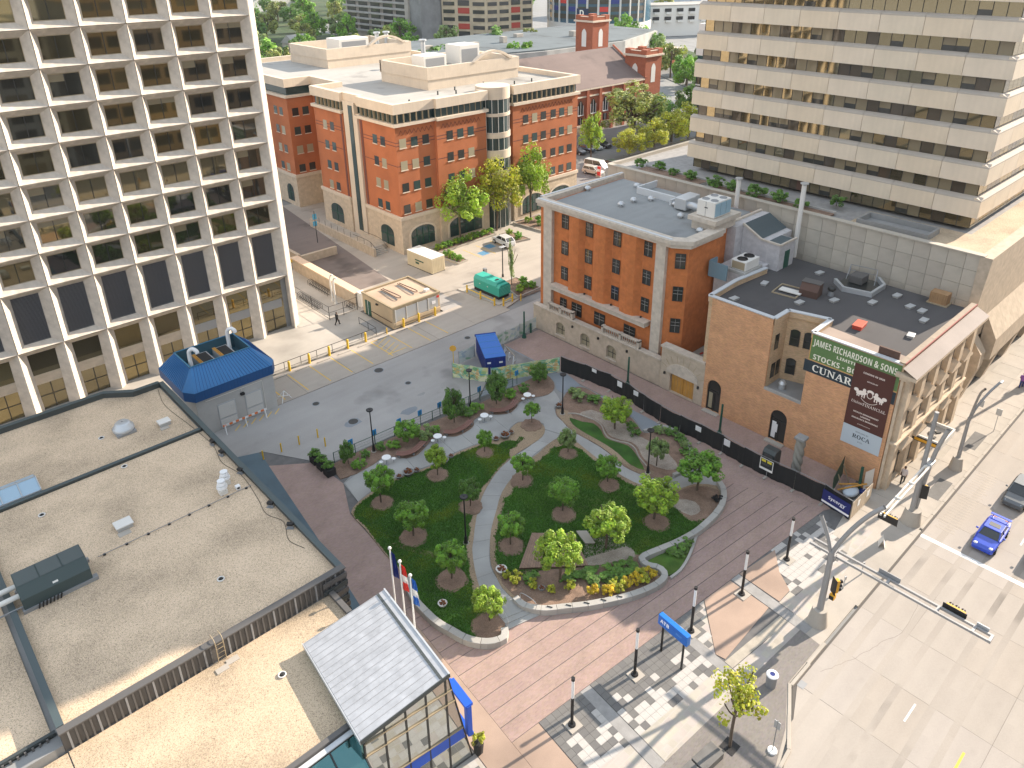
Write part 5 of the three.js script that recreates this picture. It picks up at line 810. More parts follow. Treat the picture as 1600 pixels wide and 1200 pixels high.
// things on the dark roof
{
  const y = 12.0, pads = [[61.5, -35.5, 'at the left corner'], [67.0, -35.4, 'near the condenser'], [65.3, -30.6, 'behind the light court'], [68.2, -28.5, 'beside the turbine vent'], [73.6, -32.8, 'in front of the panelled wall'], [70.4, -25.7, 'in the middle of the roof'], [73.7, -24.7, 'right of the skylight well'], [72.1, -22.8, 'behind the red box, farther'], [71.9, -21.6, 'behind the red box, nearer'], [70, -20.7, 'near the street cornice'], [66.1, -20.3, 'closest to the street corner']];
  for (const [x, z, w] of pads) { const p = thing('roof_curb_pad', 'small grey capped curb on the dark roof, ' + w, 'roof curb', [x, y, z], rr(-0.2, 0.2), 'grey curbs on the dark roof'); obj('curb', bx(0.8, 0.16, 0.5), M.concreteGrey, p); obj('cap', rbx(0.95, 0.08, 0.62, 0, 0.17, 0, 0.02), M.galv, p); }
  const r = thing('red_box', 'flat red box on the dark roof', 'box', [64.6, y, -24.3], 0.1); obj('body', rbx(1.5, 0.35, 0.8, 0, 0, 0, 0.04), M.redBox, r); obj('lid', rbx(1.6, 0.07, 0.9, 0, 0.36, 0, 0.02), mat([0.5, 0.09, 0.05], 0.6), r);
  const b = thing('brown_housing', 'dark brown sloped housing on the dark roof', 'roof unit', [68.0, y, -30.9], 0.15); obj('body', alongZ([[-0.8, 0], [0.8, 0], [0.8, 1.3], [-0.2, 1.3], [-0.8, 0.7]], -0.9, 0.9), M.brown, b); obj('lid', bx(1.1, 0.06, 1.9, 0.3, 1.31, 0), M.ribDark, b);
  const tv = thing('turbine_vent', 'dark round turbine vent beside the brown housing', 'vent', [69.3, y, -29.4]); obj('neck', cyl(0.3, 0.25, 0.5, 0, 0, 0, 12), M.steelGrey, tv); obj('turbine', new THREE.SphereGeometry(0.4, 12, 8).scale(1, 0.8, 1).translate(0, 0.75, 0), M.frameDark, tv);
  const lid = thing('white_hatch', 'long white hatch lid on a timber frame on the dark roof', 'hatch', [67.2, y, -32.8], 0.12); obj('timber_frame', [bx(2.6, 0.12, 0.12, 0, 0, -1.2), bx(2.6, 0.12, 0.12, 0, 0, 1.2), bx(0.12, 0.12, 2.4, -1.3, 0, 0), bx(0.12, 0.12, 2.4, 1.3, 0, 0)], M.frameTan, lid); obj('lid', rbx(0.9, 0.14, 2.2, -0.2, 0.14, 0.3, 0.03), M.offWhite, lid);
  const w = worldThing('skylight_well', 'sunken skylight well with a mesh guard on the dark roof', 'skylight', [73.4, 12, -28.6]);
  obj('curb', [ribbon([[72.6, -30.6], [71.2, -29.1], [71.8, -26.5], [74.8, -26.5], [76.2, -27.7]], 0.3, 12, 12.5)], M.galv, w); obj('glazing', slab([[72.7, -30.3], [75.4, -30.5], [75.9, -27.8], [74.7, -26.7], [72, -26.7], [71.5, -29]], 12.01, 12.06), M.glass, w); obj('guard_frame', [bar([75.4, 12, -30.4], [75.4, 13.3, -30.4], 0.06), bar([75.9, 12, -27.8], [75.9, 13.3, -27.8], 0.06), bar([75.4, 13.3, -30.4], [75.9, 13.3, -27.8], 0.06), bar([75.4, 12.7, -30.4], [75.9, 12.7, -27.8], 0.05), bar([74.2, 12, -30.2], [75.4, 13.3, -30.4], 0.05), bar([74.6, 12, -27.4], [75.9, 13.3, -27.8], 0.05)], M.steelGrey, w); obj('fan_box', rbx(1.6, 0.8, 1.4, 74.4, 12.1, -29.0, 0.05), M.ribDark, w);
  const tb = thing('timber_box', 'tan timber box against the panelled wall at the roof corner', 'box', [75.2, y, -21.3]); obj('body', rbx(1.1, 1.2, 1.6, 0, 0, 0, 0.03), M.frameTan2 = mat([0.4, 0.25, 0.13], 0.8, tWood), tb); obj('base', bx(1.4, 0.1, 1.9), M.frameTan, tb);
  const ob = worldThing('low_terrace', 'low debris-strewn flat roof between the red and the brick building', 'roof', [63, 0, -39.5]); obj('roof', b6(60.2, 69.8, 0, 3.0, -41.1, -37.2), M.concrete, ob); obj('debris', [bx(0.4, 0.12, 0.3, 61.2, 3.0, -39.6, 0.4), bx(0.3, 0.15, 0.5, 63.1, 3.0, -38.3, 1), bx(0.5, 0.1, 0.2, 64.2, 3.0, -40.2), bx(0.3, 0.1, 0.25, 62.2, 3.0, -40.6)], M.redBox, ob);
}

// ================================================================ RIGHT OFFICE TOWER ON ITS PODIUM
{
  const t = worldThing('banded_tower', 'beige office tower of horizontal window bands rising from a podium on the right', 'building', [100, 0, -40]);
  const XF = 84.4, ZN = -58.2, ZS = -22.3, Y0 = 16.8, FH = 3.46, NF = 14;
  const tones = [M.spandrel, mat([0.785, 0.68, 0.53], 0.85, tStreak), mat([0.815, 0.7, 0.55], 0.85, tStreak)];
  obj('core', b6(XF + 1.0, 122, Y0, Y0 + NF * FH + 4, ZN + 1.0, ZS - 1.0), M.concreteDark, t);
  obj('roof', b6(XF + 0.3, 122.5, Y0 + NF * FH + 4.02, Y0 + NF * FH + 5, ZN + 0.3, ZS - 0.3), M.spandrel, t);
  // spandrel profile: upright face with a sloping ledge on top
  const pw = (ZS - ZN) / 8, prof = [[0, 1.35], [0, 3.2], [0.62, 3.46], [0.7, 3.46], [0.7, 1.35]];
  const sp = join(alongZ(prof, 0.02, pw - 0.02)), ledge = join(alongZ([[-0.006, 3.08], [-0.006, 3.21], [0.62, 3.475], [0.66, 3.47]], 0.02, pw - 0.02));
  const LX = 122 - XF, nx = 8, pwx = LX / nx, spx = join(alongX(prof.map(([u, y]) => [-u, y]), 0.02, pwx - 0.02)), ledx = join(alongX([[0.006, 3.08], [0.006, 3.21], [-0.62, 3.475], [-0.66, 3.47]], 0.02, pwx - 0.02));
  const np = 27, ww = (ZS - ZN - 1.4) / np, pane = join(b6(-0.02, 0.02, 0, 1.45, 0.025, ww - 0.025)), pm = [M.bronze, M.glassBlind, M.bronze, M.glassBlind, M.glassBrown, M.bronze];
  const mul = join(b6(-0.06, 0.0, 0, 1.45, -0.03, 0.03)), npx = 28, wwx = (LX - 1.4) / npx, paneX2 = join(b6(0.025, wwx - 0.025, 0, 1.45, -0.02, 0.02));
  M.ledge = mat([0.55, 0.49, 0.42], 0.85, tStreak);
  for (let f = 0; f < NF; f++) {
    const y = Y0 + f * FH;
    for (let k = 0; k < 8; k++) { const s = piece('spandrel_panel', sp, tones[(k * 5 + f * 3) % 3], t, XF, y, ZN + k * pw); s.add(Object.assign(shade(new THREE.Mesh(ledge, M.ledge)), { name: 'ledge' })); }
    for (let k = 0; k < nx; k++) { const s = piece('spandrel_panel', spx, tones[(k + f) % 3], t, XF + k * pwx, y, ZS); s.add(Object.assign(shade(new THREE.Mesh(ledx, M.ledge)), { name: 'ledge' })); }
    if (f > 8) { obj('window_band', [b6(XF + 0.66, XF + 0.7, y, y + 1.45, ZN + 0.7, ZS - 0.7), b6(XF + 0.7, 121.3, y, y + 1.45, ZS - 0.7, ZS - 0.66)], M.bronze, t); continue; }
    for (let k = 0; k < np; k++) { const h = hash(k, f, 51), left = k > 9, m = f > 5 ? M.bronze : pm[Math.floor(h * 6)]; const p = piece('pane', pane, m, t, XF + 0.68, y, ZN + 0.7 + k * ww); p.add(Object.assign(shade(new THREE.Mesh(mul, M.frameDark)), { name: 'mullion' })); if (h > 0.45 && h < 0.62) { p.add(Object.assign(shade(new THREE.Mesh(join(b6(-0.03, -0.021, 0.02, 0.55, 0.04, ww - 0.04)), M.glass)), { name: 'open_gap' })); } }
    if (f < 7) for (let k = 0; k < npx; k++) piece('pane', paneX2, pm[Math.floor(hash(k, f, 53) * 6)], t, XF + 0.7 + k * wwx, y, ZS - 0.68);
  }
  obj('terrace_door', b6(XF + 0.6, XF + 0.64, Y0, Y0 + 1.4, -42.5, -41.2), M.brown, t);
}
{
  const t = worldThing('tower_podium', 'concrete podium with a wall of square panels behind the brick and red buildings', 'building', [100, 0, -42]);
  obj('body', [b6(77.5, 130, 0, 16.2, -66.5, -19.2)], M.concreteGrey, t);
  obj('terrace', [b6(78.2, 130, 16.21, 16.4, -66, -19.0)], M.paverMid2, t);
  obj('gravel', [slab([[78.2, -33], [84.3, -33], [84.3, -22.4], [123, -22.4], [130, -19.2], [78.2, -19.2]], 16.41, 16.46)], M.gravelWarm, t);
  const pt = [mat([0.58, 0.53, 0.44], 0.9, tMottle), mat([0.55, 0.5, 0.42], 0.9, tMottle), mat([0.6, 0.55, 0.46], 0.9, tMottle)];
  const w = 1.62, pg = join(b6(-0.06, 0.05, 0.015, 1.585, 0.015, w - 0.015));
  for (let k = 0; k < 29; k++) for (let j = 0; j < 4; j++) piece('wall_panel', pg, pt[Math.floor(rnd() * 3)], t, 77.42, 10.45 + j * 1.6, -65.9 + k * w);
  obj('coping', b6(77.2, 78.0, 16.86, 16.98, -66, -18.9), pt[2], t);
  obj('parapet', [b6(77.5, 78, 16.2, 16.85, -66, -19), b6(78, 130, 16.2, 16.85, -66.5, -66)], pt[1], t);
  obj('planter', [b6(80.6, 80.9, 16.4, 16.95, -62, -52), b6(78.0, 80.6, 16.4, 16.7, -62.0, -52)], M.concreteGrey, t);
  obj('planter', [b6(80.0, 80.2, 16.41, 16.9, -50.5, -35)], M.concreteGrey, t);
  obj('planter_soil', [b6(78.05, 80.55, 16.71, 16.76, -61.9, -52.1), b6(78.05, 79.95, 16.5, 16.7, -50.4, -35.1)], M.mulch, t);
  obj('light_well', [b6(79.0, 79.2, 16.4, 17.1, -32, -25), b6(82, 82.2, 16.4, 17.1, -32, -25), b6(79, 82.2, 16.4, 17.1, -32.2, -32), b6(79, 82.2, 16.4, 17.1, -25, -24.8), b6(79.2, 82, 16.47, 16.5, -32, -25)], M.concreteDark, t);
  obj('edge_rail', [b6(81, 130, 17.3, 17.36, -66.3, -66.24), b6(81, 130, 16.98, 17.2, -66.28, -66.25)], M.frameDark, t);
  // avenue side: leaning upper wall over a recessed base with raking fins
  obj('upper_wall', [alongX([[-19.3, 6.2], [-18.7, 7.2], [-18.2, 16.9], [-19.3, 16.9]], 77.2, 130)], M.precastTan, t);
  for (let k = 0; k < 7; k++) obj('raking_fin', alongX([[-19.3, 0], [-18.6, 0], [-17.6, 4.4], [-17.6, 6.0], [-19.3, 8.4]], 79.5 + k * 7, 80.9 + k * 7), M.precastTan, t);
  for (let k = 0; k < 6; k++) obj('shop_window', b6(81 + k * 7, 86.4 + k * 7, 0.3, 5.8, -19.18, -19.1), M.glass, t);
  obj('sunlit_beam', alongX([[-18.6, 4.4], [-17.3, 4.6], [-17.2, 7.0], [-18.6, 9.5]], 82, 130), M.precastTan, t);
}

// ================================================================ FAR ORANGE BRICK OFFICE WITH CREAM PARAPETS
{
  const t = worldThing('far_brick_office', 'orange brick office building with cream parapets and arched stone base beyond the lot', 'building', [81, 0, -110]);
  const ZF = -93.75, XL = 62, top = 23.2;
  const plan = [[62, -93.75], [69.1, -93.75], [69.1, -93.2], [79, -93.2], [79, -94.4], [85.2, -94.4], [85.2, -93.6], [100.8, -93.6], [100.8, -117], [100.8, -155], [62, -155], [62, -126.9], [67, -126.9], [67, -117.3], [62, -117.3], [62, -108.2], [62.6, -108.2], [62.6, -103.4], [62, -103.4]];
  const grow = (d) => plan.map(([x, z]) => [x + (x < 62.7 || x === 67 ? -d : x > 100 ? d : x === 79 ? d : 0), z + (z > -95 ? d : z < -154 || z === -117.3 ? -d : z === -126.9 ? d : 0)]);
  obj('brick_wall', slab(plan, 6.0, 20), M.brickFar, t);
  obj('stone_base', slab(grow(0.12), 0, 5.6), M.creamStone, t);
  obj('stone_band', slab(grow(0.3), 5.61, 6.15), M.cream, t);
  obj('top_band', slab(grow(0.35), 19.9, 20.35), M.cream, t);
  obj('clerestory', slab(grow(-0.25), 20.36, 21.75), M.glassTeal, t);
  obj('parapet', slab(grow(0.3), 21.76, top, [grow(-0.5).slice().reverse()]), M.cream, t);
  obj('roof', slab(grow(-0.45), 22.2, 22.4), M.roofPale, t);
  // clerestory mullions
  for (let k = 0; k < 34; k++) { const x = 62.4 + k * 1.13; if (x > 79 && x < 85) continue; obj('mullion', b6(x - 0.05, x + 0.05, 20.4, 21.7, ZF + 0.1, ZF + 0.36), M.frameTan, t); }
  for (let k = 0; k < 19; k++) { const z = -94.3 - k * 1.2; if (z < -103 && z > -108.4) continue; obj('mullion', b6(61.9, 62.3, 20.4, 21.7, z - 0.05, z + 0.05), M.frameTan, t); }
  // square windows, four storeys
  const wz = join([b6(-0.6, 0.6, 0, 1.35, -0.02, 0.03)]), fz = join([b6(-0.66, 0.66, -0.14, -0.02, 0, 0.12)]), wx = join([b6(-0.03, 0.02, 0, 1.35, -0.6, 0.6)]), fx = join([b6(-0.12, 0, -0.14, -0.02, -0.66, 0.66)]);
  const gl = [M.glassTeal, M.glass, M.glassPale, M.glassTeal, M.glass];
  const wZ = (x, y, z) => { const p = piece('window', wz, gl[Math.floor(hash(x * 10 | 0, y * 10 | 0, 9) * 5)], t, x, y, z); p.add(Object.assign(shade(new THREE.Mesh(fz, M.cream)), { name: 'sill' })); };
  const wX = (z, y, x) => { const p = piece('window', wx, gl[Math.floor(hash(z * 10 | 0, y * 10 | 0, 8) * 5)], t, x, y, z); p.add(Object.assign(shade(new THREE.Mesh(fx, M.cream)), { name: 'sill' })); };
  for (const y of [16.7, 13.35, 9.95, 6.55]) {
    for (const x of [63.2, 65.3, 67.4]) wZ(x, y, ZF);
    for (const x of [71.6, 73.7, 75.8]) wZ(x, y, -93.2);
    for (const x of [88.1, 90.2, 92.3, 94.7, 96.8, 98.9]) wZ(x, y, -93.6);
    for (const z of [-97.2, -99.3, -111.9, -114.1, -129.5, -131.6]) wX(z, y, 62);
    for (const x of [63.4, 65.4]) wZ(x, y, -126.9);
  }
  // dark brick courses and the diamond frieze
  for (const [x0, x1, z] of [[62, 69.1, ZF], [69.1, 79, -93.2], [85.2, 100.8, -93.6]]) for (const y of [17.0, 17.5, 13.95]) obj('dark_course', b6(x0, x1, y, y + 0.13, z, z + 0.012), M.brickDark, t);
  for (const [z0, z1] of [[-103.3, -93.75], [-117.2, -108.3]]) for (const y of [17.0, 17.5, 13.95]) obj('dark_course', b6(61.988, 62, y, y + 0.13, z0, z1), M.brickDark, t);
  for (const [x0, n, z] of [[62.6, 8, ZF], [70, 10, -93.2], [87, 16, -93.6]]) obj('frieze', Array.from({ length: n }, (_, k) => [bar([x0 + k * 0.78, 18.6, z + 0.005], [x0 + k * 0.78 + 0.39, 19.3, z + 0.005], 0.13, 0.02), bar([x0 + k * 0.78 + 0.39, 19.3, z + 0.005], [x0 + k * 0.78 + 0.78, 18.6, z + 0.005], 0.13, 0.02)]).flat(), M.brickDark, t);
  obj('corner_pier', [b6(61.93, 62.2, 6.2, 19.9, -103.1, -102.6), b6(61.93, 62.2, 6.2, 19.9, -109, -108.5)], M.brickDark, t);
  obj('stone_shaft', [b6(61.7, 62.7, 0, 20.2, -104.6, -103.5), b6(62.0, 62.7, 0, 22, -107.9, -104.7)], M.cream, t);
  obj('shaft_glazing', b6(61.9, 61.99, 1, 21.5, -106.3, -105.2), M.glassTeal, t);
  // glazed round bay
  const bay = obj('round_bay', new THREE.CylinderGeometry(2.6, 2.6, 22.6, 28, 1, false).translate(82.1, 11.3, -95.0), M.glassTeal, t);
  for (const [y, h] of [[5.2, 1.5], [8.6, 1.4], [12, 1.4], [15.4, 0.9], [18.9, 0.5], [21.6, 1.9]]) obj('bay_band', new THREE.CylinderGeometry(2.8, 2.8, h, 28).translate(82.1, y + h / 2, -95.0), M.cream, bay);
  obj('bay_mullion', Array.from({ length: 7 }, (_, k) => { const a = 0.4 + k * 0.39; return bx(0.08, 22, 0.08, 82.1 + 2.63 * Math.cos(a), 0, -95 + 2.63 * Math.sin(a)); }), M.offWhite, bay).userData.kind = 'stuff';
  // arched windows of the base
  const arch = (z, x0, x1, y1, rise) => { const s = new THREE.Shape(); s.moveTo(x0, 0.8); s.lineTo(x1, 0.8); s.lineTo(x1, y1); for (let k = 0; k <= 12; k++) { const a = Math.PI * k / 12; s.lineTo((x0 + x1) / 2 + ((x1 - x0) / 2) * Math.cos(a), y1 + rise * Math.sin(a)); } return s; };
  for (const [x0, x1, z] of [[63.4, 68.0, ZF + 0.12], [70.6, 77.4, -93.08], [87, 92, -93.48], [94, 99, -93.48]]) {
    const w = obj('arched_window', new THREE.ShapeGeometry(arch(z, x0, x1, 2.9, 1.2)).translate(0, 0, z + 0.02), M.glassTeal, t);
    obj('mullion', [...[0.25, 0.5, 0.75].map((q) => b6(x0 + (x1 - x0) * q - 0.05, x0 + (x1 - x0) * q + 0.05, 0.8, 3.7, z + 0.03, z + 0.1)), b6(x0, x1, 2.4, 2.5, z + 0.03, z + 0.1)], M.green, w);
    const ring = arch(z, x0 - 0.35, x1 + 0.35, 2.9, 1.5); ring.holes.push(new THREE.Path(arch(z, x0, x1, 2.9, 1.2).getPoints())); obj('surround', new THREE.ExtrudeGeometry(ring, { depth: 0.12, bevelEnabled: false }).translate(0, 0, z), M.cream, w);
  }
  for (const [z0, z1] of [[-99.6, -96], [-115, -111], [-131, -128.5]]) { const s = arch(0, -z1, -z0, 2.9, 1.1), w = obj('arched_window', new THREE.ShapeGeometry(s).rotateY(Math.PI / 2).translate(61.85, 0, 0), M.glassTeal, t); obj('mullion', [b6(61.78, 61.84, 0.8, 3.8, (z0 + z1) / 2 - 0.05, (z0 + z1) / 2 + 0.05), b6(61.78, 61.84, 2.4, 2.5, z0, z1)], M.green, w); }
  // rooftop penthouses
  const pent = (label, x0, x1, z0, z1) => {
    obj('penthouse', [b6(x0, x1, 22.4, 24.0, z0, z1), b6(x0 - 0.15, x1 + 0.15, 24.02, 26.0, z1 - 0.4, z1 + 0.15), b6(x0 - 0.15, x0 + 0.4, 24.02, 26.0, z0, z1 - 0.41), b6(x0 - 0.15, x1 + 0.15, 24.02, 26, z0 - 0.15, z0 + 0.3), b6(x1 - 0.4, x1 + 0.15, 24.02, 26, z0 + 0.31, z1 - 0.41)], M.cream, t);
    obj('penthouse_roof', b6(x0 + 0.42, x1 - 0.42, 24.02, 24.3, z0 + 0.32, z1 - 0.42), M.roofPale, t);
    const xc = (x0 + x1) / 2 + 4, s = new THREE.Shape(); s.moveTo(-4.5, 0); s.quadraticCurveTo(0, 3.4, 4.5, 0); s.lineTo(3.8, 0); s.quadraticCurveTo(0, 2.6, -3.8, 0); obj('arched_parapet', new THREE.ExtrudeGeometry(s, { depth: 0.7, bevelEnabled: false }).translate(xc, 25.9, z1 - 0.4), M.cream, t);
  };
  pent('', 75.5, 95.5, -117, -103.4); pent('', 76.5, 96, -152, -137);
  for (const [x, z, w, h, d] of [[83, -113, 5, 2.3, 3.6], [91, -113.5, 4.6, 3.4, 4.2], [86, -145, 7, 2.6, 5]]) { const u = obj('plant_unit', rbx(w, h, d, x, 24.3, z, 0.1), M.offWhite, t); obj('grille', b6(x - w * 0.4, x + w * 0.4, 24.6, 24.3 + h * 0.8, z + d / 2, z + d / 2 + 0.03), M.steelGrey, u); }
  for (const [x, z] of [[93.5, -145.5], [95.7, -145.2], [92, -127]]) obj('roof_stack', [cyl(0.45, 0.45, 4, x, 23, z, 12), cyl(0.75, 0.75, 0.3, x, 27.1, z, 12)], M.galv, t);
  for (let k = 0; k < 9; k++) obj('roof_pipe', cyl(0.12, 0.12, 0.6, rr(64, 99), 22.4, rr(-101, -95.5), 8), M.flashDark, t);
}
// ================================================================ CHURCH
{
  const t = worldThing('church', 'red brick church with twin square towers and a big slate roof', 'church', [155, 0, -145]);
  obj('nave_wall', [b6(128, 167, 0, 10.8, -158, -131)], M.brickRed, t);
  obj('stone_course', [b6(127.8, 167, 9.1, 9.45, -131, -130.75), b6(127.8, 167, 10.82, 11.15, -131.2, -130.6), b6(127.8, 167, 1.7, 2.3, -131, -130.8)], M.cream, t);
  obj('base', b6(127.8, 167, 0, 1.68, -131, -130.9), M.creamStone, t);
  obj('slate_roof', [quad([128, 11.2, -130.7], [167.5, 11.2, -130.7], [170, 18, -145], [128, 18, -145]), quad([128, 18, -145], [170, 18, -145], [170, 11.2, -159], [128, 11.2, -159])], M.slate, t);
  obj('gable', [tris([[[127.9, 11, -130.8], [127.9, 18.6, -145], [127.9, 11, -159]]]), bar([127.8, 11.3, -130.6], [127.8, 18.8, -145], 0.5, 0.4), bar([167.4, 11.3, -130.6], [170.2, 18.4, -145], 0.4, 0.4)], M.brickRed, t);
  for (let k = 0; k < 8; k++) obj('buttress', b6(130 + k * 4.7, 130.9 + k * 4.7, 0, 10.7, -131, -130.5), M.brickRed, t);
  for (let k = 0; k < 7; k++) { const x = 132.8 + k * 4.7, s = new THREE.Shape(); s.moveTo(-0.9, 0); s.lineTo(0.9, 0); s.lineTo(0.9, 2.2); s.quadraticCurveTo(0.8, 3, 0, 3.6); s.quadraticCurveTo(-0.8, 3, -0.9, 2.2); const w = obj('lancet_window', new THREE.ShapeGeometry(s).translate(x, 4.9, -130.95), M.glass, t); obj('tracery', [b6(x - 0.06, x + 0.06, 4.9, 8.2, -130.94, -130.85), b6(x - 1.02, x - 0.9, 4.8, 7.2, -130.94, -130.85), b6(x + 0.9, x + 1.02, 4.8, 7.2, -130.94, -130.85), b6(x - 1.05, x + 1.05, 4.7, 4.88, -130.94, -130.8)], M.white, w); const w2 = obj('lower_window', b6(x - 0.7, x + 0.7, 2.5, 4.1, -130.99, -130.95), M.glass, t); obj('tracery', b6(x - 0.05, x + 0.05, 2.5, 4.1, -130.95, -130.9), M.white, w2); }
  const tower = (x0, x1, z0, z1, h) => {
    const b = obj('tower', b6(x0, x1, 0, h - 1.4, z0, z1), M.brickRed, t);
    obj('tower_cornice', b6(x0 - 0.5, x1 + 0.5, h - 1.38, h - 0.9, z0 - 0.5, z1 + 0.5), M.cream, b);
    obj('tower_parapet', [b6(x0, x1, h - 0.88, h, z0, z0 + 0.4), b6(x0, x1, h - 0.88, h, z1 - 0.4, z1), b6(x0, x0 + 0.4, h - 0.88, h, z0 + 0.41, z1 - 0.41), b6(x1 - 0.4, x1, h - 0.88, h, z0 + 0.41, z1 - 0.41)], M.brickRed, b);
    for (const [x, z] of [[x0 + 0.8, z1 - 0.8], [x1 - 0.8, z1 - 0.8], [x0 + 0.8, z0 + 0.8], [x1 - 0.8, z0 + 0.8]]) obj('merlon', rbx(1.8, 1.3, 1.8, x, h - 0.86, z, 0.08), M.brickRed, b);
    obj('tower_coping', [b6(x0 + 1.8, x1 - 1.8, h + 0.01, h + 0.15, z1 - 0.45, z1 + 0.05), b6(x0 - 0.05, x0 + 0.45, h + 0.01, h + 0.15, z0 + 1.8, z1 - 1.8)], M.cream, b);
    const s = (w, hh) => { const q = new THREE.Shape(); q.moveTo(-w, 0); q.lineTo(w, 0); q.lineTo(w, hh - 1.2); q.quadraticCurveTo(w * 0.8, hh - 0.4, 0, hh); q.quadraticCurveTo(-w * 0.8, hh - 0.4, -w, hh - 1.2); return new THREE.ShapeGeometry(q); };
    obj('belfry_louvre', s(0.9, 5).translate((x0 + x1) / 2, h - 8.2, z1 + 0.04), M.offWhite, b); obj('belfry_louvre', s(0.9, 5).rotateY(-Math.PI / 2).translate(x0 - 0.04, h - 8.2, (z0 + z1) / 2), M.offWhite, b);
  };
  tower(167.3, 174.2, -138, -130.9, 18.0); tower(172, 179, -161, -154.4, 25);
}
// ================================================================ DISTANT BLOCKS
{
  const a = worldThing('balcony_block', 'distant grey apartment slab with rows of dark balconies', 'building', [240, 0, -360]);
  obj('body', b6(232.6, 252, 0, 60, -390, -330), M.concrete, a);
  for (let f = 0; f < 18; f++) { obj('balcony_slab', b6(230.6, 232.5, 2.6 + f * 3, 2.85 + f * 3, -390, -331), M.concrete, a); obj('balcony_rail', b6(230.5, 230.65, 2.86 + f * 3, 3.7 + f * 3, -390, -331), M.concreteGrey, a); for (let k = 0; k < 5; k++) obj('glazing', b6(232.4, 232.58, 3.0 + f * 3, 5.4 + f * 3, -388.5 + k * 11.6, -380 + k * 11.6), M.glass, a); }
  obj('stair_tower', [b6(231, 246, 0, 62, -329, -319)], M.concreteDark, a); obj('end_fin', b6(230, 231, 0, 62, -331, -328), M.concrete, a);
  const c = worldThing('tan_apartment', 'distant tan apartment block with balcony bands and dark red panels', 'building', [262, 0, -305]);
  const face = [[243, -318], [253, -296], [279, -291]], tanm = mat([0.68, 0.56, 0.38], 0.9, tMottle);
  obj('body', slab([[243, -318], [253, -296], [279, -291], [292, -312], [262, -336]], 0, 56), tanm, c);
  for (let f = 0; f < 15; f++) for (const [i, n] of [[0, 3], [1, 4]]) for (let k = 0; k < n; k++) {
    const p = face[i], q = face[i + 1], s0 = (k + 0.12) / n, s1 = (k + 0.88) / n, off = 0.25, dx = q[0] - p[0], dz = q[1] - p[1], l = Math.hypot(dx, dz), nx = -dz / l, nz = dx / l;
    const P = (s, o) => [p[0] + dx * s + nx * o, p[1] + dz * s + nz * o], red = (k === 1 && i === 0) || (k === 2 && i === 1);
    obj(red ? 'red_panel' : 'window_band', slab([P(s0, -0.2), P(s1, -0.2), P(s1, off), P(s0, off)], 3 + f * 3.6, (red ? 5.6 : 4.7) + f * 3.6), red && f % 2 ? M.redBox : M.glass, c);
  }
  const d = worldThing('round_glass_tower', 'distant curved blue-glass tower with red and navy panels', 'building', [312, 0, -272]);
  const R = 26, cyl2 = (y0, y1, r, m, name) => obj(name, new THREE.CylinderGeometry(r, r, y1 - y0, 40).translate(312, (y0 + y1) / 2, -276), m, d);
  cyl2(0, 9, R + 0.6, M.offWhite, 'base'); cyl2(9, 64, R, mat([0.05, 0.12, 0.17], 0.2), 'curtain_wall');
  for (let k = 0; k < 16; k++) { const an = Math.PI * (0.45 + k * 0.065); obj('fin', bx(0.7, 56, 0.7, 312 + (R + 0.3) * Math.cos(an), 9, -276 + (R + 0.3) * Math.sin(an)), M.offWhite, d); for (let f = 0; f < 15; f++) { const a2 = an + 0.1, h = hash(k, f, 3), m = h > 0.86 ? M.red : h > 0.74 ? M.navy : M.glassOlive; obj('panel', bx(4.2, 2.2, 0.2, 312 + (R + 0.15) * Math.cos(a2), 11 + f * 3.5, -276 + (R + 0.15) * Math.sin(a2), -a2 + Math.PI / 2), m, d); } }
  { const an = 2.72; const m = sheet('letter_sign', 6, 4, print(192, 128, (c2, w, h) => { c2.fillStyle = '#1d2b49'; c2.fillRect(0, 0, w, h); c2.fillStyle = '#f4f1e4'; c2.font = 'bold 120px sans-serif'; c2.fillText('D', 40, 108); }), d); m.position.set(312 + (R + 0.9) * Math.cos(an), 14, -276 + (R + 0.9) * Math.sin(an)).sub(origin.get(d)); m.rotation.y = Math.PI / 2 - an; }
  const e = worldThing('white_walkup', 'long white terrace of flats with stepped balconies beyond the church', 'building', [336, 0, -262]);
  obj('wall', slab([[318, -282], [326, -262], [372, -236], [384, -256]], 0, 15), M.offWhite, e); obj('roof', slab([[317.5, -282.5], [326, -261.5], [372.5, -235.5], [384.5, -256]], 15.01, 15.4), M.roofPale, e);
  for (let k = 0; k < 8; k++) for (let f = 0; f < 2; f++) { const s = (k + 0.5) / 8, x = 326 + 46 * s, z = -262 + 26 * s; obj('balcony', bx(3.2, 1.0, 2.2, x, 7 + f * 4, z + 0.6, -0.51), M.offWhite, e); obj('opening', bx(3.6, 1.6, 0.3, x, 8.1 + f * 4, z + 0.2, -0.51), M.blackMatte, e); }
  for (let f = 0; f < 4; f++) obj('window', bx(1.2, 1.6, 0.3, 321.4, 2 + f * 3.4, -273.6, 1.19), M.glassBrown, e);
  const g = worldThing('grey_hall', 'long low grey-roofed hall with a curved wall behind the brick office', 'building', [190, 0, -215]);
  obj('hall', slab([[120, -205], [150, -192], [185, -186], [225, -186], [262, -200], [262, -240], [120, -240]], 0, 12), M.concreteGrey, g); obj('roof', slab([[121, -206], [150, -193], [185, -187], [225, -187], [261, -201], [261, -239], [121, -239]], 12.01, 12.5), mat([0.16, 0.19, 0.2], 0.9, tRoad), g);
  for (let k = 0; k < 7; k++) obj('roof_unit', rbx(rr(2, 4), rr(1.2, 2.2), rr(2, 3), 140 + k * 16, 12.5, rr(-225, -198), 0.1), M.concrete, g);
  const h = worldThing('brick_terrace', 'low orange brick building beside the boulevard beyond the church', 'building', [240, 0, -200]);
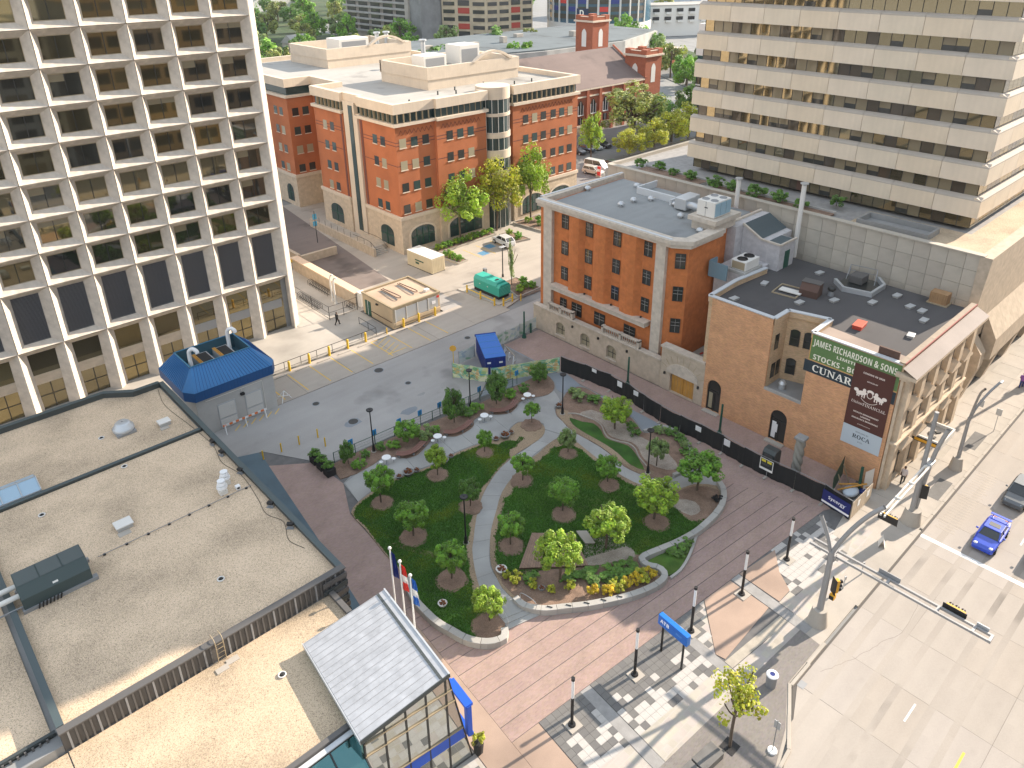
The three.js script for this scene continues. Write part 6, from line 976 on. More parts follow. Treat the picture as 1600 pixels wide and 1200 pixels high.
  obj('wall', b6(222, 262, 0, 6, -200, -188), M.brickRed, h); obj('roof', b6(221.5, 262.5, 6.01, 6.5, -200.5, -187.5), M.cream, h);
  const q = worldThing('teal_glass_block', 'narrow teal glass block with white top behind the banded tower', 'building', [186, 0, -104]);
  obj('glass_wall', b6(178, 200, 0, 17, -122, -96), M.mirrorTeal, q); obj('white_band', [b6(177.6, 200, 17.01, 20, -122.4, -96), b6(177.8, 200, 22.6, 25, -122.2, -96)], M.offWhite, q); obj('upper_glass', b6(178.1, 200, 20.01, 22.6, -122, -96), M.glassTeal, q);
  for (let f = 0; f < 5; f++) obj('floor_line', b6(177.9, 178, 3.2 * f + 2.8, 3.2 * f + 3.1, -122, -96), M.offWhite, q);
  const fw = worldThing('far_white_hall', 'very distant long white building at the top left', 'building', [220, 0, -560]);
  obj('wall', b6(215, 300, 0, 12, -600, -575), M.offWhite, fw); obj('roof', b6(214, 301, 12.01, 14, -601, -574), mat([0.25, 0.4, 0.5], 0.8), fw);
  const bb = worldThing('blue_grey_block', 'distant blue-grey apartment block above the white terrace', 'building', [430, 0, -330]);
  obj('wall', b6(410, 480, 0, 26, -380, -330), mat([0.22, 0.3, 0.38], 0.8, tMottle), bb); for (let f = 0; f < 7; f++) obj('window_band', b6(409.8, 410, 3 + f * 3.2, 4.6 + f * 3.2, -378, -332), M.glass, bb);
  // houses among the trees
  const housem = [M.offWhite, M.creamStone, M.concrete];
  [[118, -252, 0.3, 'nearest the office tower'], [140, -290, 1.0, 'left of the balcony slab'], [170, -330, 0.2, 'half hidden by tall trees'], [196, -300, 0.7, 'in a clearing before the balcony slab'], [150, -240, 0.5, 'behind the brick office roof'], [130, -228, 0.1, 'beside the parked cars']].forEach(([x, z, r, w], i) => {
    const o = thing('house', 'small distant gabled house ' + w, 'house', [x, 0, z], r, 'houses among the trees');
    obj('wall', bx(10, 5, 8), housem[i % 3], o); obj('roof', [alongX([[-4.8, 5], [4.8, 5], [0, 8.4]], -5.4, 5.4)], i % 2 ? M.slate : M.roofPale, o); obj('window', [bx(1.4, 1.3, 0.1, -2.4, 2, 4.02), bx(1.4, 1.3, 0.1, 2.4, 2, 4.02)].slice(0, 1), M.glass, o);
  });
}

// ================================================================ ACROSS THE AVENUE (behind the viewer; mirrored in the tower's windows, shades the near lane)
function opposite(label, x0, x1, z0, z1, h, wallM, glassM) {
  const t = worldThing('opposite_office', label, 'building', [(x0 + x1) / 2, 0, (z0 + z1) / 2]);
  obj('core', b6(x0 + 0.4, x1 - 0.4, 0, h, z0 + 0.4, z1), M.concreteDark, t); obj('roof', b6(x0, x1, h + 0.01, h + 1, z0, z1), wallM, t);
  const n = Math.round((x1 - x0) / 5), w = (x1 - x0) / n;
  for (let f = 0; f * 3.6 < h - 3; f++) { obj('spandrel', b6(x0, x1, f * 3.6 + 2.3, f * 3.6 + 3.6, z0, z0 + 0.39), wallM, t); for (let k = 0; k < n; k++) obj('window', b6(x0 + k * w + 0.5, x0 + (k + 1) * w - 0.5, f * 3.6 + 0.02, f * 3.6 + 2.28, z0 + 0.2, z0 + 0.38), (f * 5 + k * 3) % 4 ? glassM : M.glassBlind, t); }
  for (let k = 0; k <= n; k++) obj('pier', b6(x0 + k * w - 0.48, x0 + k * w + 0.48, 0, h, z0 - 0.1, z0 + 0.19), wallM, t);
}
opposite('brown brick office block across the avenue, seen only mirrored in windows', 44, 126, 11.8, 40, 34, M.brickPale, M.glass);
opposite('grey concrete office block across the avenue, seen only mirrored in windows', -30, 40, 20, 46, 30, M.concreteGrey, M.glass);

// ================================================================ TREES AND PLANTS
// a crown of small folded leaves gathered in clumps inside an uneven volume
function crownGeo(n, leaf, clumps, s, flat = 0.85, hollow = 0.45) {
  seed = 7000 + s;
  const cs = []; for (let k = 0; k < clumps; k++) { const a = rnd() * 6.283, e = Math.asin(rr(-0.75, 1)), r = rr(hollow, 1); cs.push([Math.cos(a) * Math.cos(e) * r * 0.84, Math.sin(e) * r * 0.84 * flat, Math.sin(a) * Math.cos(e) * r * 0.84, rr(0.11, 0.27)]); }
  const pos = new Float32Array(n * 18), nor = new Float32Array(n * 18), col = new Float32Array(n * 18); let o = 0;
  const A = new THREE.Vector3(), B = new THREE.Vector3(), C = new THREE.Vector3(), D = new THREE.Vector3(), N = new THREE.Vector3(), P = new THREE.Vector3();
  for (let i = 0; i < n; i++) {
    const ci = Math.floor(rnd() * clumps), c = cs[ci], tone = 0.5 + 0.65 * hash(ci, s, 61) + 0.35 * (rnd() - 0.3), yel = 0.9 + 0.35 * rnd();
    P.set(rr(-1, 1), rr(-1, 1), rr(-1, 1)).normalize().multiplyScalar(c[3] * Math.cbrt(rr(0.25, 1)));
    N.copy(P).normalize().add(new THREE.Vector3(rr(-0.6, 0.6), rr(-0.1, 0.9), rr(-0.6, 0.6))).normalize();
    P.add(A.set(c[0], c[1], c[2]));
    const l = leaf * rr(0.7, 1.3);
    B.set(rr(-1, 1), rr(-0.7, 0.3), rr(-1, 1)).cross(N).normalize(); C.copy(N).cross(B).normalize();
    const q = [[0, -0.5, 0], [0.42, 0.05, 0.12], [0, 0.62, 0], [-0.42, 0.05, 0.12]].map(([u, v, w]) => new THREE.Vector3().copy(P).addScaledVector(B, u * l).addScaledVector(C, v * l).addScaledVector(N, w * l));
    for (const k of [0, 1, 2, 0, 2, 3]) { pos.set([q[k].x, q[k].y, q[k].z], o); nor.set([N.x, N.y, N.z], o); col.set([tone * yel, tone, tone * 0.9], o); o += 3; }
  }
  const g = new THREE.BufferGeometry(); g.setAttribute('position', new THREE.BufferAttribute(pos, 3)); g.setAttribute('normal', new THREE.BufferAttribute(nor, 3)); g.setAttribute('color', new THREE.BufferAttribute(col, 3)); g.setAttribute('uv', new THREE.BufferAttribute(new Float32Array(n * 12), 2));
  return g;
}
// tapered trunk with limbs, unit height 1 (crown centre), for scaling
function trunkGeo(s, limbs = 6, r = 0.03, fork = 0.42) {
  seed = 9000 + s;
  const g = [tube([[0, -0.02, 0], [rr(-0.02, 0.02), 0.3, rr(-0.02, 0.02)], [rr(-0.03, 0.03), 0.6, rr(-0.03, 0.03)], [0, 0.85, 0]], r, 7, 6)];
  for (let k = 0; k < limbs; k++) { const a = k * 2.4 + rnd(), y = rr(fork, 0.7), l = rr(0.2, 0.42); g.push(tube([[0, y, 0], [Math.cos(a) * l * 0.5, y + 0.12, Math.sin(a) * l * 0.5], [Math.cos(a) * l, y + 0.3, Math.sin(a) * l]], r * 0.4, 5, 4)); }
  return join(g);
}
const CROWNS = [0, 1, 2, 3].map((k) => crownGeo(7200, 0.085, 60, k)), TRUNKS = [0, 1, 2].map((k) => trunkGeo(k));
const SPARSE = [0, 1].map((k) => crownGeo(1150, 0.085, 30, 20 + k, 0.8, 0.15)), LOTC = [0, 1, 2].map((k) => crownGeo(6500, 0.062, 60, 30 + k, 1, 0.3)), FAR = [0, 1, 2].map((k) => crownGeo(1900, 0.13, 34, 40 + k, 0.85, 0.5));
function tree(name, label, x, z, h, r, leaf, crown, trunk, group, base = 0.1, lift = 0.62, tall = 1) {
  const t = thing(name, label, 'tree', [x, base, z], 0, group);
  const tr = shade(new THREE.Mesh(trunk, M.bark)); tr.name = 'trunk'; tr.scale.set(r * 1.75, h * 0.9, r * 1.75); t.add(tr);
  const c = shade(new THREE.Mesh(crown, leaf)); c.name = 'crown'; c.scale.set(r * 1.08, (h * (1 - lift + 0.08)) * 1.02 * tall, r * 1.08); c.position.y = h * lift; c.rotation.y = hash(x * 7 | 0, z * 7 | 0, 2) * 6.28; t.add(c);
  return t;
}
const parkTrees = [
  [26.7, -46.9, 3.9, 1.35, 'leaf', 'at the lawn corner nearest the hedge pots'], [26.3, -41.6, 3.6, 1.35, 'leaf', 'second on the left-hand lawn, beside the worn track'], [32.5, -46.5, 3.2, 1.0, 'leafBright', 'beside the middle flower pots of the patio'], [37.9, -46.2, 2.5, 0.75, 'leaf', 'small one left of the trio of flower pots'], [25.7, -35.8, 3.7, 1.2, 'leaf', 'behind the three flagpoles'], [32.0, -41.2, 2.9, 0.95, 'leafDark', 'beside the lamp post on the left-hand lawn'], [44.5, -46.6, 2.4, 0.78, 'leaf', 'on the mulch tip where the paths meet'],
  [43.6, -40.7, 2.6, 0.92, 'leafGrey', 'at the tip of the central lawn'], [37.6, -40.6, 3.0, 1.05, 'leaf', 'at the inner bend of the main path'], [43.0, -35.2, 2.8, 1.12, 'leaf', 'beside the right-hand path'], [37.3, -35.3, 3.4, 1.3, 'leaf', 'in the middle of the central lawn'], [42.1, -29.3, 4.2, 1.85, 'leafBright', 'large, in a mulch ring near the stone wall'], [31.4, -35.4, 3.2, 1.18, 'leaf', 'left of the timber deck'], [36.6, -29.8, 4.2, 1.8, 'leafBright', 'sunlit, right of the timber deck'], [31.4, -29.9, 4.8, 1.6, 'leafBright', 'tallest sunlit one in front of the timber deck'],
  [49.7, -40.1, 3.7, 1.6, 'leafBright', 'in the stony eastern bed'], [48.0, -33.6, 3.2, 1.0, 'leafGrey', 'thin one beside the eastern lamp post'], [47.8, -29.0, 4.0, 1.85, 'leaf', 'dense one at the eastern end of the stone wall'], [25.2, -30.8, 3.0, 1.12, 'leafBright', 'beside the steps'],
  [27.5, -53.6, 2.4, 0.75, 'leafDark', 'first in the patio bed'], [33.6, -52.7, 2.4, 1.25, 'leaf', 'bushy one in the patio bed by the blue signs'], [38.9, -52.1, 3.9, 1.15, 'leafDark', 'tall dark one in the patio bed'], [44.2, -51.7, 3.9, 1.25, 'leafDark', 'tall one in front of the painted hoarding'], [50.4, -51.7, 2.5, 1.05, 'leafDark', 'at the far end of the patio bed']];
parkTrees.forEach(([x, z, h, r, leaf, w], i) => tree('park_tree', 'small leafy park tree ' + w, x, z, h, r * 1.1, M[leaf], CROWNS[i % 4], TRUNKS[i % 3], 'young trees in the park', 0.1, i > 18 ? 0.54 : 0.62, i > 18 ? 1.05 : 0.95));
{ // the thin street tree at the front, in its iron grate
  const t = tree('street_tree', 'thin sparse street tree in an iron grate by the kerb', 29.6, -13.8, 6.2, 2.0, M.leafGold, SPARSE[0], trunkGeo(5, 7, 0.028, 0.45), null, 0, 0.72, 0.9);
  obj('tree_grate', b6(-0.45, 0.45, 0.0, 0.03, -0.45, 0.45), M.black, t);
}
// trees along the brick office beyond the lot
[[71.8, -91.8, 11.2, 4.6, 0, 'left-most of three'], [79.7, -92.0, 12.0, 4.7, 1, 'middle one of three'], [87.7, -92.0, 12.8, 4.0, 2, 'right-most of three']].forEach(([x, z, h, r, k, w]) => tree('lot_tree', 'tall bright green tree before the brick office, ' + w, x, z, h, r, k === 1 ? M.leafGold : M.leafBright, LOTC[k], trunkGeo(10 + k, 8, 0.022, 0.35), 'trees before the brick office', 0, 0.64, 1.05));
tree('willow_tree', 'broad pale willow beside the church', 145, -116.5, 13, 9.2, M.leafWillow, LOTC[0], trunkGeo(14, 8, 0.04, 0.3), null, 0, 0.62, 1.15);
[[126.0, -112.5, 8.6, 2.4, 'leafBright', 'at the corner of the brick office'], [132.4, -106.8, 5.6, 3.2, 'leafGold', 'low one behind the podium parapet'], [139.5, -105.5, 6.6, 3.6, 'leafGold', 'second behind the podium parapet'], [147, -106, 7.2, 4.2, 'leafGold', 'third behind the podium parapet'], [155, -107, 7.6, 4.4, 'leafGold', 'nearest the banded tower'], [158, -118, 8, 4, 'leaf', 'right of the willow']].forEach(([x, z, h, r, m, w], i) => tree('yellow_green_tree', 'sunlit yellow-green tree ' + w, x, z, h * 1.15, r * 1.25, M[m], LOTC[i % 3], TRUNKS[i % 3], 'trees round the church lot', 0, 0.58, 1.1));
// columnar tree by the generator
{ const t = thing('columnar_tree', 'very narrow columnar tree beside the green generator', 'tree', [66.0, 0, -73.2]); const tr = shade(new THREE.Mesh(TRUNKS[1], M.bark)); tr.name = 'trunk'; tr.scale.set(2.5, 6.5, 2.5); t.add(tr); const c = shade(new THREE.Mesh(crownGeo(1500, 0.1, 30, 61, 1, 0.1), M.leafGrey)); c.name = 'crown'; c.scale.set(0.62, 4.0, 0.62); c.position.y = 3.9; t.add(c); }
// the wood at the top left and the boulevard at the top right
const farMats = [M.leaf, M.leafDark, M.leafWillow, M.leaf, M.leafGrey];
{
  let n = 0; seed = 555;
  const where = ['in the wood left of the balcony slab', 'deep in the distant wood', 'at the near edge of the distant wood'];
  for (let row = 0; row < 11; row++) for (let k = 0; k < 9; k++) {
    const d = 235 + row * 36, f = 0.37 + k * 0.045 + rr(-0.012, 0.012), ang = Math.atan2(1, 0) * 0 + f, x = d * Math.sin(ang) * 1.18 + rr(-6, 6), z = -d * Math.cos(ang) * 1.12 + rr(-8, 8);
    const h = rr(9, 16), r = rr(5, 8.5);
    if (x > 226 && z > -395) continue;
    tree('wood_tree', 'round green tree crowded ' + where[row < 2 ? 2 : row > 6 ? 1 : 0], x, z, h, r, farMats[n % 5], FAR[n % 3], TRUNKS[n % 3], ['wood, near edge', 'wood, middle', 'wood, far side'][row < 2 ? 0 : row > 6 ? 2 : 1], 0, 0.55, 1.1); n++;
  }
  [[206, -137, 9, 4.5], [214, -150, 10, 5], [222, -156, 11, 5.5], [232, -170, 12, 6], [244, -184, 12, 6], [258, -200, 13, 6.5], [272, -220, 13, 7], [290, -240, 14, 7], [236, -150, 12, 6], [252, -168, 12, 6], [182, -126, 8, 4.4], [310, -262, 14, 8], [332, -300, 14, 8], [400, -300, 15, 9], [212, -131, 9, 5]].forEach(([x, z, h, r], i) => tree('boulevard_tree', 'green boulevard tree at the top right, ' + ['first beside the church tower', 'second past the church tower', 'third past the church tower', 'fourth past the church tower', 'fifth past the church tower', 'sixth past the church tower', 'seventh past the church tower', 'eighth past the church tower', 'across the street, nearer', 'across the street, farther', 'dark one beside the banded tower', 'before the white terrace, left', 'before the white terrace, middle', 'before the white terrace, far right', 'beside the dark one'][i], x, z, h, r, farMats[(i * 2 + 1) % 5], FAR[i % 3], TRUNKS[i % 3], 'boulevard trees', 0, 0.56, 1.1));
}
struct('far_grass', [slab([[60, -190], [110, -215], [225, -330], [225, -420], [420, -620], [420, -900], [0, -900], [20, -220]], -0.16, -0.1), slab([[205, -128], [225, -160], [300, -255], [320, -240], [240, -120]], -0.16, -0.1)], mat([0.07, 0.1, 0.03], 0.95, tGrass));
// shrubs
const SHRUB = [0, 1, 2].map((k) => crownGeo(1500, 0.16, 26, 80 + k, 0.85, 0.3)), TUFT = [0, 1].map((k) => crownGeo(700, 0.2, 18, 90 + k, 0.6, 0.2));
function shrub(name, label, x, y, z, r, h, leaf, group, cat = 'shrub') { const g = thing(name, label, cat, [x, y, z], 0, group); const k = Math.floor(hash(x * 11 | 0, z * 13 | 0, 4) * 3), c = shade(new THREE.Mesh(SHRUB[k], leaf)); c.name = 'foliage'; c.scale.set(r * 1.15, h * 0.62, r * 1.15); c.position.y = h * 0.5; c.rotation.y = x; g.add(c); obj('stem', cyl(0.05, 0.03, h * 0.5, 0, 0, 0, 5), M.bark, g); return g; }
const yl = ['first from the steps side', 'second from the steps side', 'third from the steps side', 'fourth from the steps side', 'fifth, beside the wall bend', 'sixth, in the wall bend', 'seventh, last toward the deck'];
[[32.4, -27.3], [33.2, -26.6], [33.9, -26.4], [34.7, -26.2], [35.5, -25.9], [36.1, -25.7], [36.8, -25.5]].forEach(([x, z], i) => shrub('yellow_shrub', 'bright yellow shrub behind the stone wall, ' + yl[i], x, 0.1, z, 0.5 + 0.1 * (i % 3), 0.95, i % 3 === 2 ? M.leafGold : M.leafYellow, 'yellow shrubs behind the wall'));
[[29.0, -32.2, 0.55, 'beside the flower bowl'], [29.6, -30.9, 0.45, 'left of the rusty plant'], [30.2, -29.6, 0.4, 'low one nearest the wall'], [31.5, -28.8, 0.5, 'under the tallest sunlit tree'], [28.8, -33.0, 0.35, 'smallest, at the path edge']].forEach(([x, z, r, w]) => shrub('lime_shrub', 'lime green shrub in the mulch bed, ' + w, x, 0.1, z, r, r * 1.7, M.leafGold, 'lime shrubs by the path'));
[[33.5, -28.4, 1.1, 'before the deck'], [34.9, -27.6, 1.2, 'behind the yellow shrubs'], [36.3, -27.0, 1.0, 'in the wall bend'], [40.2, -25.6, 0.8, 'in the small grass bed'], [41.4, -25.6, 0.7, 'at the right of the small grass bed'], [32.2, -29.5, 0.9, 'beside the tallest tree'], [29.9, -31.6, 0.7, 'near the flower bowl']].forEach(([x, z, r, w]) => shrub('ground_cover', 'low dark green ground cover clump ' + w, x, 0.08, z, r, 0.55, M.leafDark, 'dark ground cover clumps'));
[[51.2, -46.4, 0.9], [52.0, -45.0, 0.9], [52.3, -43.2, 0.8], [51.6, -47.4, 0.8], [52.2, -41.0, 0.7], [51.0, -39.0, 0.7], [52.4, -36.6, 0.7], [53.0, -35.6, 0.7], [52.8, -34.4, 0.7], [52.2, -33.4, 0.6], [51.4, -32.8, 0.55], [50.3, -38.0, 0.6]].forEach(([x, z, r], i) => shrub('bed_shrub', 'dark green shrub in the eastern bed, number ' + ['one', 'two', 'three', 'four', 'five', 'six', 'seven', 'eight', 'nine', 'ten', 'eleven', 'twelve'][i] + ' from the slate paving', x, 0.08, z, r, 0.8, i % 3 ? M.leafDark : M.leafGrey, 'shrubs of the eastern bed'));
[[30.9, -53.4, 0.6, 'near the first lamp post'], [32.0, -52.6, 0.7, 'beside the bushy tree'], [35.2, -51.9, 1.0, 'pale flowering, between two benches'], [36.4, -52.0, 0.6, 'behind the second table'], [40.6, -52.2, 0.8, 'beside the second lamp post'], [41.8, -52.2, 0.8, 'right of the second lamp post'], [29.2, -53.4, 0.6, 'behind the first table'], [46.2, -51.6, 0.8, 'under the painted hoarding'], [48.0, -51.5, 0.7, 'near the fourth table'], [27.9, -52.4, 0.7, 'at the low end of the bed']].forEach(([x, z, r, w], i) => shrub('patio_shrub', 'green shrub in the patio bed, ' + w, x, 0.06, z, r, r * 1.3, i === 2 ? M.leafGrey : i % 2 ? M.leaf : M.leafDark, 'shrubs of the patio bed'));
// planting beds of the lot
{
  const bed = (name, label, pts) => { const b = worldThing(name, label, 'planter', [pts[0][0], 0, pts[0][1]]); obj('soil', slab(pts, 0, 0.25), M.mulch, b); obj('kerb', ribbon([...pts, pts[0]], 0.2, 0, 0.32), M.concrete, b); };
  bed('planting_strip', 'long hedge bed between the lot and the brick office', [[66.2, -92.4], [78.4, -92.0], [78.2, -90.4], [66.0, -90.2]]); bed('planting_strip', 'small hedge bed beside the cream container', [[65.2, -88.8], [67.2, -89.0], [67.4, -84.8], [65.6, -84.6]]); bed('planting_strip', 'kerbed bed beside the parked white car', [[78.4, -89.8], [80.6, -89.6], [80.6, -84.8], [77.8, -85.4]]); bed('planting_strip', 'kerbed bed at the corner of the red building', [[84, -92.5], [90, -92.5], [90, -86], [84.6, -85.8]]); bed('planting_strip', 'kerbed bed behind the green generator', [[63.8, -69.5], [68.2, -69.6], [68.2, -74.6], [65.2, -74.6]]);
  const pos = []; for (let k = 0; k < 11; k++) pos.push([66.8 + k * 1.08, -91.3]); for (let k = 0; k < 4; k++) pos.push([66.2, -88.2 + k * 0.95]); for (const p of [[79.4, -88.6], [79.6, -86.6], [79.0, -85.9], [86, -91], [87.6, -90], [86.4, -88.4], [88.4, -87.6], [66.4, -71], [67.2, -70.4], [65.2, -70.6], [67.4, -72.4]]) pos.push(p);
    const ord = ['first', 'second', 'third', 'fourth', 'fifth', 'sixth', 'seventh', 'eighth', 'ninth', 'tenth', 'eleventh'];
  pos.forEach(([x, z], i) => shrub('hedge_shrub', (i < 11 ? ord[i] : i < 15 ? ord[i - 11] : i < 18 ? ord[i - 15] : i < 22 ? ord[i - 18] : ord[i - 22]) + ' ' + (i < 11 ? 'rounded green hedge shrub in the long lot bed' : i < 15 ? 'rounded green hedge shrub beside the cream container' : i < 18 ? 'rounded green hedge shrub beside the white car' : i < 22 ? 'rounded green hedge shrub at the red building corner'   : 'rounded green hedge shrub behind the generator') + (i < 11 ? ' from the container end' : i < 15 ? ' from the back' : ''), x, 0.2, z, 0.75, 1.1, i % 3 ? M.leaf : M.leafBright, ['shrubs in the long lot bed', 'shrubs beside the container', 'shrubs beside the white car', 'shrubs at the red building', 'shrubs behind the generator'][i < 11 ? 0 : i < 15 ? 1 : i < 18 ? 2 : i < 22 ? 3 : 4]));
  [[79.2, -47.8, 1.1, 'low one by the flue stack'], [79.2, -44.6, 1.3, 'left of the terrace door'], [79.2, -41.6, 1.2, 'below the terrace door'], [79.1, -38.8, 0.9, 'right of the terrace door'], [82.6, -36.2, 1.1, 'round one at the foot of the tower'], [80.4, -59.6, 1.0, 'tall one in the far planter'], [79.6, -54.2, 1.0, 'sprawling one in the far planter'], [79.8, -57, 0.8, 'middle one in the far planter'], [80.0, -62.6, 1.0, 'at the far end of the terrace'], [79.0, -50.0, 1.2, 'sprawling grey one mid terrace']].forEach(([x, z, r, w]) => shrub('terrace_shrub', 'shrub on the podium terrace, ' + w, x, 16.7, z, r, r * 1.25, M.leafDark, 'shrubs on the podium terrace'));
}

// short grass tufts: roughen the lawn and its worn edges
{
  const inside = (pts, x, z) => { let c = false; for (let i = 0, j = pts.length - 1; i < pts.length; j = i++) { const [xi, zi] = pts[i], [xj, zj] = pts[j]; if (zi > z !== zj > z && x < ((xj - xi) * (z - zi)) / (zj - zi) + xi) c = !c; } return c; };
  const blade = tris([[[-0.035, 0, 0], [0.035, 0, 0.01], [0.02, 0.09, 0.03]], [[0.0, 0, -0.04], [0.01, 0, 0.03], [-0.04, 0.08, -0.02]], [[-0.03, 0, 0.03], [0.02, 0, -0.03], [0.05, 0.07, 0.0]]]);
  const N = 70000, im = new THREE.InstancedMesh(boxUV(blade), new THREE.MeshStandardMaterial({ color: 0xffffff, roughness: 0.95, side: THREE.DoubleSide }), N), m4 = new THREE.Matrix4(), q = new THREE.Quaternion(), up = new THREE.Vector3(0, 1, 0), P = new THREE.Vector3(), S = new THREE.Vector3(), col = new THREE.Color();
  seed = 4242; let n = 0;
  const keepOut = [[26.7, -46.8, 0.9], [26.2, -41.5, 1.05], [32.5, -46.5, 0.9], [37.8, -46.1, 0.75], [25.65, -35.7, 1.1], [31.9, -41.1, 0.9], [43.4, -40.5, 0.8], [37.5, -40.6, 0.9], [42.7, -34.7, 0.85], [37, -34.9, 0.93], [41.95, -28.9, 1], [31.3, -35.2, 0.95], [24.8, -30.5, 1.1], [44.2, -46.3, 0.95]];
  for (let tries = 0; n < N && tries < 900000; tries++) {
    const x = rr(22.4, 50), z = rr(-49, -24.4), jx = x + rr(-0.14, 0.14), jz = z + rr(-0.14, 0.14), w = x < 42.2 && inside(gW, jx, jz), e = !w && inside(gE, jx, jz);
    if (!w && !e) continue;
    if (keepOut.some(([a, b, r]) => Math.hypot(x - a, z - b) < r)) continue;
    if (e && (inside([[33.4, -35], [35.8, -32.6], [34.1, -29.4], [30, -32.9]], x, z) || (z > -33 + (x - 28) * 0.42 && x < 38))) continue;
    const edge = fbm((x + 100) / 40, (z + 100) / 40, 40, 4, 300);
    q.setFromAxisAngle(up, rnd() * 6.28); const s = rr(0.7, 1.5); m4.compose(P.set(x, 0.085, z), q, S.set(s, s * rr(0.7, 1.2), s)); im.setMatrixAt(n, m4);
    const t = rr(0.55, 1.25) * (0.7 + 0.6 * edge), dry = Math.max(0, fbm((x + 50) / 24, (z + 50) / 24, 6, 4, 91) - 0.55) * 3; col.setRGB(0.085 * t * (1 + 2.2 * dry), 0.21 * t * (1 + 0.6 * dry), 0.022 * t); im.setColorAt(n, col); n++;
  }
  im.count = n; im.name = 'lawn_tufts'; im.castShadow = im.receiveShadow = true; im.userData = { kind: 'stuff', label: 'short green grass tufts over the park lawns', category: 'grass' }; scene.add(im);
}

// ================================================================ PLAZA FURNITURE
const postWhere = ['nearest the glass entrance', 'left of the blue sign', 'right of the blue sign', 'second from the avenue corner', 'nearest the avenue corner'];
M.lens = mat([0.85, 0.85, 0.84], 0.35);
[[23.7, -21.3], [29.3, -20.9], [34.9, -20.4], [40.4, -19.8], [46.0, -19.3]].forEach(([x, z], i) => {
  const p = thing('light_post', 'slim black and white light column on the plaza, ' + postWhere[i], 'lamp', [x, 0, z], PA, 'light columns on the plaza');
  obj('footing', bx(0.9, 0.05, 0.9, 0.05, 0, 0.05), M.concrete, p); obj('base_plate', cyl(0.26, 0.22, 0.12, 0, 0.05, 0, 12), M.black, p); obj('shaft', cyl(0.1, 0.1, 2.3, 0, 0.16, 0, 10), M.black, p); obj('light_tube', cyl(0.095, 0.095, 1.5, 0, 2.46, 0, 12), M.lens, p); obj('cap', cyl(0.12, 0.12, 0.2, 0, 3.97, 0, 12), M.black, p);
});
{ // blue ATB sign on two black legs
  const s = thing('blue_sign', 'blue box sign reading ATB on two black legs', 'sign', [32.0, 0, -20.0], PA);
  for (const z of [-0.85, 0.95]) obj('leg', cyl(0.08, 0.08, 2.45, 0, 0, z, 8), M.black, s);
  obj('box', rbx(0.4, 0.85, 2.5, 0, 2.42, 0.05, 0.05), mat([0.01, 0.17, 0.62], 0.4), s);
  const m = sheet('lettering', 2.4, 0.76, print(480, 152, (c, w, h) => { c.fillStyle = '#1768c4'; c.fillRect(0, 0, w, h); c.fillStyle = '#ffffff'; c.font = 'bold 84px sans-serif'; c.fillText('ATB', 34, 96); c.fillStyle = '#7fb2ea'; c.font = '20px sans-serif'; c.fillRect(300, 60, 110, 5); c.fillRect(300, 78, 90, 5); }), s, 0.45); m.rotation.y = -Math.PI / 2; m.position.set(-0.206, 2.85, 0.05);
}
{ // flagpoles
  const flags = [['dark blue flag hanging limp, farthest flagpole', 19.2, -33.3, 'navy', null], ['red and white flag hanging limp, middle flagpole', 19.0, -31.9, 'red', 'white'], ['blue and white flag hanging limp, nearest flagpole', 18.8, -30.5, 'boxBlue', 'white']];
  flags.forEach(([l, x, z, a, b]) => {
    const f = thing('flagpole', 'white flagpole with a ' + l, 'flagpole', [x, 0, z], 0, 'flagpoles');
    obj('pole', [cyl(0.075, 0.045, 8.9, 0, 0, 0, 10)], M.white, f); obj('finial', new THREE.SphereGeometry(0.12, 10, 8).translate(0, 9.0, 0), M.offWhite, f); obj('base', cyl(0.25, 0.2, 0.15, 0, 0, 0, 12), M.concrete, f);
    const fold = (y0, y1, w0, w1) => { const pts = []; for (let j = 0; j <= 8; j++) { const y = y1 + (y0 - y1) * (j / 8), w = w0 + (w1 - w0) * (j / 8); for (let i = 0; i <= 8; i++) pts.push([0.06 + (i / 8) * w, y - (i / 8) * 0.5, 0.09 * Math.sin(i * 1.5 + j * 0.35)]); } const t = []; for (let j = 0; j < 8; j++) for (let i = 0; i < 8; i++) { const q = (u, v) => pts[v * 9 + u]; t.push([q(i, j), q(i, j + 1), q(i + 1, j + 1)], [q(i, j), q(i + 1, j + 1), q(i + 1, j)]); } return tris(t); };
    const cloth = obj('flag', b ? [fold(7.9, 8.75, 0.3, 0.34)] : [fold(6.6, 8.7, 0.28, 0.4)], M[a], f);
    if (b) { obj('flag_middle', [fold(7.3, 7.9, 0.34, 0.38)], M[b], cloth); obj('flag_end', [fold(6.6, 7.3, 0.38, 0.4)], M[a], cloth); }
  });
}
// ---------------------------------------------------------------- park furniture
const lampWhere = ['first along the patio bed', 'second along the patio bed', 'on the left-hand lawn', 'where the paths meet', 'in the stony eastern bed'];
[[30.3, -53.6], [41.6, -52.8], [28.9, -38.0], [47.9, -45.6], [46.6, -33.5]].forEach(([x, z], i) => {
  const p = thing('park_lamp', 'black park lamp post ' + lampWhere[i], 'lamp', [x, 0.08, z], 0, 'park lamp posts');
  obj('base', cyl(0.17, 0.12, 0.7, 0, 0, 0, 10), M.black, p); obj('footing', cyl(0.26, 0.26, 0.04, 0, 0, 0, 12), M.concrete, p); obj('post', cyl(0.075, 0.05, 4.0, 0, 0.5, 0, 8), M.black, p);
  obj('lantern', [new THREE.LatheGeometry([[0.04, 0], [0.1, 0.12], [0.3, 0.2], [0.34, 0.3], [0.28, 0.34], [0.05, 0.3]].map(([r, y]) => new THREE.Vector2(r, y)), 14).translate(0, 4.4, 0)], M.black, p);
});
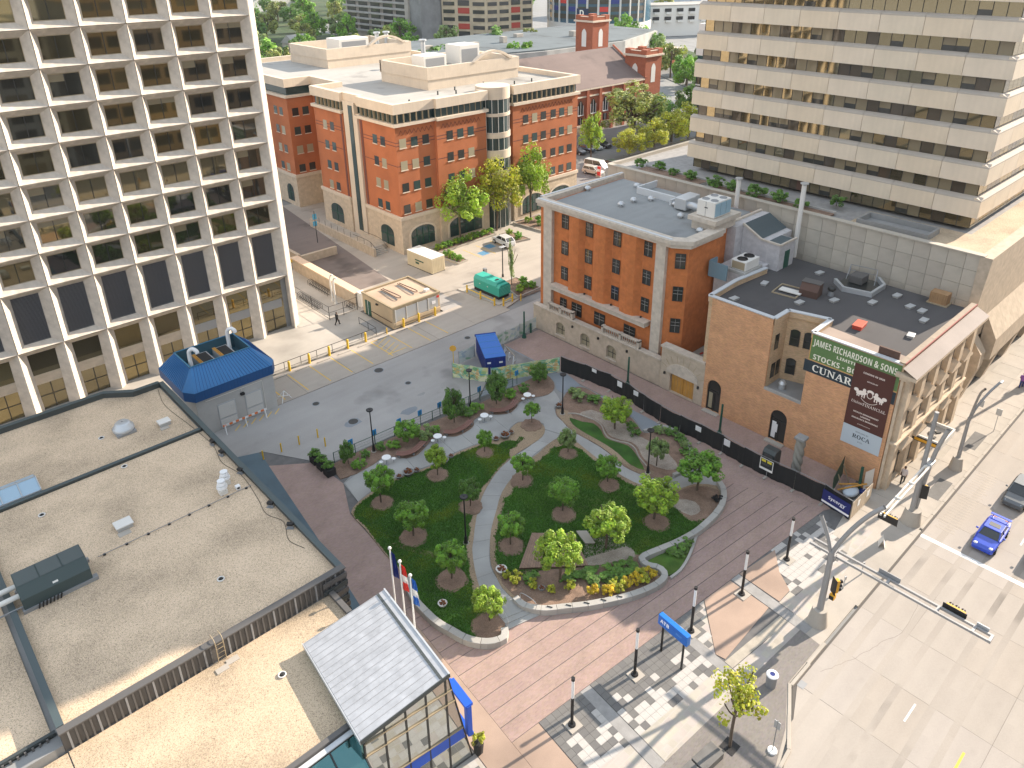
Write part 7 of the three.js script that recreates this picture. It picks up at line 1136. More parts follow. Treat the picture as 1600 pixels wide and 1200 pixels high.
[['beside the black hoarding', 57.1, -44.6], ['before the second brick doorway', 56.4, -32.4], ['at the corner of the limestone wall', 56.6, -60.6]].forEach(([w, x, z]) => { const p = thing('green_post', 'dark green cut-off lamp post ' + w, 'post', [x, 0.01, z], 0, 'dark green posts'); obj('foot', cyl(0.3, 0.2, 0.5, 0, 0, 0, 12), M.green, p); obj('shaft', cyl(0.12, 0.1, 3.1, 0, 0.45, 0, 10), M.green, p); });
{ const p = thing('green_post_short', 'short dark green post at the limestone wall', 'post', [58.1, 0, -61.0]); obj('shaft', cyl(0.14, 0.12, 1.2, 0, 0, 0, 10), M.green, p); obj('cap', cyl(0.17, 0.1, 0.08, 0, 1.2, 0, 10), M.green, p); }
const tabWhere = ['first from the hedge pots', 'second from the hedge pots', 'third from the hedge pots', 'fourth, by the path junction'];
[[30.1, -51.1], [35.6, -50.5], [41.2, -50.1], [47.0, -49.9]].forEach(([x, z], i) => {
  const t = thing('cafe_table', 'round white cafe table on the patio, ' + tabWhere[i], 'table', [x, 0.05, z], 0, 'white cafe tables'); obj('top', cyl(0.42, 0.42, 0.05, 0, 0.75, 0, 22), M.white, t); obj('stem', cyl(0.04, 0.04, 0.74, 0, 0, 0, 8), M.steelGrey, t); obj('foot', cyl(0.26, 0.22, 0.04, 0, 0, 0, 12), M.steelGrey, t);
  [[-0.52, -0.1, 'left'], [0.62, 0.25, 'right']].forEach(([dx, dz, s]) => { const o = thing('cafe_stool', 'white stool on the ' + s + ' of the cafe table ' + tabWhere[i].split(',')[0] + (i === 3 ? ' at the path junction' : ''), 'stool', [x + dx, 0.05, z + dz], 0, 'white cafe stools'); obj('seat', cyl(0.19, 0.19, 0.05, 0, 0.44, 0, 16), M.white, o); obj('stem', cyl(0.03, 0.03, 0.44, 0, 0, 0, 8), M.steelGrey, o); });
});
const pot = (label, x, z, r, leaf, y = 0.08, pm = M.concreteDark) => { const p = thing('flower_pot', label, 'flower pot', [x, y, z], 0, 'round flower pots'); obj('bowl', new THREE.LatheGeometry([[0.02, 0.01], [r * 0.7, 0.0], [r, r * 0.75], [r * 1.06, r * 0.8], [r * 0.9, r * 0.78], [r * 0.88, r * 0.66], [0.01, r * 0.66]].map(([a, b]) => new THREE.Vector2(a, b)), 20), pm, p); const c = shade(new THREE.Mesh(TUFT[0], leaf)); c.name = 'flowers'; c.scale.set(r * 0.95, r * 0.75, r * 0.95); c.position.y = r * 0.85; p.add(c); };
[[29.75, -48.6, 0.3, 'left of the first trio'], [30.6, -48.4, 0.5, 'largest of the first trio'], [31.45, -48.25, 0.3, 'right of the first trio'], [34.1, -47.6, 0.45, 'larger of the middle pair'], [35.05, -47.75, 0.28, 'smaller of the middle pair'], [39.95, -46.9, 0.3, 'left of the far trio'], [40.85, -46.6, 0.5, 'largest of the far trio'], [41.75, -46.7, 0.28, 'right of the far trio'], [48.5, -46.7, 0.38, 'at the lamp post where the paths meet']].forEach(([x, z, r, w]) => pot('round pot of rusty red flowers, ' + w, x, z, r, M.leafRust));
pot('white-rimmed bowl of orange flowers at the foot of the main path', 28.9, -33.7, 0.42, M.leafRust, 0.1, M.offWhite); pot('bowl of orange flowers near the stone wall by the flagpoles', 23.6, -34.2, 0.34, M.leafRust, 0.1, M.offWhite); pot('small bowl of rusty flowers between lime shrubs', 29.9, -30.3, 0.26, M.leafRust, 0.1);
[[25.5, -56.0, 'farthest'], [25.5, -54.75, 'middle'], [25.5, -53.5, 'nearest']].forEach(([x, z, w]) => { const p = thing('hedge_planter', 'square dark planter with a clipped green shrub, ' + w + ' of three', 'planter', [x, 0.01, z], 0, 'hedge planters'); obj('tub', rbx(0.9, 0.75, 0.9, 0, 0, 0, 0.06), M.blackMatte, p); const c = shade(new THREE.Mesh(SHRUB[1], M.leafDark)); c.name = 'foliage'; c.scale.set(0.72, 0.55, 0.72); c.position.y = 1.05; p.add(c); });
{ const p = thing('entrance_planter', 'dark square planter with a bushy yellow-green plant by the glass entrance', 'planter', [18.35, 0.01, -23.9]); obj('tub', new THREE.CylinderGeometry(0.34, 0.26, 0.9, 4).rotateY(Math.PI / 4).translate(0, 0.45, 0), M.blackMatte, p); const c = shade(new THREE.Mesh(SHRUB[2], M.leafGold)); c.name = 'foliage'; c.scale.set(0.5, 0.6, 0.5); c.position.y = 1.35; p.add(c); }
// curved timber benches
const bench = (label, pts) => { const b = worldThing('curved_bench', label, 'bench', [pts[0][0], 0, pts[0][1]], 'curved benches'); const s = smooth(pts, 4); [-0.22, 0, 0.22].forEach((d) => obj('slat', ribbon(offset(s, d), 0.19, 0.44, 0.5), M.benchWood, b)); for (const q of [s[1], s[s.length >> 1], s[s.length - 2]]) obj('leg', bx(0.12, 0.38, 0.5, q[0], 0.05, q[1]), M.steelGrey, b); };
bench('curved red-brown timber bench along the patio bed, first from the hedge pots', [[31.4, -51.4], [31.9, -50.85], [32.7, -50.65], [33.5, -50.8], [34.4, -51.2]]);
bench('curved red-brown timber bench along the patio bed, second from the hedge pots', [[36.8, -51.1], [37.4, -50.5], [38.4, -50.35], [39.3, -50.5], [40.0, -50.8]]);
bench('curved red-brown timber bench along the patio bed, third from the hedge pots', [[42.6, -50.9], [43.2, -50.2], [44.0, -49.85], [44.9, -49.95], [45.8, -50.4]]);
{ // timber deck of boards
  const d = worldThing('timber_deck', 'low timber deck of narrow boards on the central lawn', 'deck', [33.3, 0.1, -32.4]);
  const A = [33.4, -35.0], B = [35.8, -32.6], C = [34.1, -29.4], D = [30.0, -32.9], n = 26, lerp = (p, q, k) => [p[0] + (q[0] - p[0]) * k, p[1] + (q[1] - p[1]) * k];
  for (let k = 0; k < n; k++) obj('deck_board', slab([lerp(A, B, (k + 0.06) / n), lerp(A, B, (k + 0.94) / n), lerp(D, C, (k + 0.94) / n), lerp(D, C, (k + 0.06) / n)], 0.26, 0.31), k % 3 ? M.deck : M.deck2 ??= mat([0.31, 0.215, 0.165], 0.75, tWood), d);
  obj('skirt', slab([A, B, C, D].map((p) => lerp(p, [33.3, -32.5], 0.02)), 0.09, 0.255), M.brown, d);
  const s = worldThing('deck_bench', 'pale angular bench beside the timber deck', 'bench', [36.2, 0.1, -31.6]); obj('seat', slab([[36.1, -32.6], [36.75, -32.0], [36.2, -30.6], [35.6, -31.1]], 0.32, 0.42), M.concrete, s); obj('plinth', slab([[36.2, -32.3], [36.55, -32], [36.1, -30.9], [35.8, -31.2]], 0.1, 0.315), M.blackMatte, s);
}
[[51.8, -34.2, 0.3, 'M.leafRust']].forEach(() => pot('pot of orange flowers in the eastern bed', 51.6, -32.9, 0.3, M.leafRust, 0.08));
{ const r = thing('black_plant', 'small black-leaved plant in the bed inside the stone wall', 'plant', [47.9, 0.1, -27.0]); const c = shade(new THREE.Mesh(TUFT[1], M.blackMatte)); c.name = 'foliage'; c.scale.set(0.6, 0.5, 0.6); c.position.y = 0.3; r.add(c); obj('stem', cyl(0.03, 0.02, 0.3, 0, 0, 0, 5), M.bark, r); }
// ---------------------------------------------------------------- fences
{
  const f = worldThing('wire_fence', 'green wire fence between the patio bed and the alley', 'fence', [35, 0, -54]);
  const pts = [[26.7, -54.75], [28.9, -54.6], [31.0, -54.45], [33.2, -54.35], [35.4, -54.2], [37.6, -54.0], [39.8, -53.8], [42.0, -53.55], [43.4, -53.4], [45.6, -53.2], [47.8, -53.05]];
  pts.forEach(([x, z]) => obj('post', cyl(0.035, 0.035, 1.15, x, 0, z, 6), M.green, f));
  for (let k = 0; k < pts.length - 1; k++) { const a = pts[k], b = pts[k + 1]; obj('top_rail', bar([a[0], 1.12, a[1]], [b[0], 1.12, b[1]], 0.04), M.green, f); obj('mesh', [...[0.2, 0.5, 0.8].map((y) => bar([a[0], y, a[1]], [b[0], y, b[1]], 0.008)), ...Array.from({ length: 22 }, (_, i) => { const s = (i + 0.5) / 22, x = a[0] + (b[0] - a[0]) * s, z = a[1] + (b[1] - a[1]) * s; return bar([x, 0.05, z], [x, 1.1, z], 0.007); })], M.green, f).userData.kind = 'stuff'; }
  const signBlue = mat([0.03, 0.25, 0.55], 0.5);
  [[28.6, -54.8], [31.1, -54.6], [33.9, -54.5], [36.3, -54.3], [38.6, -54.1], [40.9, -53.8], [43.5, -53.6], [48.6, -53.3]].forEach(([x, z], i) => { const s = thing('parking_sign', 'blue parking stall sign on a green post, ' + ['first', 'second', 'third', 'fourth', 'fifth', 'sixth', 'seventh', 'eighth'][i] + ' from the hedge planters', 'sign', [x, 0, z], 0, 'blue stall signs'); obj('post', cyl(0.03, 0.03, 1.5, 0, 0, 0.04, 6), M.green, s); obj('plate', rbx(0.5, 0.62, 0.03, 0, 1.05, 0, 0.012), signBlue, s); });
}
const fabric = mat([0.012, 0.013, 0.014], 0.75), muralTex = print(1024, 256, (c, w, h) => {
  const cols = ['#c9d6b0', '#6fb39a', '#e4d48a', '#8fc5b0', '#d9e2c4', '#e0a860', '#4f9aa0', '#b8cc7a', '#f0e8c0', '#5f9f6a']; c.fillStyle = '#d3dcb8'; c.fillRect(0, 0, w, h);
  for (let i = 0; i < 130; i++) { c.fillStyle = cols[Math.floor(hash(i, 1, 8) * 10)]; c.globalAlpha = 0.75; c.beginPath(); c.ellipse(hash(i, 2, 8) * w, hash(i, 3, 8) * h, 20 + 90 * hash(i, 4, 8), 8 + 34 * hash(i, 5, 8), hash(i, 6, 8) * 3, 0, 7); c.fill(); }
  c.globalAlpha = 0.8; c.lineWidth = 7; for (let i = 0; i < 24; i++) { c.strokeStyle = cols[Math.floor(hash(i, 7, 8) * 10)]; c.beginPath(); const y = hash(i, 8, 8) * h; c.moveTo(hash(i, 9, 8) * w, y); c.bezierCurveTo(hash(i, 10, 8) * w, y - 120, hash(i, 11, 8) * w, y + 120, hash(i, 12, 8) * w, hash(i, 13, 8) * h); c.stroke(); }
});
// a standing fence panel with small folds between two ground points; uv runs 0..1 along a stretch
function clothPanel(name, a, b, y0, y1, m, parent, u0 = 0, u1 = 1, wave = 0.05, s = 1) {
  const n = 14, d = [b[0] - a[0], b[1] - a[1]], l = Math.hypot(...d), nx = -d[1] / l, nz = d[0] / l, P = [], U = [];
  const pt = (i, j) => { const k = i / n, w = wave * (Math.sin(k * 9 + s * 3) * 0.6 + Math.sin(k * 23 + s) * 0.3) * (j ? 0.35 : 1); return [a[0] + d[0] * k + nx * w, j ? y1 - wave * 0.8 * Math.sin(k * Math.PI) : y0, a[1] + d[1] * k + nz * w]; };
  for (let i = 0; i < n; i++) for (const [p, q] of [[i, 0], [i + 1, 0], [i + 1, 1], [i, 0], [i + 1, 1], [i, 1]]) { P.push(...pt(p, q)); U.push(u0 + (u1 - u0) * (p / n), q); }
  const g = new THREE.BufferGeometry(); g.setAttribute('position', new THREE.Float32BufferAttribute(P, 3)); g.setAttribute('uv', new THREE.Float32BufferAttribute(U, 2)); g.computeVertexNormals();
  const at = originOf(parent); if (at) g.translate(-at.x, -at.y, -at.z);
  const mesh = shade(new THREE.Mesh(g, m)); mesh.name = name; parent.add(mesh); return mesh;
}
{
  const f = worldThing('black_hoarding', 'long black fabric hoarding in front of the limestone wall and brick building', 'fence', [53.8, 0, -36]);
  const line = [[53.9, -51.7], [54.5, -48.6], [54.9, -45.2], [54.8, -42.6], [54.3, -40.2], [54.0, -37.8], [53.95, -35.4], [54.1, -33.0], [54.1, -30.6], [53.9, -28.2], [53.9, -25.8], [54.1, -23.2], [54.2, -20.6], [53.8, -18.0]];
  for (let k = 0; k < line.length - 1; k++) { const a = line[k], b = line[k + 1]; clothPanel('fabric_panel', a, b, 0.12, 2.0 + 0.05 * Math.sin(k * 2.2), fabric, f, 0, 1, 0.09, k); obj('frame', [bar([a[0] + 0.06, 0.05, a[1]], [a[0] + 0.06, 2.05, a[1]], 0.05), bar([a[0] + 0.06, 2.03, a[1]], [b[0] + 0.06, 2.03, b[1]], 0.045)], M.steelGrey, f); obj('foot', bx(0.9, 0.1, 0.22, a[0], 0.01, a[1]), M.concrete, f); }
  [-47.3, -43.8, -41.4, -33.3, -30.1].forEach((z, i) => { const x = [54.7, 54.85, 54.6, 54.1, 54.1][i]; obj('notice', b6(x - 0.13, x - 0.11, [1.55, 1.2, 1.3, 1.2, 1.15][i], [1.95, 1.85, 1.85, 1.75, 1.85][i], z - 0.32, z + 0.32), M.white, f); });
  { const m = sheet('poster', 1.3, 1.2, print(260, 240, (c, w, h) => { c.fillStyle = '#e8e8e4'; c.fillRect(0, 0, w, h); c.fillStyle = '#1d2429'; c.fillRect(14, 14, w - 28, h - 60); c.fillStyle = '#d8c93a'; c.fillRect(28, 24, 84, 52); c.fillRect(140, 24, 84, 52); c.fillStyle = '#555'; c.fillRect(30, 100, 190, 10); c.fillRect(30, 124, 150, 10); }), f); m.rotation.y = -Math.PI / 2; m.position.set(53.66, 1.5, -25.8).sub(origin.get(f)); }
  { const m = sheet('company_banner', 2.6, 1.35, print(520, 270, (c, w, h) => { c.fillStyle = '#1b2468'; c.fillRect(0, 0, w, h); c.fillStyle = '#f2f2f4'; c.fillRect(0, h - 52, w, 40); c.font = 'bold 84px sans-serif'; c.fillText('Synergy', 110, 140); c.font = '20px sans-serif'; c.fillText('PROJECTS', 330, 166); c.strokeStyle = '#9bb0e8'; c.lineWidth = 7; c.beginPath(); c.moveTo(400, 112); c.lineTo(450, 84); c.stroke(); }), f); m.rotation.y = -Math.PI / 2 - 0.14; m.position.set(53.78, 1.1, -19.3).sub(origin.get(f)); }
  const g = worldThing('timber_gate', 'pale timber site gate at the end of the black hoarding', 'gate', [55.6, 0, -18]);
  for (let k = 0; k < 9; k++) obj('board', b6(53.9 + k * 0.42, 54.27 + k * 0.42, 0.1, 1.85, -18.0, -17.96), M.precastTan, g); obj('rail', [b6(53.85, 57.7, 0.4, 0.5, -18.06, -18.01), b6(53.85, 57.7, 1.5, 1.6, -18.06, -18.01)], M.frameTan, g); for (const [x, w] of [[54.9, 0.4], [56.6, 0.5]]) obj('notice', b6(x, x + w, 0.9, 1.5, -17.955, -17.94), M.white, g);
  // inner screen and rubble of the site
  const s = worldThing('site_screen', 'leaning dark screen inside the fenced building site', 'screen', [57.6, 0, -20.9]); obj('sheet', [quad([56.0, 0.1, -20.6], [59.3, 0.1, -21.2], [59.3, 2.1, -21.3], [56.0, 1.7, -20.7])], M.green, s); obj('brace', [bar([56.8, 0.1, -20.0], [56.9, 1.6, -20.7], 0.07), bar([58.4, 0.1, -20.2], [58.5, 1.7, -21.0], 0.07)], M.frameTan, s);
  const d = worldThing('site_rubble', 'heap of plastic sheet and planks behind the timber gate', 'rubble', [57.4, 0, -19.4]); obj('plastic_sheet', new THREE.IcosahedronGeometry(0.8, 2).scale(1.1, 0.4, 0.8).translate(57.2, 0.3, -19.5), mat([0.55, 0.62, 0.68], 0.3), d); for (const [a, b] of [[[56.3, 0.5, -20.3], [58.4, 0.9, -18.7]], [[56.6, 0.9, -20.4], [58.6, 0.6, -19.0]], [[57.8, 0.2, -20.1], [58.8, 0.4, -18.5]]]) obj('plank', bar(a, b, 0.16, 0.06), M.woodGold, d); obj('tarp', bx(0.7, 0.15, 0.5, 58.2, 0.05, -18.9, 0.5), M.navy, d);
  const b2 = worldThing('leaning_boards', 'boards and a green tube leaning at the brick corner', 'boards', [58.8, 0, -18.9]); obj('board', quad([58.3, 0.05, -18.9], [59.2, 0.05, -18.5], [59.2, 2.2, -18.6], [58.4, 2.0, -19.0]), M.offWhite, b2); obj('tube', bar([58.2, 0, -19.2], [58.3, 2.4, -19.3], 0.2), M.green, b2);
}
{
  const mm = new THREE.MeshStandardMaterial({ map: muralTex, roughness: 0.7, side: THREE.DoubleSide });
  const f = worldThing('mural_hoarding', 'hoarding with a painted green and yellow mural round the blue container', 'fence', [48, 0, -55]);
  const l1 = [[44.3, -59.2], [45.3, -57.4], [46.4, -55.5]], l2 = [[46.6, -55.3], [48.6, -54.35], [51.0, -53.2], [53.8, -51.75]];
  for (let k = 0; k < 2; k++) clothPanel('mural_panel', l1[k], l1[k + 1], 0.1, 1.95, mm, f, 0.5 + k * 0.25, 0.75 + k * 0.25, 0.1, k); for (let k = 0; k < 3; k++) clothPanel('mural_panel', l2[k], l2[k + 1], 0.1, 1.95, mm, f, k * 0.3, k * 0.3 + 0.3, 0.08, k + 3);
  for (const [x, z] of [...l1, ...l2]) obj('post', cyl(0.03, 0.03, 2.0, x, 0, z, 6), M.steelGrey, f);
  const f2 = worldThing('pale_mural_fence', 'pale printed fence behind the blue container', 'fence', [53, 0, -61]);
  const m2 = new THREE.MeshStandardMaterial({ map: print(1024, 200, (c, w, h) => { c.fillStyle = '#c8cdc6'; c.fillRect(0, 0, w, h); for (let i = 0; i < 60; i++) { c.fillStyle = ['#9fb5b8', '#b9c7a8', '#8a9fb4', '#d9d9cc', '#5f9a6a'][i % 5]; c.globalAlpha = 0.5; c.beginPath(); c.ellipse(hash(i, 1, 4) * w, hash(i, 2, 4) * h, 40, 18, i, 0, 7); c.fill(); } }), roughness: 0.7, side: THREE.DoubleSide });
  const l3 = [[46.6, -60.9], [49.0, -60.95], [51.6, -61.0], [54.0, -61.05], [56.4, -61.15], [59.3, -61.3]]; for (let k = 0; k < 5; k++) if (k !== 1) clothPanel('fabric_panel', l3[k], l3[k + 1], 0.15, 1.7, m2, f2, k * 0.2, k * 0.2 + 0.2, 0.06, k); for (const [x, z] of l3) obj('post', cyl(0.03, 0.03, 1.9, x, 0, z, 6), M.steelGrey, f2);
}
// ---------------------------------------------------------------- containers, generator, pavilion
function container(name, label, x, z, ry, len, wid, h, body, roofm) {
  const c = thing(name, label, 'container', [x, 0, z], ry);
  obj('shell', b6(-wid / 2, wid / 2, 0.12, h, -len / 2, len / 2), body, c); const n = Math.floor(len / 0.32);
  for (let k = 0; k < n; k++) for (const s of [-1, 1]) obj('rib', b6(s * wid / 2 - 0.02, s * wid / 2 + 0.02, 0.3, h - 0.2, -len / 2 + 0.12 + k * 0.32, -len / 2 + 0.27 + k * 0.32), body, c);
  const m = Math.floor(wid / 0.3); for (let k = 0; k < m; k++) obj('rib', b6(-wid / 2 + 0.08 + k * 0.3, -wid / 2 + 0.22 + k * 0.3, 0.3, h - 0.2, len / 2 - 0.01, len / 2 + 0.03), body, c);
  obj('roof', b6(-wid / 2 - 0.03, wid / 2 + 0.03, h + 0.005, h + 0.06, -len / 2 - 0.03, len / 2 + 0.03), roofm, c); obj('skid', [b6(-wid / 2, -wid / 2 + 0.15, 0.02, 0.115, -len / 2, len / 2), b6(wid / 2 - 0.15, wid / 2, 0.02, 0.115, -len / 2, len / 2)], M.blackMatte, c);
  return c;
}
{ const c = container('blue_container', 'bright blue site container inside the mural hoarding', 49.45, -58.65, -0.507 , 5.7, 2.3, 2.35, M.navy, M.boxBlue); for (const [x, y] of [[-0.75, 1.65], [0.6, 1.6]]) obj('label', b6(x - 0.2, x + 0.2, y, y + 0.2, 2.885, 2.9), M.white, c); obj('tarp_fold', [0, 1, 2, 3].map((k) => b6(-1.16, 1.16, 2.415, 2.425, -2.5 + k * 1.5, -2.4 + k * 1.5)), M.hutBlue, c); obj('drip_edge', b6(-1.25, 1.25, 2.2, 2.45, -3.0, -2.85), M.navy, c); }
{ const cm = mat([0.72, 0.62, 0.42], 0.6, tStreak), c = container('cream_container', 'cream shipping container beside the brick office', 61.4, -87.2, 0.05, 5.8, 2.45, 2.4, cm, M.offWhite); obj('lettering', [b6(-1.26, -1.25, 1.3, 1.5, -1.0, 1.0), b6(-1.26, -1.25, 0.8, 1.1, -0.9, -0.1)], M.green, c); }
{
  const g = thing('generator', 'teal green rounded generator enclosure on a kerbed island', 'generator', [62.3, 0, -73.3], 0.02);
  obj('plinth', bx(2.6, 0.14, 6.0), M.concrete, g); obj('fuel_tank', bx(1.9, 0.5, 5.0, 0, 0.14, 0), M.blackMatte, g);
  const prof = [[-1.05, 0.65], [1.05, 0.65], [1.05, 1.95], [0.75, 2.35], [-0.75, 2.35], [-1.05, 1.95]];
  obj('housing', alongZ(prof, -2.5, 2.1), M.teal, g); obj('intake_hood', alongZ(prof.map(([a, b]) => [a * 1.0, 0.65 + (b - 0.65) * 0.93]), 2.12, 2.75), M.teal, g);
  for (let k = 0; k < 6; k++) obj('louvre', bx(1.8, 0.06, 0.1, 0, 0.85 + k * 0.2, 2.78), mat([0.1, 0.5, 0.4], 0.5), g); obj('roof_panel', b6(-0.72, 0.72, 2.36, 2.4, -2.3, -0.3), mat([0.05, 0.42, 0.33], 0.45), g); obj('roof_panel', b6(-0.72, 0.72, 2.36, 2.4, 0.2, 2.0), mat([0.05, 0.42, 0.33], 0.45), g); obj('exhaust_flap', bx(0.5, 0.08, 0.3, 0, 2.41, 1.2), M.blackMatte, g); for (const z of [-1.2, 0.4]) obj('handle', bx(0.04, 0.12, 0.2, -1.07, 1.4, z), M.galv, g);
  const i = struct('kerb_island', [slab([[59.6, -77.5], [63.2, -77.3], [68.4, -74.8], [68.4, -69.4], [60.3, -69.6]], -0.1, 0.14)], M.concrete);
}
{
  const p = worldThing('pavilion', 'small tan flat-roofed pavilion with mesh panels and two roof rails', 'building', [49.9, 0, -77]);
  const tanw = mat([0.66, 0.52, 0.34], 0.88, tMottle);
  obj('wall', b6(46.25, 53.6, 0, 2.75, -80.5, -73.6), tanw, p); obj('roof', b6(46.5, 53.35, 2.76, 2.82, -80.25, -73.85), mat([0.62, 0.46, 0.33], 0.9, tMottle), p);
  obj('roof_rim', [b6(46.15, 53.7, 2.77, 3.0, -73.75, -73.5), b6(46.15, 53.7, 2.77, 3.0, -80.6, -80.35), b6(46.15, 46.4, 2.77, 3.0, -80.34, -73.76), b6(53.45, 53.7, 2.77, 3.0, -80.34, -73.76)], M.frameTan, p);
  for (const x of [48.6, 51.2]) { const r = obj('roof_rail', [tube([[x - 0.15, 3.0, -79.4], [x - 0.15, 3.12, -75.2], [x + 0.15, 3.12, -75.2], [x + 0.15, 3.0, -79.4]], 0.06, 6, 24)], M.brown, p); obj('slot', b6(x - 0.5, x - 0.1, 2.825, 2.84, -79.2, -75.6), M.concreteDark, r); }
  for (let k = 0; k < 4; k++) { const m = obj('mesh_panel', b6(46.7 + k * 1.7, 48.2 + k * 1.7, 0.9, 2.5, -73.59, -73.56), M.galv, p); obj('panel_frame', [b6(46.6 + k * 1.7, 46.68 + k * 1.7, 0.8, 2.6, -73.59, -73.52)], M.offWhite, m); }
  obj('base_rail', b6(46.25, 53.6, 0.4, 0.8, -73.6, -73.5), tanw, p); obj('double_door', b6(46.2, 46.24, 0.05, 2.1, -79.9, -78.6), M.green, p); obj('door_line', b6(46.17, 46.2, 0.05, 2.1, -79.28, -79.22), M.white, p); obj('wall_lamp', rbx(0.2, 0.2, 0.4, 46.1, 2.3, -76.9, 0.04), M.black, p); obj('hand_rail', bar([46.15, 0.9, -78.4], [46.15, 0.9, -73.8], 0.06), M.brown, p); obj('vent_box', rbx(0.7, 0.35, 0.6, 52.6, 2.82, -75, 0.05), M.offWhite, p); obj('red_sign', b6(53.1, 53.5, 2.2, 2.5, -73.58, -73.54), M.red, p); obj('white_sign', b6(52.3, 52.9, 1.5, 1.9, -73.55, -73.53), M.white, p);
}
{ // ramp wall and fenced bicycle court beside the tower
  const w = worldThing('ramp_wall', 'long low concrete wall with a timber cap beside the bicycle court', 'wall', [46.8, 0, -90]); obj('wall', b6(46.4, 47.2, 0, 1.9, -100, -82.6), M.precastTan, w); obj('cap', b6(46.2, 47.4, 1.92, 2.1, -100.2, -82.4), mat([0.66, 0.5, 0.36], 0.8), w); obj('end_pier', b6(46.6, 47.5, 0, 2.2, -82.5, -81.6), M.offWhite, w);
  const w2 = worldThing('ramp_parapet', 'tan parapet wall of the ramp beside the side street', 'wall', [51, 0, -110]); obj('wall', [b6(48.0, 48.5, 0, 1.6, -128, -101.5), b6(48.5, 54.6, 0, 1.3, -101.8, -101.3)], M.precastTan, w2); obj('yellow_edge', b6(47.7, 47.95, 0.02, 0.5, -128, -101.5), M.yellow, w2);
  const f = worldThing('court_fence', 'dark mesh fence round the bicycle court', 'fence', [43.8, 0.1, -84]);
  const line = [[41.7, -95], [41.7, -90.5], [41.7, -86], [41.7, -81.4], [43.8, -81.4], [45.9, -81.5]]; line.forEach(([x, z]) => obj('post', cyl(0.04, 0.04, 1.9, x, 0.1, z, 6), M.frameDark, f)); for (let k = 0; k < 5; k++) { const a = line[k], b = line[k + 1]; obj('rail', [1.95, 0.25, 1.1].map((y) => bar([a[0], y, a[1]], [b[0], y, b[1]], 0.04)), M.frameDark, f).userData.kind = 'stuff'; }
  [[42.4, -88, 'on the tower side'], [45.6, -91, 'on the wall side'], [45.6, -83, 'behind the gate']].forEach(([x, z, q]) => { const r = thing('bike_rack', 'row of black bicycle hoops ' + q, 'bike rack', [x, 0.1, z], 0, 'bicycle racks'); const L0 = q.includes('gate') ? 1.6 : 5.5; obj('base_rail', bx(0.08, 0.05, L0), M.blackMatte, r); for (let k = 0; k < L0 / 0.42; k++) obj('hoop', tube([[-0.35, 0, -L0 / 2 + 0.2 + k * 0.42], [-0.3, 0.7, -L0 / 2 + 0.2 + k * 0.42], [0.3, 0.7, -L0 / 2 + 0.2 + k * 0.42], [0.35, 0, -L0 / 2 + 0.2 + k * 0.42]], 0.03, 5, 10), M.blackMatte, r); });
  for (const [x, z, q] of [[45.0, -86.3, 'farther'], [44.8, -85.1, 'nearer']]) { const p = thing('white_vent_pipe', 'white gooseneck vent pipe in the bicycle court, ' + q + ' one', 'pipe', [x, 0.1, z], 0, 'gooseneck pipes in the court'); obj('pipe', tube([[0, 0, 0], [0, 3.6, 0], [0.1, 3.9, 0.15], [0.25, 3.7, 0.3]], 0.13, 8, 16), M.offWhite, p); obj('foot', cyl(0.25, 0.2, 0.3, 0, 0, 0, 8), M.offWhite, p); }
}
// yellow bollards and rails
const bollard = (label, x, z, h = 1.0, r = 0.11, group = 'yellow bollards', y = 0.02) => { const b = thing('bollard', label, 'bollard', [x, y, z], 0, group); obj('post', cyl(r, r, h, 0, 0, 0, 10), M.yellow, b); obj('dome', new THREE.SphereGeometry(r, 10, 5, 0, 6.3, 0, 1.57).translate(0, h, 0), M.yellow, b); };
const bw = ['first from the blue hut', 'second from the blue hut', 'third from the blue hut', 'fourth from the blue hut', 'fifth from the blue hut', 'at the pavilion ramp', 'first before the pavilion', 'second before the pavilion', 'third before the pavilion'];
[[31.8, -73.2], [34.3, -73.2], [36.9, -73.2], [39.4, -73.2], [41.9, -73.2], [44.9, -73.1], [47.5, -73.2], [49.8, -73.1], [52.4, -73.1]].forEach(([x, z], i) => bollard('yellow bollard along the parking strip, ' + bw[i], x, z, i === 5 ? 0.8 : 1.15, i === 5 ? 0.07 : 0.14));
[[22.1, -59.8, 'nearest the gravel roof'], [23.9, -59.7, 'second from the gravel roof'], [25.7, -59.6, 'third from the gravel roof'], [27.6, -59.4, 'fourth, toward the alley'], [27.4, -57.6, 'behind the hedge planters']].forEach(([x, z, w]) => bollard('slim yellow bollard at the end of the brick walk, ' + w, x, z, 0.95, 0.07, 'slim yellow bollards'));
{ const g = worldThing('generator_barrier', 'yellow pipe barrier in front of the green generator', 'barrier', [60.5, 0.1, -71]); const l = [[59.9, -75.7], [59.9, -72.8], [59.9, -69.9], [60.7, -69.0], [62.5, -69.2]]; l.forEach(([x, z]) => obj('post', cyl(0.12, 0.12, 1.1, x, 0.1, z, 10), M.yellow, g)); for (let k = 0; k < 4; k++) if (k !== 2) obj('rail', bar([l[k][0], 0.75, l[k][1]], [l[k + 1][0], 0.75, l[k + 1][1]], 0.09), M.yellow, g); bollard('lone yellow bollard right of the generator', 63.5, -68.6, 1.0, 0.08, 'yellow bollards'); }
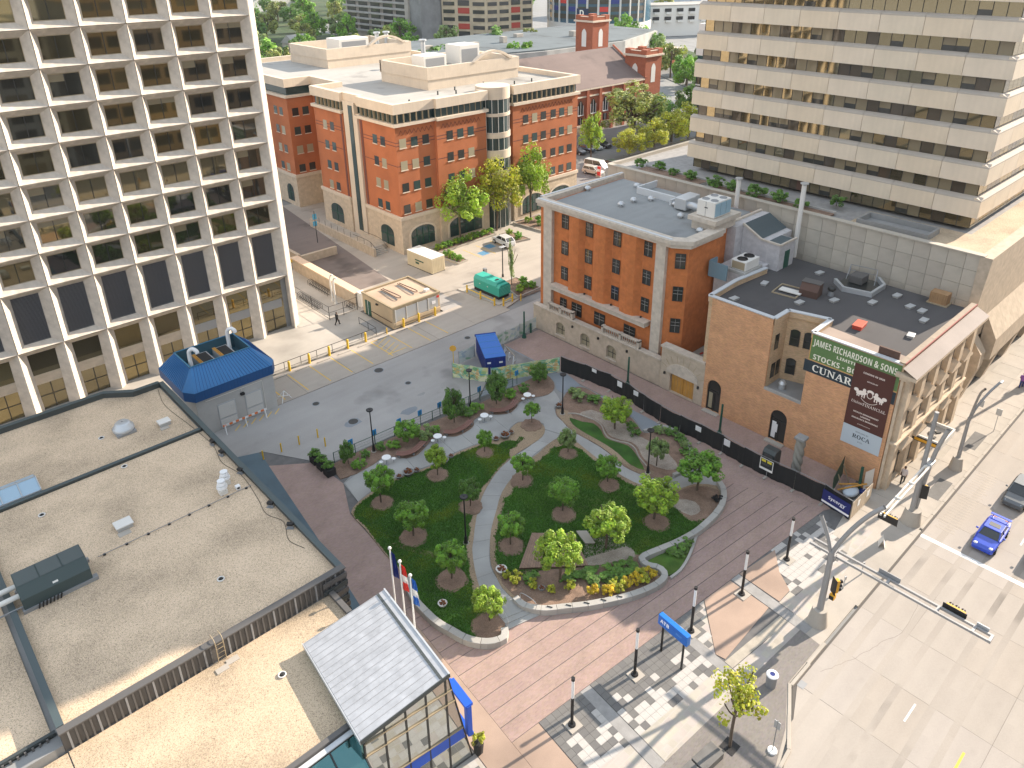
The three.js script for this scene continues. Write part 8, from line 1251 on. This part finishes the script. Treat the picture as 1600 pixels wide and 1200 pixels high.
{ const r = worldThing('hand_railing', 'dark railing along the tower forecourt', 'railing', [36, 0.1, -73.6]); const l = []; for (let k = 0; k < 8; k++) l.push([29.4 + k * 2.05, -73.7]); l.push([43.8, -75.6], [43.8, -77.7]); l.forEach(([x, z]) => obj('post', bx(0.05, 1.0, 0.05, x, 0.1, z), M.frameDark, r)); for (let k = 0; k < l.length - 1; k++) obj('rail', bar([l[k][0], 1.08, l[k][1]], [l[k + 1][0], 1.08, l[k + 1][1]], 0.05), M.frameDark, r); for (let k = 0; k < l.length - 1; k++) obj('lower_rail', bar([l[k][0], 0.3, l[k][1]], [l[k + 1][0], 0.3, l[k + 1][1]], 0.03), M.frameDark, r); struct('ramp_patch', slab([[43.9, -77.8], [45.8, -77.8], [45.8, -74.2], [43.9, -74.2]], 0.0, 0.106), M.concreteDark); }
{ // striped barricade and sawhorses
  const b = worldThing('striped_barricade', 'red and white striped barricade in front of the blue-roofed hut', 'barricade', [23.4, 0, -66.4]);
  for (let k = 0; k < 14; k++) obj('stripe', bar([21.2 + k * 0.33, 0.85, -66.45], [21.51 + k * 0.33, 0.85, -66.43], 0.05, 0.2), k % 2 ? M.white : mat([0.75, 0.2, 0.05], 0.6), b); for (const x of [21.4, 23.5, 25.6]) obj('trestle', [bar([x, 0.95, -66.45], [x - 0.1, 0.02, -66.0], 0.07), bar([x, 0.95, -66.45], [x + 0.1, 0.02, -66.9], 0.07)], M.white, b);
  const c = worldThing('white_trestle', 'white trestle barricade at the corner of the hut', 'barricade', [28.4, 0, -67.9]); obj('frame', [bar([27.9, 0.05, -68.6], [28.6, 1.0, -68.2], 0.06), bar([28.6, 1.0, -68.2], [29.2, 0.05, -67.8], 0.06), bar([27.9, 0.05, -67.4], [28.6, 1.0, -68.2], 0.06), bar([28.0, 0.4, -68.5], [29.1, 0.4, -67.9], 0.05)], M.white, c);
  const s = worldThing('white_sawhorse', 'white and orange sawhorse beside the blue container', 'barricade', [51.8, 0, -58]); for (const [x, z] of [[51.5, -56.9], [51.7, -57.9], [52.4, -59.4]]) obj('trestle', [bar([x, 0.9, z], [x - 0.35, 0.03, z + 0.2], 0.09), bar([x, 0.9, z], [x + 0.35, 0.03, z - 0.2], 0.09), bar([x - 0.3, 0.2, z + 0.15], [x + 0.3, 0.2, z - 0.15], 0.06)], M.white, s); obj('beam', bar([51.5, 0.92, -56.8], [52.4, 0.92, -59.5], 0.05, 0.18), mat([0.6, 0.5, 0.38], 0.7), s);
  const o = thing('orange_sign', 'round orange sign on a thin pole beside the mural hoarding', 'sign', [46.1, 0, -61.3]); obj('pole', cyl(0.04, 0.04, 2.0, 0, 0, 0, 6), M.yellow, o); obj('plate', new THREE.CylinderGeometry(0.4, 0.4, 0.03, 8).rotateX(Math.PI / 2).rotateY(-0.7).translate(0, 2.2, 0), mat([0.8, 0.42, 0.06], 0.6), o);
}
[[30.5, -65.0, 0.34, 'by the hut corner'], [39.2, -66.3, 0.5, 'faint, near the kerb'], [40.0, -61.7, 0.3, 'in mid alley'], [31.6, -59.4, 0.5, 'in a square patch near the hedge planters'], [51.5, -65.4, 0.35, 'behind the blue container']].forEach(([x, z, r, w]) => { const m = thing('manhole', 'manhole cover in the alley, ' + w, 'manhole', [x, 0.016, z], 0, 'manholes in the alley'); obj('rim', cyl(r + 0.09, r + 0.09, 0.005, 0, 0, 0, 18), M.strip, m); obj('lid', cyl(r, r, 0.01, 0, 0, 0, 18), M.frameDark, m); });
[[39.7, -58.8, 1.1, 0.5, 'broken'], [31.4, -59.2, 1.7, 1.1, 'square'], [37.0, -57.0, 2.6, 1.2, 'faint long']].forEach(([x, z, w, d, q]) => { const p = []; for (let k = 0; k < 9; k++) { const a = k / 9 * 6.283, f = q === 'square' ? Math.max(Math.abs(Math.cos(a)), Math.abs(Math.sin(a))) : 0.6 + 0.5 * hash(k, x | 0, 2); p.push([x + (w / 2) * Math.cos(a) / (q === 'square' ? f : 1 / f), z + (d / 2) * Math.sin(a) / (q === 'square' ? f : 1 / f)]); } struct('asphalt_patch', slab(p, 0.01, q === 'square' ? 0.02 : 0.0205), q === 'broken' ? M.concreteDark : M.strip); });
// twisted column and hooped things behind the hoarding
{ const c = thing('twisted_column', 'grey twisted stone column behind the black hoarding', 'sculpture', [55.8, 0.01, -24.0]); const g = []; for (let s = 0; s < 3; s++) { const p = []; for (let k = 0; k <= 24; k++) { const a = k * 0.36 + s * 2.094; p.push([0.2 * Math.cos(a), 0.25 + k * 0.165, 0.2 * Math.sin(a)]); } g.push(tube(p, 0.26, 8, 60)); } obj('shaft', g, mat([0.33, 0.32, 0.28], 0.85, tMottle), c); obj('plinth', rbx(0.9, 0.3, 0.9, 0, 0, 0, 0.05), M.stone, c); obj('capital', rbx(0.95, 0.28, 0.95, 0, 4.15, 0, 0.08), M.concreteDark, c); }
{ const c = thing('portable_toilet', 'dark arched cabin top behind the black hoarding', 'cabin', [55.2, 0.01, -26.2]); obj('body', alongZ([[-0.6, 0], [0.6, 0], [0.6, 2.0], [0.35, 2.3], [-0.35, 2.3], [-0.6, 2.0]], -0.6, 0.6), M.flashDark, c); obj('door', b6(-0.62, -0.6, 0.1, 1.9, -0.4, 0.4), M.ribDark, c); }
// ================================================================ AVENUE: signals, lamps, bins
function davit(parent, pts, r, m = M.pole) { return obj('davit_arm', tube(pts, r, 8, 24), m, parent); }
function signalHead(parent, x, y, z, horiz, ry = 0) { const g = new THREE.Group(); g.name = 'signal_head'; origin.set(g, new THREE.Vector3()); parent.add(g); g.position.set(x, y, z); { const at = originOf(parent); if (at) g.position.sub(at); } g.rotation.y = ry; const L3 = horiz ? [0.3, 0.34, 1.15] : [0.3, 1.1, 0.34]; obj('back_plate', horiz ? b6(-0.02, 0.02, -0.3, 0.3, -0.7, 0.7) : b6(-0.02, 0.02, -0.65, 0.65, -0.28, 0.28), M.black, g); obj('housing', rbx(L3[0], L3[1], L3[2], 0.17, -L3[1] / 2, 0, 0.04), M.signalYellow, g); for (let k = -1; k <= 1; k++) obj('visor', new THREE.CylinderGeometry(0.13, 0.13, 0.26, 12, 1, true).rotateZ(Math.PI / 2).translate(0.42, horiz ? 0 : k * 0.35, horiz ? k * 0.36 : 0), M.black, g); }
{
  const s = worldThing('signal_pole', 'grey traffic signal pole with a long double mast arm on the near corner', 'traffic light', [42.1, 0, -14.7]);
  obj('footing', new THREE.CylinderGeometry(0.5, 0.72, 1.35, 20).translate(42.1, 0.66, -14.7), M.concrete, s); obj('pole', cyl(0.24, 0.19, 5.3, 42.1, 1.3, -14.7, 12), M.pole, s);
  davit(s, [[42.1, 6.4, -14.7], [42.12, 7.4, -14.4], [42.2, 9.2, -13.7], [42.4, 10.7, -12.9], [42.6, 11.5, -12.3]], 0.15); davit(s, [[42.05, 6.4, -14.75], [41.95, 7.6, -15.1], [41.85, 8.5, -15.45], [41.75, 9.2, -15.75]], 0.13);
  for (const x of [42.42, 42.98]) obj('mast_rail', bar([x, 6.0, -16.4], [x, 6.0, -4.9], 0.13, 0.17), M.pole, s); for (const z of [-14.7, -11.1, -8.0, -5.9, -4.95]) obj('spacer', b6(42.36, 43.04, 5.9, 6.1, z - 0.08, z + 0.08), M.pole, s);
  obj('bracket', b6(42.1, 42.4, 5.75, 6.25, -14.95, -14.45), M.pole, s); obj('sign_plate', [b6(43.08, 43.14, 5.9, 6.4, -11.9, -10.5)], M.steelGrey, s); obj('sign_plate', [b6(43.1, 43.15, 5.8, 6.3, -5.9, -5.2)], M.galv, s);
  signalHead(s, 43.15, 6.1, -7.2, true); signalHead(s, 42.35, 3.6, -14.2, false, -0.6); { const w = obj('walk_signal', rbx(0.4, 0.42, 0.36, 42.35, 2.5, -14.15, 0.04), M.signalYellow, s); obj('lens', b6(42.1, 42.14, 2.56, 2.86, -14.3, -14.0), M.black, w); }
}
{
  const s = worldThing('signal_pole', 'traffic signal pole pair with a white mast arm before the brick corner', 'traffic light', [57.4, 0, -14.4]);
  obj('footing', new THREE.CylinderGeometry(0.62, 0.8, 1.4, 20).translate(57.4, 0.69, -14.4), M.concrete, s); obj('pole', cyl(0.2, 0.16, 9.6, 57.1, 1.35, -14.45, 12), M.pole, s); obj('pole', tube([[57.7, 1.35, -14.35], [57.75, 5, -14.2], [57.8, 7.5, -13.95], [57.85, 9.4, -13.55]], 0.17, 10, 16), M.pole, s);
  for (const z of [-14.3, -14.0]) obj('mast_rail', bar([58.3, 6.0, z], [48.9, 5.9, z], 0.12, 0.16), M.offWhite, s); for (const x of [57, 54, 51.5]) obj('spacer', b6(x - 0.06, x + 0.06, 5.85, 6.1, -14.35, -13.95), M.offWhite, s); obj('bracket', rbx(0.9, 0.3, 0.6, 57.6, 5.9, -14.2, 0.05), M.galv, s);
  signalHead(s, 49.1, 5.7, -13.8, true); signalHead(s, 57.6, 3.2, -14.0, false, 0.4);
}
function streetLamp(label, x, z) { const s = thing('street_lamp', label, 'street lamp', [x, 0, z], 0, 'twin-arm street lamps'); obj('footing', new THREE.CylinderGeometry(0.42, 0.6, 1.3, 16).translate(0, 0.64, 0), M.concrete, s); obj('pole', cyl(0.18, 0.14, 4.3, 0, 1.25, 0, 10), M.pole, s); davit(s, [[0, 5.4, 0], [-0.2, 7.2, 0.2], [-0.8, 8.7, 0.5], [-1.6, 9.6, 0.9]], 0.1); davit(s, [[0, 5.0, 0], [0.5, 6.3, 0.15], [1.6, 7.5, 0.5], [3.0, 8.3, 0.9]], 0.11); obj('luminaire', rbx(0.7, 0.12, 0.26, 3.2, 8.25, 0.95, 0.05), M.steelGrey, s); obj('sign_plate', b6(1.4, 1.45, 6.2, 6.9, 0.1, 0.5), M.galv, s); }
streetLamp('grey twin-arm street lamp by the entrance canopy', 67.6, -14.5); streetLamp('grey twin-arm street lamp farther up the avenue', 88.5, -14.5);
{ const b = thing('litter_bin', 'grey round litter bin with a white top on the cobbled strip', 'bin', [35.1, 0, -14.3]); obj('drum', cyl(0.33, 0.36, 1.0, 0, 0, 0, 20), M.steelGrey, b); obj('top_ring', new THREE.LatheGeometry([[0.17, 1.08], [0.37, 1.06], [0.4, 1.0], [0.36, 0.98]].map(([r, y]) => new THREE.Vector2(r, y)), 22), M.white, b); obj('opening', cyl(0.17, 0.17, 0.02, 0, 1.04, 0, 16), M.navy, b); }
{ const b = thing('sign_post', 'thin sign post on a white round base at the kerb', 'sign', [31.2, 0.0, -11.9]); obj('base', cyl(0.3, 0.28, 0.1, 0, 0, 0, 18), M.white, b); obj('pole', cyl(0.03, 0.03, 2.6, 0, 0.1, 0, 6), M.steelGrey, b); obj('plate', rbx(0.04, 0.6, 0.4, 0, 2.0, 0, 0.01), M.galv, b); }
{ const b = thing('granite_bench', 'dark granite block bench beside the street tree', 'bench', [26.9, 0, -14.3], PA); for (const x of [-0.9, 0.95]) obj('block', rbx(1.75, 0.5, 1.0, x, 0, 0, 0.03), M.paverMid, b); }
{ const b = thing('folding_sign', 'small white folding sign in the shadow of the signal pole', 'sign', [53.0, 0, -14.9], 0.4); obj('board', [quad([-0.4, 0, 0.25], [0.4, 0, 0.25], [0.4, 0.75, 0], [-0.4, 0.75, 0])], M.white, b); obj('stand', [quad([-0.4, 0, -0.25], [0.4, 0, -0.25], [0.4, 0.75, -0.01], [-0.4, 0.75, -0.01])], M.offWhite, b); }
[['nearest the signal pole', 46.4, -14.9], ['farther from the signal pole', 48.8, -14.6]].forEach(([w, x, z]) => { const b = thing('push_button_post', 'short thin push-button post at the crossing, ' + w, 'post', [x, 0, z], 0, 'push-button posts'); obj('post', cyl(0.05, 0.05, 1.15, 0, 0, 0, 8), M.galv, b); obj('button_box', rbx(0.12, 0.3, 0.14, 0.08, 0.85, 0, 0.02), M.steelGrey, b); });
{ const b = thing('meter_sign', 'narrow grey two-plate sign post by the kerb behind the street lamp', 'sign', [76.5, 0, -14.1]); obj('pole', cyl(0.035, 0.035, 2.6, 0, 0, 0, 6), M.galv, b); obj('plate', b6(-0.03, 0.03, 1.9, 2.6, -0.25, 0.25), M.galv, b); }
// ================================================================ VEHICLES (nose toward -x)
function vehicle(name, label, [x, y, z], ry, o) {
  const c = thing(name, label, 'car', [x, y, z], ry), { len = 4.5, w = 1.82, body, profile, cabin, wheelR = 0.33, group } = o, X = len / 2;
  if (group) c.userData.group = group;
  const s = new THREE.Shape(profile.map(([a, b]) => new THREE.Vector2(a, b)));
  const hull = plain(new THREE.ExtrudeGeometry(s, { depth: w - 0.3, bevelEnabled: true, bevelThickness: 0.15, bevelSize: 0.1, bevelOffset: -0.1, bevelSegments: 4, steps: 6 }).translate(0, 0, -(w - 0.3) / 2));
  const p = hull.attributes.position; for (let i = 0; i < p.count; i++) { const k = Math.abs(p.getX(i)) / X, t = 1 - 0.16 * Math.pow(k, 4) - 0.05 * Math.max(0, p.getY(i) - 0.65); p.setZ(i, p.getZ(i) * t); } hull.computeVertexNormals();
  const b = obj('body', hull, body, c);
  // cabin: base ring and roof ring joined by glass, with the roof skin on top
  const { b0, b1, r0, r1, yb, yr, wb = w / 2 - 0.08, wr = w / 2 - 0.3 } = cabin, B = [[b0, yb, -wb * 0.92], [b1, yb, -wb * 0.92], [b1, yb, wb * 0.92], [b0, yb, wb * 0.92]], R = [[r0, yr, -wr], [r1, yr, -wr], [r1, yr, wr], [r0, yr, wr]];
  obj('windscreen', quad(B[0], B[3], R[3], R[0]), M.glass, c); obj('rear_window', quad(B[2], B[1], R[1], R[2]), M.glass, c); obj('side_window', quad(B[1], B[0], R[0], R[1]), M.glass, c); obj('side_window', quad(B[3], B[2], R[2], R[3]), M.glass, c);
  const rf = rbx(r1 - r0 + 0.14, 0.09, wr * 2 + 0.12, (r0 + r1) / 2, yr - 0.03, 0, 0.04); obj('roof', rf, body, c);
  for (const k of [0, 1, 2, 3]) obj('pillar', bar(B[k], R[k], 0.09), body, c); for (const sgn of [-1, 1]) obj('door_pillar', bar([(b0 + b1) / 2, yb, sgn * wb * 0.93], [(r0 + r1) / 2, yr, sgn * (wr + 0.01)], 0.08), body, c);
  for (const [wx, sz] of [[-len * 0.31, -1], [-len * 0.31, 1], [len * 0.3, -1], [len * 0.3, 1]]) { const t = obj('wheel', new THREE.CylinderGeometry(wheelR, wheelR, 0.22, 20).rotateX(Math.PI / 2).translate(wx, wheelR, sz * (w / 2 - 0.13)), M.rubber, c); obj('rim', new THREE.CylinderGeometry(wheelR * 0.62, wheelR * 0.62, 0.03, 16).rotateX(Math.PI / 2).translate(wx, wheelR, sz * (w / 2 - 0.01)), M.galv, t); }
  for (const sgn of [-1, 1]) { obj('headlight', new THREE.SphereGeometry(0.16, 10, 8).scale(0.9, 0.5, 1.1).translate(-X + 0.28, o.lightY ?? 0.66, sgn * (w / 2 - 0.34)), M.lens, c); obj('tail_light', rbx(0.1, 0.16, 0.36, X - 0.16, 0.78, sgn * (w / 2 - 0.42), 0.03), M.red, c); obj('mirror', rbx(0.14, 0.13, 0.2, b0 + 0.45, yb + 0.08, sgn * (w / 2 + 0.08), 0.04), body, c); }
  obj('grille', rbx(0.06, 0.16, 0.8, -X + 0.05, 0.36, 0, 0.02), M.black, c); obj('number_plate', b6(X - 0.03, X + 0.0, 0.5, 0.62, -0.25, 0.25), M.white, c);
  return c;
}
const paint = (r, g, b) => new THREE.MeshPhysicalMaterial({ color: L(r, g, b), roughness: 0.4, metalness: 0.2, clearcoat: 1, clearcoatRoughness: 0.06 });
const coupeP = [[-2.2, 0.3], [-2.18, 0.55], [-1.9, 0.72], [-0.9, 0.88], [0.2, 0.92], [1.5, 0.96], [2.1, 0.92], [2.2, 0.6], [2.15, 0.3]], sedanP = [[-2.4, 0.3], [-2.38, 0.62], [-2.1, 0.78], [-1.0, 0.95], [1.4, 0.98], [2.25, 0.96], [2.4, 0.65], [2.35, 0.3]];
{ const c = vehicle('blue_coupe', 'bright blue sports coupe with a rear wing at the stop line', [60.0, -0.115, -9.15], 0, { len: 4.4, w: 1.8, body: M.carBlue, profile: coupeP, cabin: { b0: -0.95, b1: 1.55, r0: -0.25, r1: 0.85, yb: 0.88, yr: 1.28 } }); obj('rear_wing', [rbx(0.28, 0.05, 1.55, 1.95, 1.18, 0, 0.02), bx(0.12, 0.24, 0.05, 1.92, 0.94, -0.55), bx(0.12, 0.24, 0.05, 1.92, 0.94, 0.55)], M.carBlue, c); obj('sunroof', b6(0.05, 0.6, 1.345, 1.355, -0.4, 0.4), M.glass, c); }
vehicle('grey_sedan', 'dark grey sedan behind the blue coupe', [67.6, -0.115, -9.2], 0, { len: 4.8, w: 1.85, body: paint(0.1, 0.11, 0.115), profile: sedanP, cabin: { b0: -1.2, b1: 1.8, r0: -0.35, r1: 1.1, yb: 0.94, yr: 1.45 } });
vehicle('white_saloon', 'white car in the second lane at the right edge', [60.9, -0.115, -5.55], 0, { len: 4.6, w: 1.82, body: paint(0.72, 0.72, 0.72), profile: sedanP.map(([a, b]) => [a * 0.955, b]), cabin: { b0: -1.1, b1: 1.7, r0: -0.3, r1: 1.0, yb: 0.94, yr: 1.44 } });
const suvP = [[-2.3, 0.32], [-2.28, 0.78], [-2.0, 0.95], [-1.1, 1.08], [1.6, 1.14], [2.2, 1.12], [2.3, 0.7], [2.26, 0.32]];
vehicle('white_suv', 'white crossover parked in the lot by the hedge', [76.1, 0.01, -86.2], Math.PI / 2 - 0.12 + Math.PI, { len: 4.6, w: 1.86, wheelR: 0.36, body: paint(0.75, 0.75, 0.74), profile: suvP, lightY: 0.82, cabin: { b0: -1.15, b1: 2.05, r0: -0.4, r1: 1.4, yb: 1.08, yr: 1.58 } });
{ const vp = [[-2.9, 0.35], [-2.88, 0.9], [-2.5, 1.15], [-1.9, 1.4], [2.8, 1.45], [2.9, 0.7], [2.86, 0.35]]; vehicle('white_van', 'white passenger van in the church lot', [119.8, 0.03, -105.2], Math.PI / 2 + 0.1, { len: 5.8, w: 2.0, wheelR: 0.36, body: paint(0.75, 0.75, 0.75), profile: vp, lightY: 0.95, cabin: { b0: -2.0, b1: 2.8, r0: -1.1, r1: 2.65, yb: 1.38, yr: 2.3 } }); }
vehicle('silver_minivan', 'silver minivan beside the white van in the church lot', [117.2, 0.03, -103.9], Math.PI / 2 + 0.1, { len: 4.9, w: 1.9, wheelR: 0.35, body: paint(0.6, 0.58, 0.52), profile: suvP.map(([a, b]) => [a * 1.05, b]), lightY: 0.82, cabin: { b0: -1.5, b1: 2.2, r0: -0.5, r1: 1.9, yb: 1.08, yr: 1.68 } });
[['dark car nearest the brick office corner in the church lot', 127.5, -118, paint(0.03, 0.035, 0.04)], ['dark blue car second in the church row', 130.4, -118, paint(0.05, 0.07, 0.1)], ['silver car third in the church row', 133.4, -118.2, paint(0.5, 0.51, 0.52)], ['black car fourth in the church row', 136.2, -118, paint(0.02, 0.02, 0.025)], ['dark green car behind the white van', 124.2, -104.5, paint(0.03, 0.06, 0.05)]].forEach(([l, x, z, m]) => vehicle('parked_car', l, [x, 0.03, z], Math.PI / 2, { len: 4.5, w: 1.82, body: m, profile: suvP.map(([a, b]) => [a * 0.97, b * 0.93]), cabin: { b0: -1.1, b1: 1.95, r0: -0.35, r1: 1.2, yb: 1.0, yr: 1.5 }, group: 'cars parked by the church' }));
{ const k = thing('red_sign_board', 'red and white upright sign board at the church lot', 'sign', [116.4, 0.03, -101.6]); obj('board', rbx(0.25, 1.9, 0.8, 0, 0.3, 0, 0.03), M.red, k); obj('panel', b6(-0.14, -0.13, 1.2, 1.7, -0.34, 0.34), M.white, k); obj('foot', bx(0.5, 0.3, 1.3), M.concrete, k); }
{ const k = thing('lot_lamp', 'dark flat-topped lamp post behind the generator', 'lamp', [67.1, 0.14, -76.3]); obj('post', cyl(0.09, 0.07, 4.6, 0, 0, 0, 8), M.frameDark, k); obj('head', rbx(0.9, 0.1, 0.6, 0, 4.6, 0, 0.04), M.galv, k); obj('collar', cyl(0.18, 0.14, 0.4, 0, 0, 0, 8), M.frameDark, k); const q = thing('ticket_machine', 'grey ticket machine behind the generator', 'machine', [65.0, 0.14, -77.8]); obj('cabinet', rbx(0.5, 1.5, 0.45, 0, 0, 0, 0.05), M.steelGrey, q); obj('screen', b6(-0.27, -0.255, 1.0, 1.3, -0.15, 0.15), M.glass, q); }
// steps and railings at the brick office
{ const s = worldThing('office_steps', 'stone steps and railings at the corner of the brick office', 'steps', [59.5, 0, -97.5]); for (let k = 0; k < 5; k++) obj('step', b6(58.6, 60.8, 0, 0.17 * (k + 1), -96.4 - k * 0.35 - 0.36, -96.4 - k * 0.35), M.concrete, s); obj('landing', b6(58.4, 62, 0, 0.85, -104, -98.2), M.precastTan, s); obj('parapet', b6(58.0, 58.35, 0, 1.4, -116, -96), M.precastTan, s); for (const x of [58.7, 60.7]) obj('handrail', tube([[x, 0.95, -96.3], [x, 1.8, -98.1], [x, 1.8, -103]], 0.035, 6, 12), M.frameDark, s); for (let k = 0; k < 10; k++) obj('baluster', bx(0.04, 0.9, 0.04, 58.2, 1.4, -97 - k * 2), M.frameDark, s); }
{ const p = thing('banner_pole', 'thin pole with small blue banners by the side street', 'pole', [54.9, 0, -108]); obj('pole', cyl(0.06, 0.05, 5.4, 0, 0, 0, 6), M.frameDark, p); obj('banner', b6(-0.35, 0.35, 4.0, 4.9, -0.02, 0.02), mat([0.1, 0.4, 0.6], 0.6), p); obj('banner', b6(-0.4, 0.3, 2.9, 3.7, -0.02, 0.02), mat([0.1, 0.4, 0.6], 0.6), p); }
// ================================================================ PEOPLE
// distance to tapered bones, joined smoothly and meshed
function bodyMesh(bones, size, centre, res, k = 0.04) {
  const mc = new MarchingCubes(res, new THREE.MeshBasicMaterial(), false, false, 60000); mc.isolation = 0; const h = size / 2;
  const d = (px, py, pz) => { let e = 0; for (const [a, b, r0, r1] of bones) { const bx0 = b[0] - a[0], by = b[1] - a[1], bz = b[2] - a[2], qx = px - a[0], qy = py - a[1], qz = pz - a[2], t = Math.min(1, Math.max(0, (qx * bx0 + qy * by + qz * bz) / (bx0 * bx0 + by * by + bz * bz + 1e-9))); const q = Math.hypot(qx - bx0 * t, qy - by * t, qz - bz * t) - (r0 + (r1 - r0) * t); e += Math.exp(-q / k); } return -k * Math.log(e); };
  for (let z = 0; z < res; z++) for (let y = 0; y < res; y++) for (let x = 0; x < res; x++) { const p = (i) => ((i - res / 2) / (res / 2)) * h; mc.field[x + y * res + z * res * res] = -d(p(x) + centre[0], p(y) + centre[1], p(z) + centre[2]); }
  mc.update();
  const n = mc.count, g = new THREE.BufferGeometry(); g.setAttribute('position', new THREE.BufferAttribute(mc.positionArray.slice(0, n * 3), 3)); g.setAttribute('normal', new THREE.BufferAttribute(mc.normalArray.slice(0, n * 3), 3));
  g.scale(h, h, h).translate(...centre);
  return g;
}
function person(label, x, y, z, ry, top, legs, hairM, bare = false, bag = null, s = 1) {
  const P = thing('person', label, 'person', [x, y, z], ry); P.scale.setScalar(s);
  // mid-stride, facing +x
  const hip = [0, 0.93, 0], neck = [0.04, 1.46, 0], hd = [0.07, 1.63, 0], kL = [0.2, 0.5, 0.1], aL = [0.26, 0.08, 0.1], kR = [-0.02, 0.5, -0.1], aR = [-0.3, 0.14, -0.1], sL = [0.02, 1.4, 0.19], sR = [0.02, 1.4, -0.19], eL = [-0.12, 1.13, 0.25], hL = [-0.06, 0.88, 0.24], eR = [0.1, 1.13, -0.25], hR = [0.27, 0.94, -0.22];
  const legB = [[[0, 0.92, 0.08], kL, 0.09, 0.065], [kL, aL, 0.062, 0.042], [[0, 0.92, -0.08], kR, 0.09, 0.065], [kR, aR, 0.062, 0.042]], armB = [[sL, eL, 0.052, 0.042], [eL, hL, 0.04, 0.03], [sR, eR, 0.052, 0.042], [eR, hR, 0.04, 0.03]];
  const fing = []; for (const [h, sg] of [[hL, 1], [hR, -1]]) for (let f = 0; f < 5; f++) fing.push([[h[0], h[1] - 0.03, h[2]], [h[0] + (f - 2) * 0.018 + (f === 0 ? -0.03 : 0), h[1] - [0.08, 0.14, 0.15, 0.145, 0.12][f], h[2] + 0.01 * sg], 0.014, 0.009]);
  const bones = [[[0, 0.95, 0.05], [0.02, 1.25, 0.04], 0.13, 0.13], [[0, 0.95, -0.05], [0.02, 1.25, -0.04], 0.13, 0.13], [[0.02, 1.3, 0.09], [0.02, 1.3, -0.09], 0.13, 0.13], [neck, hd, 0.05, 0.07], [hd, [0.06, 1.7, 0], 0.09, 0.095], [[0.13, 1.62, 0], [0.165, 1.61, 0], 0.02, 0.012], ...legB, ...armB, ...fing, [aL, [0.42, 0.05, 0.1], 0.045, 0.035], [aR, [-0.2, 0.03, -0.1], 0.045, 0.035]];
  const body = obj('body', bodyMesh(bones, 1.95, [0, 0.9, 0], 78, 0.012), M.skin, P);
  obj('top', bodyMesh([[[0, 0.94, 0.06], [0.02, 1.28, 0.06], 0.145, 0.14], [[0, 0.94, -0.06], [0.02, 1.28, -0.06], 0.145, 0.14], [[0.02, 1.33, 0.1], [0.02, 1.33, -0.1], 0.14, 0.14], ...armB.map(([a, b, r, q], i) => [a, i % 2 && bare ? a.map((v, j) => v + (b[j] - v) * 0.1) : b, r + 0.02, q + 0.02])], 1.3, [0, 1.15, 0], 48, 0.02), top, P);
  obj('trousers', bodyMesh([[[0, 0.95, 0.06], [0, 0.95, -0.06], 0.135, 0.135], ...legB.map(([a, b, r, q]) => [a, b, r + 0.022, q + 0.02])], 1.4, [0, 0.55, 0], 48, 0.02), legs, P);
  obj('hair', bodyMesh([[[0.03, 1.72, 0], [0.0, 1.66, 0], 0.1, 0.095]], 0.4, [0.02, 1.68, 0], 22, 0.02), hairM, P); obj('shoe', bodyMesh([[[0.24, 0.06, 0.1], [0.44, 0.04, 0.1], 0.06, 0.045]], 0.5, [0.34, 0.06, 0.1], 20, 0.02), M.black, P); obj('shoe', bodyMesh([[[-0.32, 0.1, -0.1], [-0.18, 0.03, -0.1], 0.06, 0.045]], 0.5, [-0.25, 0.06, -0.1], 20, 0.02), M.black, P);
  if (bag) obj('bag', rbx(0.3, 0.26, 0.12, 0.28, 0.62, -0.25, 0.05), bag, P);
}
person('person in dark clothes walking across the tower forecourt', 41.7, 0.1, -79.5, 0.3, M.blackMatte, M.black, M.black);
person('person in a pale shirt and black trousers with a bag on the avenue pavement', 62.0, 0.0, -17.0, 0.2, mat([0.62, 0.55, 0.52], 0.85), M.black, M.brown, true, M.brown);
person('person in blue and purple at the far end of the pavement', 87.5, 0.0, -14.9, 0.1, mat([0.3, 0.12, 0.4], 0.85), M.navy, M.brown, true);

// thin summer haze over the far city
scene.fog = new THREE.FogExp2(0xe9eef2, 0.00008);

camera.updateMatrixWorld();
renderer.render(scene, camera);
